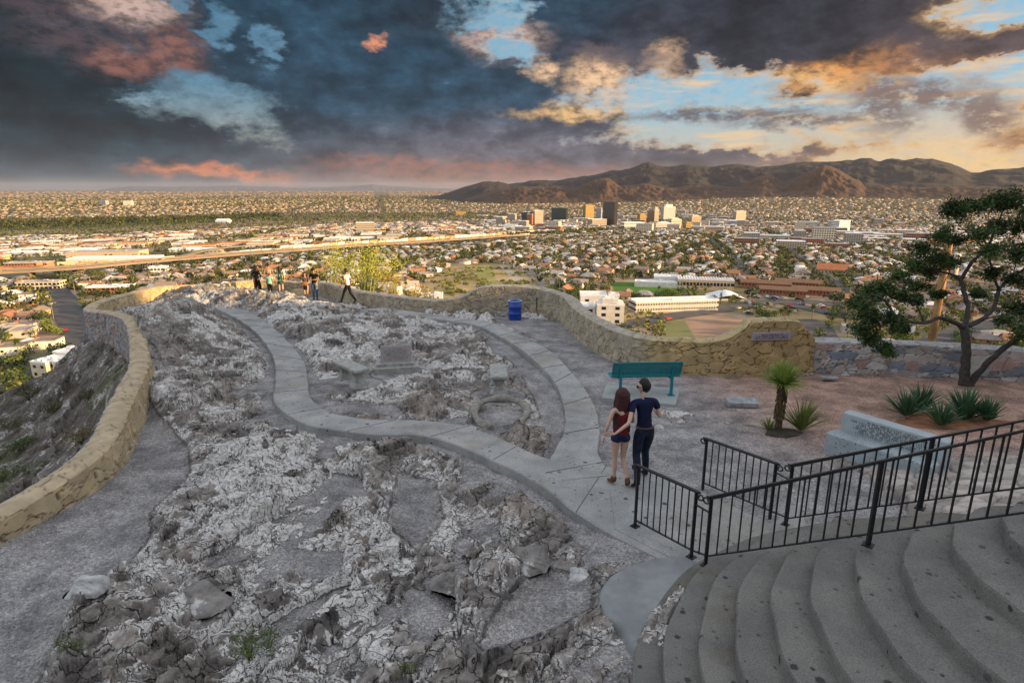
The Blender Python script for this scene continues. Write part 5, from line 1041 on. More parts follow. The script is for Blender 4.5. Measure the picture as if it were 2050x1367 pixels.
# the couple walking away arm in arm
def shades(root, s, HM, S_):
    m = MB()
    for sx in (-1, 1): m.box((sx * .033 * s, .096 * s, .004 * s), (.054 * s, .012 * s, .040 * s), M=HM, bev=.004)
    for sx in (-1, 1): m.bar(HM @ Vector((sx * .062 * s, .09 * s, .010 * s)), HM @ Vector((sx * .083 * s, .0, .012 * s)), .006)
    m.build('sunglasses', black_boot, root)
    m = MB(); p = [S_((.10, -.085, 1.43)), S_((.02, -.125, 1.25)), S_((-.08, -.13, 1.05))]; m.tube([S_((.06, -.05, 1.47))] + p, .012, 6); m.build('strap', black, root)
    m = MB(); m.tube([S_((.135 * math.cos(a), .115 * math.sin(a), 1.0)) for a in np.linspace(0, 6.283, 25)], .012, 6, cap=False); m.build('belt', mat('belt_tan', (.12, .07, .04), .7, .2), root)
wz = .128
cp = P(1287, 968, wz)
person('man in dark blue T-shirt and jeans, arm round the red-haired woman', (cp.x - .02, cp.y + .02, wz), R(14), 1.69, lean=(-.01, .04),
       arms=dict(L=[(-.36, -.17, 1.15), (-.60, -.20, 1.01)], hL=(-.9, .42, -.15), tL=(0, .1, 1), R=[(.235, -.06, 1.16), (.22, .17, 1.22)], tR=(0, 0, 1), curl=.25), legs=dict(L=[(-.09, .06, .50), (-.17, -.20, .14)], R=[(.11, .16, .50), (.17, .20, .085)], fL=(-.1, 1, -.5), fR=(.05, 1, .0)),
       head=(R(48), R(-4)), skin=Mskin_pale, top=(navy, 'tshirt'), bottom=(denim, 'trousers'), shoes=(black_boot, True), hair=(Mhb, 'short'), extras=shades)
cw = P(1234, 970, wz)
def wex(root, s, HM, S_):
    m = MB(); c = Vector(S_((-.285, -.015, .94))); m.tube([c + Vector((.028 * math.cos(a), .028 * math.sin(a), .0)) for a in np.linspace(0, 6.283, 17)], .008, 6, cap=False); m.build('bracelet', mat('bracelet_silver', (.6, .6, .62), .3, 0, metal=.6), root)
    V, F = skin_mesh([[(S_((0, 0, .93)), (.18 * s, .152 * s)), (S_((0, 0, 1.0)), (.15 * s, .125 * s)), (S_((0, 0, 1.10)), (.115 * s, .095 * s))]]); mesh_np('peplum', [tuple(v) for v in V], F, wine, root, smooth=True)
person('woman with long auburn hair, wine red top and denim shorts, walking with the man', (cw.x + .03, cw.y, wz), R(8), 1.56, lean=(.02, .02), female=True,
       arms=dict(L=[(-.26, -.05, 1.14), (-.30, .0, .90)], R=[(.22, .04, 1.16), (.16, .22, 1.12)], tL=(0, 1, 0), tR=(0, 0, 1)), legs=dict(L=[(-.08, .02, .50), (-.07, .05, .085)], R=[(.075, .06, .50), (.13, -.13, .13)], fL=(-.35, 1, -.08), fR=(.2, 1, -.55)),
       head=(R(-8), R(4)), skin=Mskin_pale, top=(wine, 'tank'), bottom=(dshort, 'shorts'), shoes=(brown_boot, True), hair=(Mhr, 'long'), extras=wex)
def foot(px, py, off=0.0):
    q = PG(px, py); return q
# man in the white shirt striding left
f = PG(699, 614); person('man in a white shirt and black trousers striding left along the far wall', (f.x, f.y, GH(f.x, f.y) + .01), R(78), 1.76, lean=(0, .03), arms=dict(L=[(-.25, .05, 1.15), (-.26, .22, .93)], R=[(.25, -.10, 1.16), (.27, -.02, .92)]),
    legs=dict(L=[(-.09, .20, .52), (-.09, .36, .10)], R=[(.09, -.08, .50), (.09, -.34, .15)], fL=(0, 1, .1), fR=(0, 1, -.6)), skin=Mskin_tan, top=(white, 'tshirt'), bottom=(black, 'trousers'), shoes=(black_boot, False), hair=(Mhb, 'short'), head=(R(10), 0), fingers=True)
GZ = float(G(0, 33.5)) - .02
def bagx(root, s, HM, S_):
    m = MB(); m.box(S_((.02, .20, 1.10)), (.30 * s, .10 * s, .20 * s), bev=.02); m.build('handbag', mat('tan_bag', (.30, .13, .05), .6, .2), root)
f = PG(614, 601); person('woman in a short black skirt and grey top with pink trainers, holding a tan bag', (f.x, f.y, GZ), R(192), 1.62, female=True, build=1.1, arms=dict(L=[(-.24, .04, 1.14), (-.08, .24, 1.12)], R=[(.24, .04, 1.14), (.08, .24, 1.16)]), skin=Mskin, top=(cloth('grey', (.09, .075, .085), .5, 14), 'tshirt'),
    bottom=(black, 'skirt'), shoes=(mat('pink_shoe', (.75, .03, .20), .5, .1), False), hair=(Mhbr, 'long'), head=(0, R(-14)), extras=bagx, legs=dict(L=[(-.08, .04, .5), (-.05, .0, .085)], R=[(.08, .02, .5), (.04, -.06, .085)]))
def cap_(root, s, HM, S_):
    m = MB(); m.lathe([(.105 * s, .045 * s), (.108 * s, .07 * s), (.09 * s, .125 * s), (.03 * s, .145 * s), (.001, .147 * s)], 20, HM, cap=False); m.box((0, .115 * s, .055 * s), (.14 * s, .10 * s, .014 * s), M=HM, bev=.005); m.build('cap', black, root, smooth=False)
f = PG(632, 599); person('man in a black T-shirt, cap and faded jeans looking down at his phone', (f.x, f.y, GZ), R(172), 1.78, build=1.12, arms=dict(L=[(-.26, .03, 1.15), (-.12, .26, 1.16)], R=[(.26, .03, 1.15), (.10, .26, 1.14)]), skin=Mskin_tan, top=(black, 'tshirt'), bottom=(cloth('faded_denim', (.10, .15, .24), .5, 10), 'trousers'),
    shoes=(black_boot, False), hair=(Mhb, 'short'), head=(0, R(-22)), extras=cap_)
# group of five at the left
gz = float(G(0, 34.5)) + .05
def pg(px): q = P(px, 590, gz); return (q.x, 34.6 if False else q.y, gz)
x = P(507, 588, gz); person('thin person in dark clothes at the left end of the group of five', (x.x, x.y + .6, gz - .05), R(20), 1.70, female=True, skin=Mskin_tan, top=(cloth('dark_brown', (.03, .02, .018)), 'long'), bottom=(cloth('rust', (.10, .045, .03)), 'trousers'), hair=(Mhb, 'mid'), shoes=(black_boot, False))
x = P(518, 590, gz); person('person all in black with a hand on the hip, seen from behind', (x.x, x.y, gz), R(-28), 1.72, arms=dict(L=[(-.34, -.06, 1.18), (-.17, .02, 1.02)], R=[(.24, .06, 1.15), (.14, .24, 1.12)]), legs=dict(L=[(-.09, -.04, .5), (-.12, -.14, .10)], R=[(.12, .08, .5), (.20, .06, .085)]), skin=Mskin_pale, top=(black, 'long'), bottom=(black, 'trousers'), hair=(Mhbr, 'mid'), shoes=(black_boot, False))
x = P(535, 588, gz); person('man with shaved head in a beige sleeveless shirt facing the city', (x.x, x.y + .5, gz), R(25), 1.76, build=1.02, skin=Mskin_tan, top=(cloth('beige', (.34, .27, .22)), 'tank'), bottom=(cloth('moss', (.06, .11, .05)), 'trousers'), hair=(Mhb, 'short'), shoes=(black_boot, False))
def redhat(root, s, HM, S_):
    m = MB(); m.lathe([(.108 * s, -.01 * s), (.115 * s, .04 * s), (.10 * s, .10 * s), (.05 * s, .14 * s), (.001, .148 * s)], 20, HM, cap=False); m.build('hat', mat('red_hat', (.62, .02, .015), .8, .15), root, smooth=True)
x = P(545, 590, gz); person('child in a red knitted hat and mint green T-shirt', (x.x, x.y - .2, gz), R(5), 1.30, build=1.25, skin=Mskin, top=(cloth('mint', (.24, .60, .45), .1), 'tshirt'), bottom=(black, 'trousers'), hair=(Mhb, 'short'), shoes=(black_boot, False), extras=redhat)
x = P(564, 590, gz); person('woman in a dark green dress with pale dots, right end of the group', (x.x, x.y, gz), R(22), 1.66, female=True, build=1.08, arms=dict(L=[(-.28, .03, 1.16), (-.18, .22, 1.20)], R=[(.24, .0, 1.15), (.25, .06, .91)]), skin=Mskin_pale, top=(mat('dotted_cloth', (.014, .05, .03), .9, .2, 5, speck=(16, .60, (.55, .6, .5))), 'dress'), hair=(Mhb, 'mid'), shoes=(black_boot, False))
# ------------------------------------------------------------------ the city
def PT(px, py):
    r = ray(px, py); t = np.geomspace(60, 60000, 900); x, y, z = r[0] * t, r[1] * t, HC + r[2] * t
    zt, dd_ = T(x, y); h = np.where((z <= zt) & (dd_ > 20))[0]; i = h[0] if len(h) else -1
    a, b = t[max(i - 1, 0)], t[i]
    for _ in range(14):
        m_ = (a + b) / 2; zt_ = T(r[0] * m_, r[1] * m_)[0]
        if HC + r[2] * m_ <= float(zt_): b = m_
        else: a = m_
    return Vector((r[0] * b, r[1] * b, HC + r[2] * b))
def cmat(n, c, v=.12, rough=.85, spec=.2): return mat(n, c, rough, v, .35, spec=spec, detail=3)
Mwin = mat('window_glass', (.02, .022, .025), .25, 0, spec=.6)
# ---- roads
Masph = mat('asphalt', (.085, .08, .078), .9, .2, .15); Mlight = mat('bright_road', (.24, .20, .165), .9, .2, .1); Mmark = mat('road_paint', (.7, .68, .6), .8, .05)
ROADS = []
def road(pts, w, m=Masph, z=.35, px=True, marks=True):
    ps = [PT(*p) for p in pts]; c_ = np.array(catmull([(p.x, p.y) for p in ps], 10)); c_, q = resample(np.c_[c_, c_[:, 0] * 0], 5.0); c_ = c_[:, :2]
    t = np.gradient(c_, axis=0); t /= np.linalg.norm(t, axis=1)[:, None]; n_ = np.stack([t[:, 1], -t[:, 0]], 1); ROADS.append((c_, w / 2))
    zz = TZs(c_[:, 0], c_[:, 1]); 
    for _ in range(6): zz[1:-1] = (zz[:-2] + zz[1:-1] + zz[2:]) / 3
    V = []
    for k in (-1, -.33, .33, 1): 
        pp_ = c_ + n_ * w / 2 * k; V.append(np.c_[pp_, np.maximum(zz, TZs(pp_[:, 0], pp_[:, 1])) + z])
    V = np.stack(V, 1); i_ = np.arange(V.shape[0] * 4).reshape(-1, 4); F = np.stack([i_[:-1, :-1], i_[:-1, 1:], i_[1:, 1:], i_[1:, :-1]], -1).reshape(-1, 4)
    mesh_np('road', V.reshape(-1, 3), F, m, kind='structure'); return c_, zz + z
r_left, rz_left = road([(235, 770), (190, 700), (150, 640), (112, 585), (90, 558)], 17)
road([(-40, 800), (20, 765), (70, 742), (120, 735)], 9); road([(-60, 640), (60, 622), (160, 612), (260, 600)], 9); road([(150, 640), (210, 632), (330, 615)], 9)
r_sch, rz_sch = road([(1235, 655), (1310, 640), (1430, 622), (1520, 608), (1600, 604), (1690, 612)], 14); road([(1500, 570), (1560, 600), (1620, 618), (1740, 640), (1850, 650)], 12)
r_par, rz_par = road([(1655, 720), (1640, 680), (1628, 655), (1600, 640)], 18); road([(1830, 720), (1870, 690), (1930, 660), (2040, 640)], 14)
road([(1060, 545), (1090, 575), (1110, 600)], 7, Mlight); road([(720, 575), (770, 555), (800, 540), (812, 528)], 10)
for pts in ([(1280, 560), (1350, 540), (1430, 522), (1500, 510)], [(1080, 535), (1200, 520), (1330, 500), (1420, 488)], [(1500, 560), (1480, 530), (1440, 500), (1420, 470)], [(1560, 590), (1700, 560), (1850, 540), (2050, 520)], [(900, 525), (960, 505), (1000, 492)], [(300, 600), (420, 572), (520, 556), (640, 545), (760, 530)], [(1700, 600), (1660, 560), (1600, 520), (1560, 480), (1530, 460)]): road(pts, 10, marks=False)
for pts in ([(-40, 470), (200, 462), (420, 452), (560, 444), (760, 436), (1000, 428)], [(430, 560 - 72), (520, 470), (600, 455), (660, 444)]): road(pts, 26, Mlight, z=.8)
# ---- raised freeway
Mdeck = mat('freeway_concrete', (.22, .175, .135), .9, .15, .1)
fw_px = [(-140, 572), (0, 561), (150, 550), (300, 536), (450, 523), (600, 510), (720, 501), (850, 492), (1000, 480), (1120, 469), (1200, 462), (1300, 455)]
fwp = [PT(*p) for p in fw_px]; fc_, _q = resample(np.array(catmull([(p.x, p.y, p.z) for p in fwp], 8)), 12.0); 
for _ in range(10): fc_[1:-1, 2] = (fc_[:-2, 2] + fc_[1:-1, 2] + fc_[2:, 2]) / 3
ft_ = np.gradient(fc_[:, :2], axis=0); ft_ /= np.linalg.norm(ft_, axis=1)[:, None]; fn_ = np.stack([ft_[:, 1], -ft_[:, 0]], 1)
fup = 6.5 * sst(_q, _q[-1] * .62, _q[-1] * .40) + .9
fwy = empty('freeway', fc_[0], label='long raised concrete freeway on piers crossing the city from the left edge', cat='freeway'); o0 = Vector(fc_[0])
for nm, off, w, h in (('deck', -9, 15, 1.2), ('deck', 9, 15, 1.2)):
    V = []
    for i in range(len(fc_)):
        c_ = fc_[i, :2] + fn_[i] * off; z = fc_[i, 2] + fup[i] + (0 if off < 0 else .6)
        for a, b in ((-.5, -h), (-.5, .95), (-.47, .95), (-.47, 0), (.47, 0), (.47, .95), (.5, .95), (.5, -h)): p = c_ + fn_[i] * w * a; V.append((p[0] - o0.x, p[1] - o0.y, z + b - o0.z))
    F = [(i * 8 + k, i * 8 + (k + 1) % 8, (i + 1) * 8 + (k + 1) % 8, (i + 1) * 8 + k) for i in range(len(fc_) - 1) for k in range(8)]; dk_ = mesh_np('deck', V, F, Mdeck, fwy)
    V = []
    for i in range(len(fc_)):
        c_ = fc_[i, :2] + fn_[i] * off; z = fc_[i, 2] + fup[i] + (0 if off < 0 else .6) + .02
        for a in (-.455, .455): p = c_ + fn_[i] * w * a; V.append((p[0] - o0.x, p[1] - o0.y, z - o0.z))
    mesh_np('road_surface', V, [(i * 2, i * 2 + 1, i * 2 + 3, i * 2 + 2) for i in range(len(fc_) - 1)], Masph, dk_)
for i in range(0, int(len(fc_) * .45), 3):
    for off in (-9, 9):
        m = MB(); c_ = fc_[i, :2] + fn_[i] * off; g = fc_[i, 2] - o0.z; top = g + fup[i] - 1.0; ang = math.atan2(fn_[i][1], fn_[i][0])
        for s_ in (-4.5, 0, 4.5): p = c_ + fn_[i] * s_; m.bar((p[0] - o0.x, p[1] - o0.y, g - 3), (p[0] - o0.x, p[1] - o0.y, top), 1.1)
        m.box((c_[0] - o0.x, c_[1] - o0.y, top), (12.5, 1.3, 1.1), ang); m.build('pier', Mdeck, fwy)
ROADS.append((fc_[:, :2], 22))
# ramp overpass curving off to the yard
rp = [PT(*p) for p in [(330, 528), (380, 517), (440, 508), (520, 500), (600, 492)]]; rc, rq = resample(np.array(catmull([(p.x, p.y, p.z) for p in rp], 8)), 12.0); rmp = MB(); rt_ = np.gradient(rc[:, :2], axis=0); rt_ /= np.linalg.norm(rt_, axis=1)[:, None]
for i in range(len(rc) - 1):
    u = 7 * math.sin(math.pi * min(1, max(0, i / len(rc)))); rmp.bar((rc[i, 0], rc[i, 1], rc[i, 2] + u + 1), (rc[i + 1, 0], rc[i + 1, 1], rc[i + 1, 2] + 7 * math.sin(math.pi * (i + 1) / len(rc)) + 1), 9, 1.4)
rmp.build('overpass', Mdeck, label='single overpass ramp arching away from the freeway above the rail yard', cat='overpass'); ROADS.append((rc[:, :2], 12))
# ---- freight trains in the yard
Mcar = [cmat('boxcar_' + str(i), c) for i, c in enumerate([(.50, .33, .15), (.55, .42, .26), (.62, .58, .52), (.45, .25, .13), (.66, .64, .60)])]
Mbed = mat('rail_bed', (.22, .16, .11), .95, .3, .2)
def train(px, label, seed):
    ps = [PT(*p) for p in px]; c_, q = resample(np.array(catmull([(p.x, p.y, p.z) for p in ps], 10)), 17.0); rnd = random.Random(seed); root = empty('freight_train', c_[0], label=label, cat='train', group='freight trains in the rail yard'); o_ = Vector(c_[0])
    for i in range(min(len(c_) - 1, 95)):
        a, b = Vector(c_[i]), Vector(c_[i + 1]); d_ = (b - a).normalized(); m = MB(); H = rnd.choice((3.6, 4.4, 4.4, 5.0)); mid_ = (a + b) / 2 - o_; az_ = math.atan2(d_.y, d_.x)
        m.box(mid_ + Vector((0, 0, 1.4 + H / 2)), (15.6, 3.1, H), az_); m.box(mid_ + Vector((0, 0, 1.0)), (13, 2.4, .8), az_); m.build('boxcar', rnd.choice(Mcar), root)
    ROADS.append((c_[:, :2], 6)); return c_
train([(-60, 547), (90, 538), (220, 530), (340, 521), (500, 513), (620, 504)], 'nearest row of tan boxcars running along the left part of the freeway', 1)
train([(430, 514), (620, 500), (730, 494), (830, 488), (940, 481), (1060, 472)], 'long boxcar row behind the palo verde, beside the freeway', 2)
train([(560, 500), (700, 491), (840, 482), (960, 474), (1100, 463), (1200, 456)], 'farthest boxcar row curving towards downtown', 3)
rb_pts = [PT(*p) for p in [(-60, 543), (220, 526), (500, 508), (730, 492), (960, 476), (1200, 459)]]; cb, _ = resample(np.array(catmull([(p.x, p.y, p.z) for p in rb_pts], 10)), 20.); tb = np.gradient(cb[:, :2], axis=0); tb /= np.linalg.norm(tb, axis=1)[:, None]; nb_ = np.stack([tb[:, 1], -tb[:, 0]], 1)
pl, pr = cb[:, :2] - nb_ * 32, cb[:, :2] + nb_ * 24; V = np.stack([np.c_[pl, TZs(pl[:, 0], pl[:, 1]) + .5], np.c_[cb[:, :2], TZs(cb[:, 0], cb[:, 1]) + .6], np.c_[pr, TZs(pr[:, 0], pr[:, 1]) + .5]], 1).reshape(-1, 3)
mesh_np('rail_yard_ground', V, [(i * 3 + k, i * 3 + k + 1, i * 3 + k + 4, i * 3 + k + 3) for i in range(len(cb) - 1) for k in (0, 1)], Mbed, kind='structure'); ROADS.append((cb[:, :2], 32))
# ---- buildings made of flat-roofed blocks
def blocks(name, origin, rz, blks, mw, mr, label, cat='building', group=None, win=None, nofront=False, units=True, seed=1, under=8):
    """blks: (x0, x1, y0, y1, h, floors) with y away from the front; windows as dark recesses in rows"""
    rnd = random.Random(seed); root = empty(name, origin, rz, label=label, cat=cat, group=group); nwin = 0
    for bi_, (x0, x1, y0, y1, h, fl, *rest) in enumerate(blks):
        z0 = rest[0] if rest else 0.0; m = MB(); m.box(((x0 + x1) / 2, (y0 + y1) / 2, z0 + (h - under * (z0 == 0)) / 2), (x1 - x0, y1 - y0, h + under * (z0 == 0))); w_ = m.build('wall', mw, root)
        m = MB(); t = .35
        for c_, d_ in ((((x0 + x1) / 2, y0 + t / 2 - .05), (x1 - x0 + .1, t)), (((x0 + x1) / 2, y1 - t / 2 + .05), (x1 - x0 + .1, t)), ((x0 + t / 2 - .05, (y0 + y1) / 2), (t, y1 - y0 - 2 * t + .1)), ((x1 - t / 2 + .05, (y0 + y1) / 2), (t, y1 - y0 - 2 * t + .1))): m.box((*c_, z0 + h + .35), (*d_, .7))
        m.box(((x0 + x1) / 2, (y0 + y1) / 2, z0 + h + .03), (x1 - x0 - 2 * t, y1 - y0 - 2 * t, .06)); rf = m.build('roof', mr, root)
        if units:
            for _ in range(rnd.randint(2, 5)):
                m = MB(); ux, uy = rnd.uniform(x0 + 1, x1 - 1), rnd.uniform(y0 + 1, y1 - 1); m.box((ux, uy, z0 + h + .7), (min(3, (x1 - x0) * .15), min(2.4, (y1 - y0) * .15), 1.3)); m.build('roof_unit', mr, rf)
        if win and fl:
            kind, ww, wh, sp_ = win; fh = h / fl
            for f_ in range(fl):
                zc = z0 + fh * (f_ + .55)
                if kind == 'grid':
                    for ax in (0, 1, 2):
                        L = (x1 - x0) if ax == 0 else (y1 - y0); nn = max(1, int(L / sp_))
                        for k in range(nn):
                            if nwin > 96: break
                            u = (k + .5) / nn; m = MB(); nwin += 1
                            if ax == 0: m.box((x0 + L * u, y0 + .06, zc), (ww, .2, wh))
                            elif ax == 1: m.box((x1 - .06, y0 + L * u, zc), (.2, ww, wh))
                            else: m.box((x0 + .06, y0 + L * u, zc), (.2, ww, wh))
                            m.build('window', Mwin, root)
                else:
                    m = MB(); m.box(((x0 + x1) / 2, (y0 + y1) / 2, zc), (x1 - x0 + .16, y1 - y0 + .16, wh)); m.build('window_band', Mwin if kind == 'band' else win[4], root)
                    if kind == 'band' and ww:
                        m = MB()
                        for k in range(int((x1 - x0) / sp_)): m.box((x0 + (k + .5) * sp_, y0 - .02, zc), (ww, .3, wh + .02))
                        for k in range(int((y1 - y0) / sp_)): m.box((x1 + .02, y0 + (k + .5) * sp_, zc), (.3, ww, wh + .02))
                        m.build('mullions', mw, root)
    return root
Mcream = cmat('cream_wall', (.62, .52, .38)); Mwhite = cmat('white_wall', (.72, .68, .62)); Mwroof = cmat('white_roof', (.76, .74, .72), .08); Mtan = cmat('tan_wall', (.50, .38, .25)); Mgroof = cmat('grey_roof', (.40, .37, .35), .2)
Mbrk = cmat('brick_wall', (.33, .135, .075)); Mbroof = cmat('brown_roof', (.20, .115, .07)); Mterra = cmat('terracotta_roof', (.42, .16, .07)); Mpale = cmat('pale_wall', (.60, .56, .50))
KEEP = []
def keep(px, py, r): q_ = PT(px, py); KEEP.append((q_.x, q_.y, r))
q_ = PT(66, 756); Q = q_; blocks('office_building', q_, R(-14), [(0, 7.5, 0, 10, 6.0, 2), (9, 19, 1.5, 11, 6.2, 2), (-1.5, 13, 10.3, 19, 7, 0), (5, 15, 19.3, 34, 8.2, 0), (15.3, 30, 11.3, 38, 8.4, 2)], Mcream, Mwroof, 'big cream office with white flat roofs right below the left wall bend', win=('grid', 1.4, 1.2, 3.4), seed=3); KEEP.append((q_.x + 12, q_.y + 18, 27))
q_ = PT(1194, 650); blocks('office_building', q_, R(-4), [(0, 14.5, 0, 13, 10.6, 3), (-16, -.3, 7, 20, 8, 2), (-8, 7, 20.3, 34, 12, 2), (3, 11, 3, 9, 2.8, 0, 10.6), (8, 14, 22, 30, 6, 1, 6)], Mpale, Mwroof, 'pale multi-storey medical building with square dark windows just beyond the wavy wall', win=('grid', 2.3, 1.7, 5.2), seed=5); KEEP.append((q_.x, q_.y + 15, 30))
q_ = PT(1272, 626); blocks('school_building', q_, R(9), [(0, 52, 0, 12, 6.0, 2)], Mpale, Mwroof, 'long low cream school building with two rows of windows behind the dirt basin', win=('band', .7, 1.1, 1.6), seed=6); KEEP.append((q_.x + 30, q_.y + 10, 42))
q_ = PT(1356, 577); sg = blocks('gymnasium', q_, R(-12), [(0, 40, 0, 13, 6.5, 1)], Mtan, Mwroof, 'tan gymnasium with a white sawtooth roof at the end of the green field', win=('band', .5, 2.2, 2.4), units=False); KEEP.append((q_.x + 26, q_.y + 8, 34))
for k in range(20):
    m = MB(); x = 1.2 + k * 1.98; m.add([(x - .8, .3, 6.6), (x + .8, .3, 6.6), (x + .8, 12.7, 6.6), (x - .8, 12.7, 6.6), (x - .7, .3, 7.7), (x - .7, 12.7, 7.7)], [(0, 1, 4), (3, 5, 2), (0, 4, 5, 3), (1, 2, 5, 4)]); m.build('skylight', Mwroof, sg)
q_ = PT(1270, 574); blocks('school_wing', q_, R(-14), [(0, 34, 0, 11, 3.6, 0), (14, 34, 12, 24, 6.4, 1)], Mpale, Mwroof, 'low white-roofed wing left of the sawtooth gymnasium', win=('band', 0, .8, 3)); KEEP.append((q_.x + 24, q_.y + 14, 34))
q_ = PT(1462, 603); tr = empty('domed_hall', q_, label='white swooping tent-like roof right of the long school building', cat='hall'); V = []; F = []
for i in range(13):
    for k in range(13): a, b = i / 6 - 1, k / 6 - 1; V.append((a * 11, 10 + b * 10, 1.2 + 4.5 * max(0, 1 - (a * a) ** .8) * (1 - .45 * b * b) ))
mesh_np('roof', V, [(i * 13 + k, i * 13 + k + 1, (i + 1) * 13 + k + 1, (i + 1) * 13 + k) for i in range(12) for k in range(12)], Mwroof, tr, smooth=True); m = MB(); m.box((0, 10, 0), (19, 17, 2.6)); m.build('wall', Mpale, tr); KEEP.append((q_.x, q_.y + 12, 22))
def gable(name, origin, rz, L, W, H, rh, mw, mr, label, cat, group=None, over=.8, nwin=8, hip=0.0, under=4, windows=True):
    root = empty(name, origin, rz, label=label, cat=cat, group=group); x, y = L / 2, W / 2; m = MB()
    m.add([(-x, -y, -under), (x, -y, -under), (x, y, -under), (-x, y, -under), (-x, -y, H), (x, -y, H), (x, y, H), (-x, y, H)] + ([(-x, 0, H + rh - .1), (x, 0, H + rh - .1)] if not hip else []), [(0, 1, 5, 4), (1, 2, 6, 5), (2, 3, 7, 6), (3, 0, 4, 7)] + ([(4, 8, 7), (5, 6, 9)] if not hip else [])); m.build('wall', mw, root)
    X, Y = x + over, y + over; d_ = over * rh / y * .9; rx = X - hip * (y + over); m = MB()
    for t in (0, .22): m.v += [(-X, -Y, H - d_ + t), (X, -Y, H - d_ + t), (X, Y, H - d_ + t), (-X, Y, H - d_ + t), (-rx, 0, H + rh + t), (rx, 0, H + rh + t)]
    m.f += [(0, 4, 5, 1), (2, 5, 4, 3), (0, 3, 4), (1, 5, 2)] if hip else [(0, 4, 5, 1), (2, 5, 4, 3)]
    m.f += ([(6, 7, 11, 10), (8, 9, 10, 11), (6, 10, 9), (7, 8, 11)] if hip else [(6, 7, 11, 10), (8, 9, 10, 11)]) + [(0, 1, 7, 6), (1, 2, 8, 7), (2, 3, 9, 8), (3, 0, 6, 9)]
    m.build('roof', mr, root)
    if windows:
        for k in range(nwin):
            u = -x + L * (k + .5) / nwin
            m = MB(); m.box((u, -y, H * .55), (min(1.3, L / nwin * .5), .18, 1.2)); m.build('window', Mwin, root)
        for sx in (-1, 1): m = MB(); m.box((sx * x, 0, H * .55), (.18, 1.3, 1.2)); m.build('window', Mwin, root)
        m = MB(); m.box((L * .08, -y - .02, 1.05), (1.0, .18, 2.1)); m.build('door', cmat('door_brown', (.12, .06, .03)), root)
    return root
for i, (px, py, L, rz, lb) in enumerate([(1532, 576, 34, -24, 'leftmost long brown-roofed brick row building right of the gymnasium'), (1566, 590, 30, -24, 'long brown-roofed brick row nearest the school road'), (1598, 574, 32, -24, 'long brown-roofed brick row farthest back of the four'), (1632, 590, 30, -24, 'long brown-roofed brick row at the right end of the four')]):
    q_ = PT(px, py); gable('row_house', q_, R(rz), L, 8.5, 4, 1.8, Mbrk, Mbroof, lb, 'row building', 'long brown brick row buildings', nwin=14); KEEP.append((q_.x, q_.y, 24))
q_ = PT(1664, 548); gable('hall', q_, R(-28), 24, 17, 5, 4.5, Mtan, Mterra, 'big orange-brown gabled hall among trees on the right', 'hall'); KEEP.append((q_.x, q_.y, 26))
q_ = PT(448, 447); gable('white_barn', q_, R(-10), 62, 34, 12, 9, Mwhite, Mwroof, 'large white gabled shed alone by the river road at left', 'shed', windows=False); KEEP.append((q_.x, q_.y, 50))
q_ = PT(861, 602); blocks('house', q_, R(3), [(-6.5, 2, 0, 9, 3.4, 1), (2.3, 8, 0, 9, 3.7, 1)], Mwhite, Mwroof, 'white flat-roofed house directly behind the far wall, at the near edge of the tan field', 'house', win=('grid', 1.2, 1, 3)); KEEP.append((q_.x, q_.y + 4, 16))
q_ = PT(782, 592); blocks('house', q_, R(-12), [(-5, 5, 0, 9, 5.2, 1)], Mwhite, Mwroof, 'tall white flat-roofed house half hidden by the palo verde', 'house', win=('grid', 1, 1, 4)); KEEP.append((q_.x, q_.y + 4, 14))
q_ = PT(222, 530); blocks('warehouse', q_, R(9), [(-46, 48, 0, 26, 7, 1)], Mpale, Mwroof, 'very long pale warehouse with a white roof behind the left freeway', 'warehouse', win=('grid', 2, 1, 9)); KEEP.append((q_.x, q_.y + 20, 75))
q_ = PT(180, 548 - 33); blocks('warehouse', q_, R(9), [(-30, 62, 0, 34, 6.5, 0)], Mtan, Mgroof, 'wide grey-roofed depot behind the long white warehouse', 'warehouse'); KEEP.append((q_.x + 20, q_.y + 20, 75))
for i, (px, py, w, d_, h, mw, mr, lb) in enumerate([(52, 540, 42, 16, 7, Mbrk, Mgroof, 'red brick warehouse at the left edge behind the first boxcars'), (76, 580, 30, 11, 5.4, Mcream, Mgroof, 'cream two-storey block just below the left freeway'), (215, 590, 28, 12, 5, Mbrk, Mwroof, 'brick block below the left freeway, nearer than the white one'), (315, 553, 14, 10, 8, Mwhite, Mwroof, 'white block touching the left freeway')]):
    q_ = PT(px + (0 if i else 0), py); blocks('commercial_block', q_, R(8), [(-w / 2, w / 2, 0, d_, h, 2)], mw, mr, lb, 'building', win=('band', .8, 1.6, 3)); KEEP.append((q_.x, q_.y + d_ / 2, w * .6))
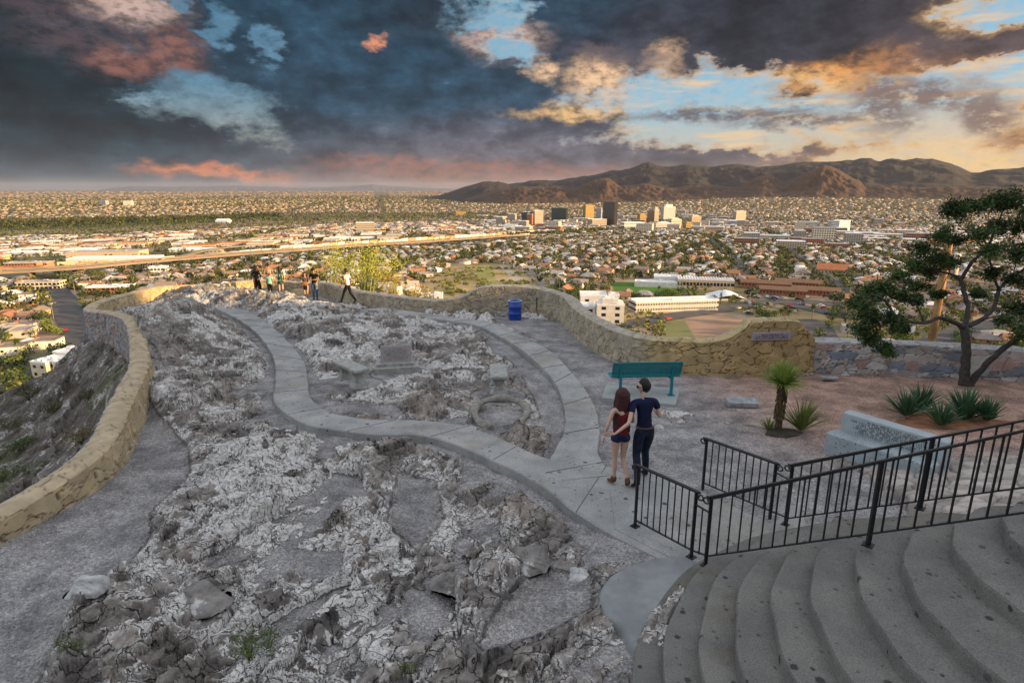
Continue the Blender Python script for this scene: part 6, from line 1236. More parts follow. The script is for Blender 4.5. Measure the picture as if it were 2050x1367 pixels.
# ---- downtown towers: (px left, px right, py base, py top, depth, angle)
Gb = mat('bronze_glass', (.05, .032, .02), .18, .1, .1, spec=.8); Gg = mat('green_glass', (.012, .07, .06), .18, .1, .1, spec=.8); Mgold = cmat('golden_wall', (.36, .24, .08)); Mbei = cmat('beige_tower', (.40, .345, .27)); Mbrn = cmat('brown_tower', (.26, .16, .09)); Mgry = cmat('grey_tower', (.36, .35, .36)); Mdk = cmat('dark_tower', (.075, .06, .065))
TW = [(1040, 1062, 452, 426, 34, -30, Mdk, 'dark slab tower at the left end of downtown', 10), (1053, 1066, 453, 430, 20, -30, Mbrk, 'narrow red brick tower leaning against the dark slab', 9), (1067, 1091, 452, 423, 26, -28, Mbei, 'beige tower with pale ribs right of the red brick one', 12),
      (1102, 1135, 443, 418, 30, -20, Gg, 'wide green glass tower', 11), (1169, 1192, 441, 412, 26, -28, Mgold, 'golden yellow tower left of the tallest one', 13), (1192, 1204, 441, 418, 20, -28, Mgry, 'slim grey tower squeezed between the golden and the tallest one', 9), (1203, 1232, 453, 407, 30, -32, Gb, 'tallest downtown tower in dark bronze glass', 20),
      (1181, 1219, 454, 440, 40, -20, Mbei, 'wide beige block at the foot of the tallest tower', 4), (1278, 1296, 445, 428, 22, -25, Mgold, 'tan mid-rise left of the stepped brown tower', 6), (1294, 1310, 445, 419, 20, -25, Mbrn, 'stepped brown tower with a narrow top', 9), (1308, 1320, 445, 417, 16, -25, Mbei, 'thin sandy tower left of the white skyscraper', 9),
      (1325, 1354, 442, 411, 30, -18, Mpale, 'white skyscraper with a plain top, right of centre downtown', 14), (1340, 1368, 453, 438, 34, -18, Mcream, 'cream block in front of the white skyscraper', 4), (1310, 1350, 458, 446, 30, -12, Mpale, 'wide pale low block below the white skyscraper', 3), (1382, 1406, 447, 432, 26, -15, Mtan, 'tan stepped block right of the cream block', 5),
      (1370, 1390, 460, 446, 22, -20, Mgold, 'small yellow block in front of the tan stepped block', 4), (1468, 1497, 444, 424, 20, -30, Mbei, 'isolated beige slab right of downtown', 9), (1458, 1500, 450, 443, 40, -20, Mgry, 'low dark podium under the isolated beige slab', 2), (1668, 1709, 471, 443, 22, -32, Mwhite, 'white gridded hospital slab on the right', 8), (1655, 1678, 462, 443, 22, -32, Mgry, 'grey slab behind the white hospital', 7),
      (1640, 1694, 474, 457, 30, -18, Mbrn, 'broad brown block in front of the hospital', 3), (712, 752, 466, 447, 34, -12, Mbei, 'lone beige block between the freeway and the plain', 5), (1247, 1293, 458, 446, 30, -12, Mwhite, 'white low block with a red roof beside the towers', 2), (911, 935, 431, 424, 60, -12, Mgold, 'orange block far out on the plain', 3), (198, 214, 411, 402, 40, -12, Mgry, 'small grey tower far out at left', 4), (247, 264, 412, 403, 60, -12, Mpale, 'pale wide block far out at left', 4), (1104, 1120, 436, 424, 30, -20, Mtan, 'tan block behind the green tower', 4)]
for (a, b, yb, yt, dp, ang, mw, lb, fl) in TW:
    q_ = PT((a + b) / 2, yb); dist = (q_ - Vector((0, 0, HC))).length; cosn = math.cos(TH); depth_ = q_.y * math.cos(TH) + (HC - q_.z) * math.sin(TH); wpx = (b - a) * depth_ / FPX; h = (yb - yt) * depth_ / FPX * 1.02; A_ = R(abs(ang)); dp = dp * min(1, wpx / 40); w = max(8, (wpx - dp * math.sin(A_)) / math.cos(A_))
    stp = [(-w / 2, w / 2, 0, dp, h, fl)]
    if 'stepped' in lb or 'white skyscraper' in lb: stp = [(-w / 2, w / 2, 0, dp, h * .86, fl), (-w * .3, w * .3, dp * .2, dp * .8, h * .14, 0, h * .86)]
    glass = mw in (Gb, Gg); blocks('tower' if h > 45 else 'mid_rise', q_, math.radians(ang) * -1 * -1 if False else R(-ang if (mw in (Mgold, Mwhite, Mcream, Mbei, Mtan, Mpale)) else ang), stp, mw, Mgold if mw is Mgold else (mw if glass else Mwroof), lb, 'tower' if h > 45 else 'building', win=('band', (1.5 if not glass else .35), h / fl * (.38 if not glass else .8), (3.2 if not glass else 5)), units=False, under=10); KEEP.append((q_.x, q_.y + dp / 2, w * .75))
# ---- scattering helpers: arrays of simple boxes / gables / foliage merged for what is past the individual ones
GV = np.array([(-.5, -.5, 0), (.5, -.5, 0), (.5, .5, 0), (-.5, .5, 0), (-.5, -.5, .62), (.5, -.5, .62), (.5, .5, .62), (-.5, .5, .62), (-.56, -.58, .58), (.56, -.58, .58), (.56, .58, .58), (-.56, .58, .58), (-.30, 0, 1), (.30, 0, 1)])
GF = [(0, 1, 5, 4), (1, 2, 6, 5), (2, 3, 7, 6), (3, 0, 4, 7), (8, 9, 13, 12), (10, 11, 12, 13), (9, 10, 13, 13), (11, 8, 12, 12)]; GC = np.array([0] * 8 + [1] * 6)
BV = np.array([(-.5, -.5, 0), (.5, -.5, 0), (.5, .5, 0), (-.5, .5, 0), (-.5, -.5, .96), (.5, -.5, .96), (.5, .5, .96), (-.5, .5, .96), (-.51, -.51, .95), (.51, -.51, .95), (.51, .51, .95), (-.51, .51, .95), (-.51, -.51, 1.0), (.51, -.51, 1.0), (.51, .51, 1.0), (-.51, .51, 1.0)])
BF = [(0, 1, 5, 4), (1, 2, 6, 5), (2, 3, 7, 6), (3, 0, 4, 7), (12, 13, 14, 15), (8, 9, 13, 12), (9, 10, 14, 13), (10, 11, 15, 14), (11, 8, 12, 15)]; BC = np.array([0] * 8 + [1] * 8)
WALLS = np.array([(.66, .50, .32), (.74, .62, .44), (.78, .72, .62), (.55, .40, .26), (.40, .19, .10), (.66, .55, .42), (.50, .44, .38), (.60, .45, .33)]); ROOFS = np.array([(.52, .48, .44), (.34, .31, .29), (.22, .18, .16), (.36, .17, .09), (.66, .63, .60), (.24, .19, .15), (.42, .37, .31), (.28, .17, .11)])
def scatter(tv, tf, tc, pos, size, rz, ca, cb_):
    n = len(pos); c, s = np.cos(rz), np.sin(rz); v = tv[None] * size[:, None, :]; V = np.stack([v[..., 0] * c[:, None] - v[..., 1] * s[:, None], v[..., 0] * s[:, None] + v[..., 1] * c[:, None], v[..., 2]], -1) + pos[:, None, :]
    F = (np.array(tf)[None] + (np.arange(n) * len(tv))[:, None, None]).reshape(-1, 4); C_ = np.where((tc == 0)[None, :, None], ca[:, None, :], cb_[:, None, :]); return V.reshape(-1, 3), F, C_.reshape(-1, 3)
def merge(parts):
    V, F, C_ = [], [], []; o = 0
    for v, f, c_ in parts: V.append(v); F.append(f + o); C_.append(c_); o += len(v)
    return np.concatenate(V), np.concatenate(F), np.concatenate(C_)
def blocked(x, y, extra=0, big=False):
    z, dd_ = T(x, y); px, py = proj(x, y, z); bad = (dd_ < 95) | (px < -120) | (px > 2170)
    for pl_ in ZONES: bad |= (sdf(px, py, pl_) < 1)
    for kx, ky, r in KEEP: bad |= (np.hypot(x - kx, y - ky) < r + extra)
    for c_, w in ROADS:
        cc_ = c_[::2]; 
        for i in range(len(cc_)):
            bad |= (np.abs(x - cc_[i, 0]) < w + 7 + extra) & (np.abs(y - cc_[i, 1]) < w + 7 + extra) & (np.hypot(x - cc_[i, 0], y - cc_[i, 1]) < w + 6 + extra)
    return bad, z, px, py, dd_
ZONES = [[(850, 560), (905, 531), (1020, 529), (1078, 560), (1100, 600), (900, 612), (835, 600)], [(1225, 563), (1350, 560), (1390, 584), (1310, 594), (1228, 588)], [(1250, 628), (1440, 614), (1505, 645), (1470, 695), (1290, 690), (1240, 650)], [(-130, 440), (150, 436), (330, 434), (560, 426), (1000, 426), (1000, 436), (700, 448), (420, 460), (200, 472), (-130, 476)], [(1480, 600), (1620, 600), (1700, 612), (1620, 640), (1500, 625)]]
rs = np.random.default_rng(77)
def grid(d0, d1, su, sv, phi, azr, jit=.18):
    m_ = d1 * 1.05; u, v = np.meshgrid(np.arange(-m_, m_, su), np.arange(-m_, m_, sv), indexing='ij'); iv = np.round(v / sv).astype(int); iu = np.round(u / su).astype(int)
    v = v + np.where(iv % 2 == 0, sv * .17, -sv * .17); u = u + rs.normal(size=u.shape) * su * jit; v = v + rs.normal(size=v.shape) * sv * .08; keep_ = (iu % 9 != 0); u, v = u[keep_], v[keep_]
    x, y = u * math.cos(phi) - v * math.sin(phi), u * math.sin(phi) + v * math.cos(phi); D = np.hypot(x, y); a = np.degrees(np.arctan2(x, y)); k = (D > d0) & (D < d1) & (a > azr[0]) & (a < azr[1]); return x[k], y[k]
def side_of_fw(x, y):      # metres beyond the freeway (positive = far side)
    a = fc_[::4]; i = np.argmin(np.hypot(x[:, None] - a[None, :, 0], y[:, None] - a[None, :, 1]), 1); n_ = fn_[::4][i]; return -((x - a[i, 0]) * n_[:, 0] + (y - a[i, 1]) * n_[:, 1]) * np.sign(fn_[0][1] * -1 or 1)
hx, hy, hr = [], [], []
for (phi, azr) in ((R(14), (-46, -8)), (R(-24), (-8, 46))):
    x, y = grid(150, 1500, 14.5, 21.5, phi, azr); hx.append(x); hy.append(y); hr.append(np.full(x.shape, phi))
hx, hy, hr = map(np.concatenate, (hx, hy, hr)); bad, hz_, hpx, hpy, hdd = blocked(hx, hy); 
fs = np.interp(hpx, [p[0] for p in fw_px], [p[1] for p in fw_px]) - hpy     # >0: beyond the freeway
ind = (fs > 2) & (hpx < 1180) & (hpy > 436); ok = ~bad & ~ind; hx, hy, hr, hz_, hpx, hpy = [a[ok] for a in (hx, hy, hr, hz_, hpx, hpy)]
order = np.argsort(np.hypot(hx, hy)); vis = (hpx > -20) & (hpx < 2070)
# hide test: keep those whose ground is above the terrace wall line in the picture
wl_x = [0, 60, 170, 180, 300, 430, 500, 640, 900, 945, 1020, 1130, 1215, 1290, 1400, 1450, 1510, 1590, 1627, 2050]; wl_y = [795, 770, 720, 625, 590, 572, 585, 585, 602, 590, 576, 592, 648, 672, 685, 676, 640, 640, 692, 716]
seen = vis & (hpy < np.interp(hpx, wl_x, wl_y) + 12)
sel = [i for i in order if seen[i]][:290]; selset = np.zeros(len(hx), bool); selset[sel] = True
# individual houses: 18 built with parts, then copied
HV = []
wn = ['cream', 'pale', 'white', 'tan', 'brick', 'sandy', 'grey', 'ochre']; rn_ = ['pale grey', 'grey', 'dark brown', 'terracotta', 'white', 'brown', 'beige', 'rust']
def copy_tree(o, parent=None):
    c_ = o.copy(); COL.objects.link(c_); c_.parent = parent
    for ch_ in o.children: copy_tree(ch_, c_)
    return c_
for k in range(20):
    wi, ri = int(rs.integers(8)), int(rs.integers(8)); L, W_2, H_ = rs.uniform(11, 15), rs.uniform(8.5, 11), rs.uniform(3.0, 4.2); hip = 1 if k % 3 else 0; flat_ = k % 5 == 4; mw, mr = cmat('house_wall_' + wn[wi].replace(' ', '_'), tuple(WALLS[wi])), cmat('house_roof_' + rn_[ri].replace(' ', '_'), tuple(ROOFS[ri]))
    if flat_: o = blocks('house', (0, 0, 0), 0, [(-L / 2, L / 2, -W_2 / 2, W_2 / 2, H_ + .6, 1)], mw, mr, None, 'house', win=('grid', 1.3, 1.1, 4.5), units=False, under=4)
    else: o = gable('house', (0, 0, 0), 0, L, W_2, H_, rs.uniform(1.8, 3), mw, mr, None, 'house', nwin=3, hip=hip)
    if not flat_:
        m = MB(); m.box((L * .25, W_2 * .12, H_ + 2.0), (.8, .8, 2.2)); m.build('chimney', Mbrk, [c_ for c_ in o.children if c_.name.startswith('roof')][0])
    HV.append((o, wn[wi], rn_[ri], 'flat' if flat_ else ('hipped' if hip else 'gabled')))
def where(px, py):
    if px < 180: a = 'left of the dark street below the wall bend' if py > 600 else 'at the left edge under the freeway'
    elif px < 450: a = 'between the left street and the curved yellow wall' if py > 570 else 'just below the left freeway'
    elif px < 660: a = 'behind the group of visitors'
    elif px < 860: a = 'beyond the palo verde, left of the tan field'
    elif px < 1100: a = 'behind the tan field' if py < 545 else 'beside the tan field'
    elif px < 1300: a = 'beyond the pale medical building'
    elif px < 1500: a = 'behind the sawtooth gymnasium' if py < 570 else 'by the school and dirt basin'
    elif px < 1720: a = 'around the brick row buildings' if py < 620 else 'by the road right of the plaque block'
    else: a = 'behind the mesquite tree'
    return a
def band(py): return 'near' if py > 640 else 'midway' if py > 590 else 'farther'
used = set(); reg = {}
for i in sel:
    k = int(rs.integers(len(HV))); proto, a, b, c_ = HV[k]
    o = copy_tree(proto) if k in used else proto; used.add(k); o.location = (hx[i], hy[i], hz_[i] + .2); o.rotation_euler = (0, 0, hr[i] + (math.pi / 2 if rs.random() < .4 else 0) + rs.normal() * .04)
    s_ = rs.uniform(.72, .98); o.scale = (s_, s_, s_); o['label'] = f'{a} house, {b} {c_} roof, {where(hpx[i], hpy[i])}, {band(hpy[i])}'; o['group'] = 'houses ' + where(hpx[i], hpy[i])
for k, (o, *_r) in enumerate(HV):
    if k not in used:
        for ch_ in list(o.children_recursive): bpy.data.objects.remove(ch_)
        bpy.data.objects.remove(o)
# industrial sheds beyond the freeway, one object each
ix, iy = grid(430, 3200, 52, 50, R(10), (-46, 6), .1); bad, iz, ipx, ipy, _ = blocked(ix, iy, 14); f2_ = np.interp(ipx, [p[0] for p in fw_px], [p[1] for p in fw_px]) - ipy; ok = ~bad & (f2_ > 4) & (ipx < 1180) & (ipy > 446) & (rs.random(len(ix)) < .82) & (ipx > -60)
ix, iy, iz, ipx, ipy = [a[ok] for a in (ix, iy, iz, ipx, ipy)]; od = np.argsort(np.hypot(ix, iy)); SHV = []; Mtanr = cmat('tan_roof', (.40, .33, .25))
for k in range(9):
    w, d_, h = rs.uniform(34, 58), rs.uniform(18, 36), rs.uniform(5, 9.5); mw = [Mpale, Mwhite, Mtan, Mbrk, Mcream, Mgry, Mwhite, Mtan, Mcream][k]; mr = [Mgroof, Mwroof, Mgroof, Mbroof, Mtanr, Mwroof, Mgroof, Mterra, Mtanr][k]
    SHV.append((blocks('warehouse', (0, 0, 0), 0, [(-w / 2, w / 2, -d_ / 2, d_ / 2, h, 1)], mw, mr, None, 'warehouse', win=('band', 3, 1.4, 6), under=6), ['pale', 'white', 'tan', 'brick', 'cream', 'grey', 'white', 'tan', 'cream'][k], ['grey', 'white', 'grey', 'brown', 'tan', 'white', 'grey', 'rust', 'tan'][k], 'long' if w > 46 else 'short'))
used = set()
for i in od[:270]:
    k = int(rs.integers(9)); proto, a, b, c_ = SHV[k]; o = copy_tree(proto) if k in used else proto; used.add(k); o.location = (ix[i], iy[i], iz[i]); o.rotation_euler = (0, 0, R(10) + (math.pi / 2 if rs.random() < .15 else 0)); s_ = rs.uniform(.6, .98); o.scale = (s_, s_ * rs.uniform(.8, 1.2), s_ * .9)
    w_ = 'left edge' if ipx[i] < 250 else 'left of the visitors' if ipx[i] < 500 else 'above the visitors' if ipx[i] < 700 else 'above the palo verde' if ipx[i] < 850 else 'left of downtown'
    o['label'] = f'{a} {c_} warehouse, {b} flat roof, beyond the freeway, {w_}'; o['group'] = 'warehouses beyond the freeway, ' + w_
PARTS = []
rest = od[270:]
if len(rest): 
    n = len(rest); ci = rs.integers(0, 8, n); cj = rs.integers(0, 8, n); PARTS.append(scatter(BV, BF, BC, np.c_[ix[rest], iy[rest], iz[rest] - 2], np.c_[rs.uniform(18, 44, n), rs.uniform(14, 28, n), rs.uniform(6, 10, n)], np.full(n, R(10)), WALLS[ci], ROOFS[cj]))
# the rest of the houses near
rem = np.where(~selset)[0]; n = len(rem); PARTS.append(scatter(GV, GF, GC, np.c_[hx[rem], hy[rem], hz_[rem] - .8], np.c_[rs.uniform(8.5, 13, n), rs.uniform(7, 9.5, n), rs.uniform(4.5, 6.8, n)], hr[rem] + rs.choice([0, math.pi / 2], n), WALLS[rs.integers(0, 8, n)], ROOFS[rs.integers(0, 8, n)]))
# middle and far rings
def ring(d0, d1, su, sv, sx, sy, sz, boxes, dens=1.0, azr=(-46, 46), phi=None):
    xs, ys = grid(d0, d1, su, sv, R(12) if phi is None else phi, azr, .3); k = rs.random(len(xs)) < dens; xs, ys = xs[k], ys[k]; z = city_z(xs, ys); px, py = proj(xs, ys, z); b = (px < -60) | (px > 2110)
    for pl_ in ZONES: b |= sdf(px, py, pl_) < .5
    for c_, w in ROADS[-30:]:
        cc_ = c_[::3]
        if np.hypot(*cc_[-1]) < d0 * .8: continue
        for i in range(len(cc_)): b |= np.hypot(xs - cc_[i, 0], ys - cc_[i, 1]) < w + 14
    for kx, ky, r in KEEP:
        if math.hypot(kx, ky) > d0 * .9: b |= np.hypot(xs - kx, ys - ky) < r
    xs, ys, z, px, py = [a[~b] for a in (xs, ys, z, px, py)]; n = len(xs); t = (GV, GF, GC) if not boxes else (BV, BF, BC)
    return xs, ys, z, px, py, scatter(*t, np.c_[xs, ys, z - .5], np.c_[rs.uniform(*sx, n), rs.uniform(*sy, n), rs.uniform(*sz, n)], rs.choice([0, math.pi / 2], n) + R(12), WALLS[rs.integers(0, 8, n)], ROOFS[rs.integers(0, 8, n)])
r2 = ring(1500, 2800, 21, 30, (11, 17), (9, 13), (5, 8), False, .9); k_ = ~((r2[3] < 1180) & (np.interp(r2[3], [p[0] for p in fw_px], [p[1] for p in fw_px]) - r2[4] > 2) & (r2[4] > 446))
PARTS.append(r2[5])
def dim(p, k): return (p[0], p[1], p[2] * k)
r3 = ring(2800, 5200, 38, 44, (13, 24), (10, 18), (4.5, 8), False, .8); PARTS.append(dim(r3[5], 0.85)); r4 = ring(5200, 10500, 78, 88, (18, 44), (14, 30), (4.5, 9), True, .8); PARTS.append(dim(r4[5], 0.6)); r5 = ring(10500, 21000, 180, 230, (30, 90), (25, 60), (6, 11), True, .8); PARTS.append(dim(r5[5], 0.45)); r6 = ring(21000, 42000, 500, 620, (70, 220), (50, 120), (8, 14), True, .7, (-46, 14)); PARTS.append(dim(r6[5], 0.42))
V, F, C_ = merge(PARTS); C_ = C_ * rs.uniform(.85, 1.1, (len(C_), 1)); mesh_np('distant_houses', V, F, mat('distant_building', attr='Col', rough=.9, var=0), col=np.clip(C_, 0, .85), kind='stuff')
# mid-rise blocks round downtown, one object each
k = 0; bx_, by_ = [], []
MDV = [blocks('commercial_block', (0, 0, 0), 0, [(-a / 2, a / 2, -b / 2, b / 2, h, f_)], mw, mr, None, 'building', win=('band', 1.4, h / f_ * .45, 4), units=True, under=6) for a, b, h, f_, mw, mr in [(48, 30, 14, 4, Mtan, Mwroof), (60, 34, 10, 3, Mwhite, Mwroof), (38, 28, 20, 6, Mcream, Mgroof), (44, 26, 12, 3, Mbrk, Mgroof), (30, 26, 26, 8, Mbei, Mwroof), (70, 30, 9, 2, Mcream, Mwroof)]]
MDN = ['tan', 'white', 'cream', 'brick', 'beige', 'wide cream']; used = set()
for t_ in range(150):
    px = rs.uniform(960, 1480) if t_ < 110 else rs.uniform(1480, 1900); py = rs.uniform(432, 466) if t_ < 110 else rs.uniform(448, 500); q_ = PT(px, py)
    if any(math.hypot(q_.x - a, q_.y - b) < r + 26 for a, b, r in KEEP): continue
    ff = np.interp(px, [p[0] for p in fw_px], [p[1] for p in fw_px])
    if px < 1320 and abs(py - ff) < 7: continue
    KEEP.append((q_.x, q_.y, 26)); k = int(rs.integers(6)); o = copy_tree(MDV[k]) if k in used else MDV[k]; used.add(k); o.location = q_; o.rotation_euler = (0, 0, R(-22)); s_ = rs.uniform(.7, 1.2); o.scale = (s_, s_, s_ * rs.uniform(.8, 1.3))
    w_ = 'left of the downtown towers' if px < 1040 else 'among the left downtown towers' if px < 1240 else 'near the white skyscraper' if px < 1400 else 'right of downtown' if px < 1600 else 'near the hospital slab'
    o['label'] = f'{MDN[k]} flat-roofed commercial block {w_}'; o['group'] = 'commercial blocks ' + w_
for k, o in enumerate(MDV):
    if k not in used: pass
# ---- trees
Mct = [mat('city_tree_' + n_, c_, .85, .45, .5) for n_, c_ in (('olive', (.10, .125, .035)), ('dark', (.045, .07, .025)), ('bright', (.17, .21, .04)))]
def crown_cards(n, r, h, seed, s=.9):
    rn = np.random.default_rng(seed); d_ = rn.normal(size=(n, 3)); d_ /= np.linalg.norm(d_, axis=1)[:, None]; rad = rn.uniform(.45, 1.0, (n, 1)) * (1 + .25 * np.sin(d_[:, :1] * 5 + seed)); p = d_ * rad * np.array([r, r, h / 2]) + np.array([0, 0, h * .62])
    a = rn.normal(size=(n, 3)); a /= np.linalg.norm(a, axis=1)[:, None]; b = np.cross(a, rn.normal(size=(n, 3))); b /= np.linalg.norm(b, axis=1)[:, None]; L = s * rn.uniform(.5, 1.2, (n, 1)); return np.stack([p - a * L, p + b * L * .8, p + a * L * .9, p - b * L * .7], 1).reshape(-1, 3)
TVV = []
for k in range(9):
    o = empty('tree', (0, 0, 0)); o['category'] = 'tree'; kind = k % 3; r, h = ((2.6, 4.6), (3.4, 5.4), (2.2, 3.8))[kind]; m = MB(); m.tube([(0, 0, -1), (.1, 0, h * .3), (0, .1, h * .6)], [.28, .2, .08], 6); m.build('trunk', Mbark, o); V = crown_cards(230, r, h, k, .42); mesh_np('crown', V, np.arange(len(V)).reshape(-1, 4), Mct[kind], o); TVV.append((o, ['olive green', 'dark green', 'bright green'][kind], 'round'))
o = empty('cypress_tree', (0, 0, 0)); o['category'] = 'tree'; m = MB(); m.tube([(0, 0, -1), (0, 0, 2)], [.2, .15], 6); m.build('trunk', Mbark, o); V = crown_cards(260, .95, 9.5, 90, .35); mesh_np('crown', V, np.arange(len(V)).reshape(-1, 4), Mct[1], o); TVV.append((o, 'dark green', 'narrow cypress'))
o = empty('palm_tree', (0, 0, 0)); o['category'] = 'tree'; m = MB(); m.tube([(0, 0, -1), (.1, 0, 4), (0, 0, 8)], [.26, .2, .18], 8); m.build('trunk', mat('palm_trunk', (.20, .14, .09), .9, .3, 3), o); fr = blades(46, 2.4, .55, 8, -50, 80, .6, .05, 8.0); fr.build('crown', Mct[0], o); TVV.append((o, 'olive', 'palm'))
tx = rs.uniform(0, 1, 26000); ta = R(1) * rs.uniform(-45, 45, 26000); tD = np.sqrt(120 ** 2 + tx * (1500 ** 2 - 120 ** 2)); txx, tyy = tD * np.sin(ta), tD * np.cos(ta); bad, tz, tpx, tpy, tdd = blocked(txx, tyy, -6)
dmin_ = np.full(len(txx), 99.)
for a in range(0, len(hx), 400): dmin_ = np.minimum(dmin_, np.min(np.hypot(txx[:, None] - hx[None, a:a + 400], tyy[:, None] - hy[None, a:a + 400]), 1))
f3 = np.interp(tpx, [p[0] for p in fw_px], [p[1] for p in fw_px]) - tpy; ok = ~bad & (dmin_ > 6.4) & ((f3 < 0) | (rs.random(len(txx)) < .25) | (tpx > 1180)); txx, tyy, tz, tpx, tpy = [a[ok] for a in (txx, tyy, tz, tpx, tpy)]
odt = np.argsort(np.hypot(txx, tyy)); seen = (tpx > -10) & (tpx < 2060) & (tpy < np.interp(tpx, wl_x, wl_y) + 14); selt = [i for i in odt if seen[i]][:270]; st_ = np.zeros(len(txx), bool); st_[selt] = True; used = set()
for i in selt:
    k = int(rs.choice(11, p=[.105] * 9 + [.035, .02])); proto, a, b = TVV[k]; o = copy_tree(proto) if k in used else proto; used.add(k); o.location = (txx[i], tyy[i], tz[i]); s_ = rs.uniform(.75, 1.25); o.scale = (s_, s_, s_ * rs.uniform(.85, 1.15)); o.rotation_euler = (0, 0, rs.uniform(0, 6.28))
    o['label'] = f'{"small" if s_ < .95 else "large"} {a} {b} tree {where(tpx[i], tpy[i])}, {band(tpy[i])}'; o['group'] = 'trees ' + where(tpx[i], tpy[i])
# palms, cypresses and a tree that can be told apart in the photograph
for px, py, k, s_, lb in [(1560, 652, 10, 1.0, 'left one of the palms behind the plaque block'), (1568, 650, 10, 1.1, 'middle one of the palms behind the plaque block'), (1577, 652, 10, .95, 'right one of the palms behind the plaque block'), (1665, 640, 9, .9, 'dark pointed conifer left of the mesquite'), (1280, 540, 9, 1.6, 'tall cypress standing alone above the green field'), (1247, 600 + 25, 0, 1.2, 'yellow-green tree at the corner of the medical building'), (20, 780, 0, 1.5, 'bushy olive tree at the left edge below the terrace'), (45, 752, 8, 1.0, 'green tree at the front corner of the cream office'), (1640, 680, 6, 1.2, 'green tree by the road right of the plaque block'), (1830, 700, 10, .9, 'palm beside the utility pole')]:
    q_ = PT(px, py); proto = TVV[k][0]; o = copy_tree(proto) if k in used else proto; used.add(k); o.location = q_; o.scale = (s_,) * 3; o['label'] = lb; o['category'] = 'tree'; o.pop('group', None)
for k, (o, *_r) in enumerate(TVV):
    if k not in used:
        for ch_ in list(o.children_recursive): bpy.data.objects.remove(ch_)
        bpy.data.objects.remove(o)
# the other trees as one mass
def tree_mass(pos, size, ncard, seed, ls):
    rn = np.random.default_rng(seed); n = len(pos); nc = ncard; d_ = rn.normal(size=(n, nc, 3)); d_ /= np.linalg.norm(d_, axis=2)[..., None]; p = d_ * rn.uniform(.4, 1, (n, nc, 1)) * size[:, None, :] * np.array([.5, .5, .5]) + pos[:, None, :] + np.array([0, 0, 1.]) * size[:, None, 2:3] * .6
    a = rn.normal(size=(n, nc, 3)); a /= np.linalg.norm(a, axis=2)[..., None]; b = np.cross(a, rn.normal(size=(n, nc, 3))); b /= np.linalg.norm(b, axis=2)[..., None]; L = size[:, None, :1] * ls * rn.uniform(.6, 1.2, (n, nc, 1))
    V = np.stack([p - a * L, p + b * L * .8, p + a * L * .9, p - b * L * .7], 2).reshape(-1, 3); base = np.array([(.075, .085, .030), (.035, .046, .020), (.11, .12, .035)])[rn.integers(0, 3, n)]; C_ = np.repeat(base * rn.uniform(.7, 1.2, (n, 1)), nc * 4, 0); return V, np.arange(len(V)).reshape(-1, 4), C_
rem = np.where(~st_)[0]; TP = [tree_mass(np.c_[txx[rem], tyy[rem], tz[rem]], np.c_[rs.uniform(4.5, 8, len(rem)), rs.uniform(4.5, 8, len(rem)), rs.uniform(4, 7, len(rem))], 26, 1, .16)]
for n, d0, d1, s0, s1, nc, dens in ((16000, 1500, 3200, 6, 10, 7, 1), (15000, 3200, 7000, 9, 20, 4, 1), (12000, 7000, 16000, 20, 48, 3, 1)):
    D = d0 * (d1 / d0) ** rs.random(n); a = R(1) * rs.uniform(-44, 44, n); x, y = D * np.sin(a), D * np.cos(a); z = city_z(x, y); px, py = proj(x, y, z); w = np.ones(n, bool)
    for pl_ in ZONES[:3]: w &= sdf(px, py, pl_) > 1
    x, y, z = x[w], y[w], z[w]; sz = rs.uniform(s0, s1, len(x)); TP.append(tree_mass(np.c_[x, y, z], np.c_[sz, sz, np.minimum(sz * .7, 9)], nc, n, .3))
# the wooded river strip at left
n = 2200; px_ = rs.uniform(-60, 560, n); py_ = np.interp(px_, [0, 180, 560], [452, 446, 431]) + rs.normal(size=n) * np.interp(px_, [0, 560], [5.5, 2]); q3 = [ray(a, b) for a, b in zip(px_, py_)]; t3 = np.array([-167 / q[2] for q in q3]); x, y = np.array([q[0] for q in q3]) * t3, np.array([q[1] for q in q3]) * t3; sz = rs.uniform(14, 26, n)
wv, wf, wc = tree_mass(np.c_[x, y, city_z(x, y)], np.c_[sz, sz, sz * .6], 5, 9, .28); mesh_np('river_wood', wv, wf, mat('distant_foliage', attr='Col', rough=.95, var=0), col=wc * .6, kind='stuff')
V, F, C_ = merge(TP); mesh_np('distant_trees', V, F, MATS['distant_foliage'], col=C_, kind='stuff')
# scrub on the tan field and the basin
sx2, sy2 = [], []
for _ in range(1500):
    a, b = rs.uniform(850, 1090), rs.uniform(532, 602)
    if sdf(np.array([a]), np.array([b]), ZONES[0])[0] < -1 and fbm(np.array([a / 22.]), np.array([b / 8.]), 4)[0] > .48: sx2.append(a); sy2.append(b)
for _ in range(120): sx2.append(rs.uniform(1235, 1330)); sy2.append(rs.uniform(640, 690))
qq = np.array([ray(a, b) for a, b in zip(sx2, sy2)]); tt_ = np.array([-75 / q[2] for q in qq]); x, y = qq[:, 0] * tt_, qq[:, 1] * tt_; zz_ = TZs(x, y); n = len(x); sz = rs.uniform(1.6, 3.6, n); sv, sf, sc2 = tree_mass(np.c_[x, y, zz_ - .5], np.c_[sz, sz, sz * .6], 16, 5, .2); mesh_np('field_scrub', sv, sf, mat('scrub_foliage', attr='Col', rough=.95, var=0), col=sc2 * 1.5 + np.array([.05, .04, 0]), kind='stuff')
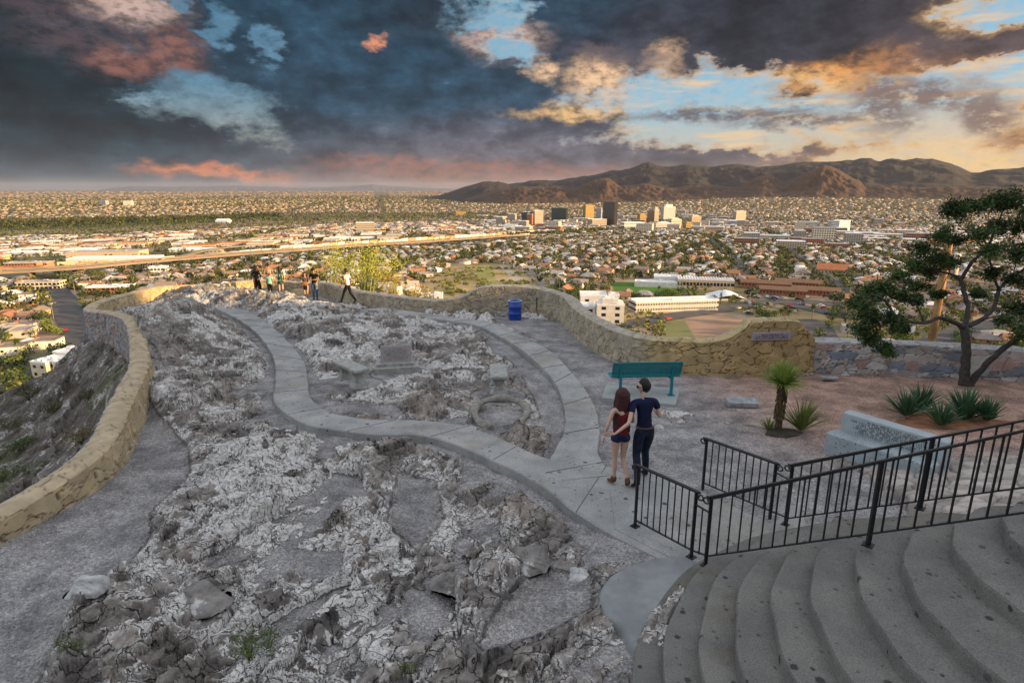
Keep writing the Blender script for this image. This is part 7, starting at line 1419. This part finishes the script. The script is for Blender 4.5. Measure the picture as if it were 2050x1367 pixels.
# ---- cars
CARC = [('white', (.75, .75, .74)), ('silver', (.45, .46, .47)), ('black', (.02, .02, .022)), ('red', (.40, .02, .015)), ('dark blue', (.02, .04, .12)), ('beige', (.50, .42, .30))]; CV = []
for nm, cc in CARC:
    o = empty('parked_car', (0, 0, 0)); o['category'] = 'car'; m = MB(); m.prism([(-2.2, .35), (2.2, .35), (2.25, .75), (1.2, .95), (-1.9, 1.0), (-2.25, .85)], -.88, .88, Matrix.Rotation(math.pi / 2, 4, 'X')); m.prism([(-1.75, .98), (1.0, .95), (.4, 1.42), (-1.2, 1.45)], -.76, .76, Matrix.Rotation(math.pi / 2, 4, 'X')); m.build('body', mat('car_' + nm.replace(' ', '_'), cc, .3, 0, spec=.6), o)
    m = MB(); m.prism([(-1.6, 1.0), (.85, .98), (.36, 1.34), (-1.12, 1.37)], -.78, .78, Matrix.Rotation(math.pi / 2, 4, 'X')); m.prism([(-1.80, 1.0), (-1.26, 1.40), (-1.22, 1.40), (-1.76, 1.0)], -.70, .70, Matrix.Rotation(math.pi / 2, 4, 'X')); m.build('window', Mwin, o)
    for sx in (-1.4, 1.4):
        for sy in (-.8, .8): m = MB(); m.lathe([(.001, -.1), (.33, -.1), (.33, .1), (.001, .1)], 14, Matrix.Translation((sx, sy, .33)) @ Matrix.Rotation(math.pi / 2, 4, 'X'), cap=False); m.build('wheel', mat('tyre', (.02, .02, .02), .8, 0), o)
    CV.append((o, nm))
used = set()
def put_car(x, y, z, a, k, lb, g):
    proto, nm = CV[k]; o = copy_tree(proto) if k in used else proto; used.add(k); o.location = (x, y, z); o.rotation_euler = (0, 0, a); o['label'] = nm + ' car ' + lb; o['group'] = g
for (c_, z_), lb, step_, off in (((r_left, rz_left), 'on the dark street below the wall bend', 4, 6.8), ((r_sch, rz_sch), 'on the road in front of the school', 6, 5.4), ((r_par, rz_par), 'parked on the street right of the plaque block', 2, 7.4)):
    for i in range(1, len(c_) - 1, step_):
        if rs.random() < .75:
            t = c_[i + 1] - c_[i]; t /= np.linalg.norm(t); s_ = rs.choice([-1, 1]); p = c_[i] + np.array([t[1], -t[0]]) * off * s_; put_car(p[0], p[1], z_[i] + .03, math.atan2(t[1], t[0]), int(rs.integers(6)), lb, 'cars ' + lb)
for i in range(4, int(len(fc_) * .75), 3):
    for off in (-11, -6, 6, 11):
        if rs.random() < .35: p = fc_[i, :2] + fn_[i] * off; put_car(p[0], p[1], fc_[i, 2] + fup[i] + .05 + (0 if off < 0 else .6), math.atan2(ft_[i][1], ft_[i][0]), int(rs.integers(6)), 'driving on the raised freeway', 'cars on the raised freeway')
for _ in range(34):
    q_ = PT(rs.uniform(1490, 1660), rs.uniform(596, 612) if rs.random() < .6 else rs.uniform(612, 632)); put_car(q_.x, q_.y, q_.z + .5, R(-24) + rs.choice([0, math.pi / 2]), int(rs.integers(6)), 'in the car park below the brick rows', 'cars in the car park below the brick rows')
for k, (o, _n) in enumerate(CV):
    if k not in used:
        for ch_ in list(o.children_recursive): bpy.data.objects.remove(ch_)
        bpy.data.objects.remove(o)
# ---- street lights and poles
Mpole = cmat('grey_pole', (.35, .30, .24)); o = empty('street_light', (0, 0, 0)); o['category'] = 'street light'; m = MB(); m.tube([(0, 0, -1), (0, 0, 9)], [.14, .08], 8); m.build('pole', Mpole, o); m = MB(); m.tube([(0, 0, 9), (.5, 0, 9.5), (2, 0, 9.6)], [.06, .05, .05], 6); m.build('arm', Mpole, o); m = MB(); m.box((2.2, 0, 9.55), (.9, .3, .18), bev=.04); m.build('lamp', Mpole, o)
for k, (px, py, lb) in enumerate([(152, 595, 'beside the freeway below its left stretch'), (108, 640, 'left of the dark street'), (210, 650, 'right of the dark street'), (1252, 645, 'at the bend near the medical building'), (1385, 622, 'in front of the long school building'), (1500, 612, 'at the car park entrance'), (1700, 600, 'right of the brick rows'), (600, 540, 'above the visitors'), (820, 520, 'left of the tan field'), (1120, 590, 'left of the medical building')]):
    q_ = PT(px, py); c_ = copy_tree(o) if k else o; c_.location = q_; c_.rotation_euler = (0, 0, k); c_['label'] = 'tall street light ' + lb; c_['group'] = 'street lights in the city'
# ------------------------------------------------------------------ air
hz = MB(); hz.box((0, 48000, 265), (180000, 104000, 990)); ho = hz.build('haze', None, kind='stuff')
hm = bpy.data.materials.new('haze_air'); hm.use_nodes = True; n = NT(hm.node_tree); o_ = n.new('ShaderNodeOutputMaterial'); pv = n.new('ShaderNodeVolumePrincipled')
pv.inputs['Color'].default_value = (.60, .63, .74, 1); pv.inputs['Density'].default_value = 0.80e-5; pv.inputs['Anisotropy'].default_value = .25
n.l.new(pv.outputs[0], o_.inputs['Volume']); ho.data.materials.clear(); ho.data.materials.append(hm)
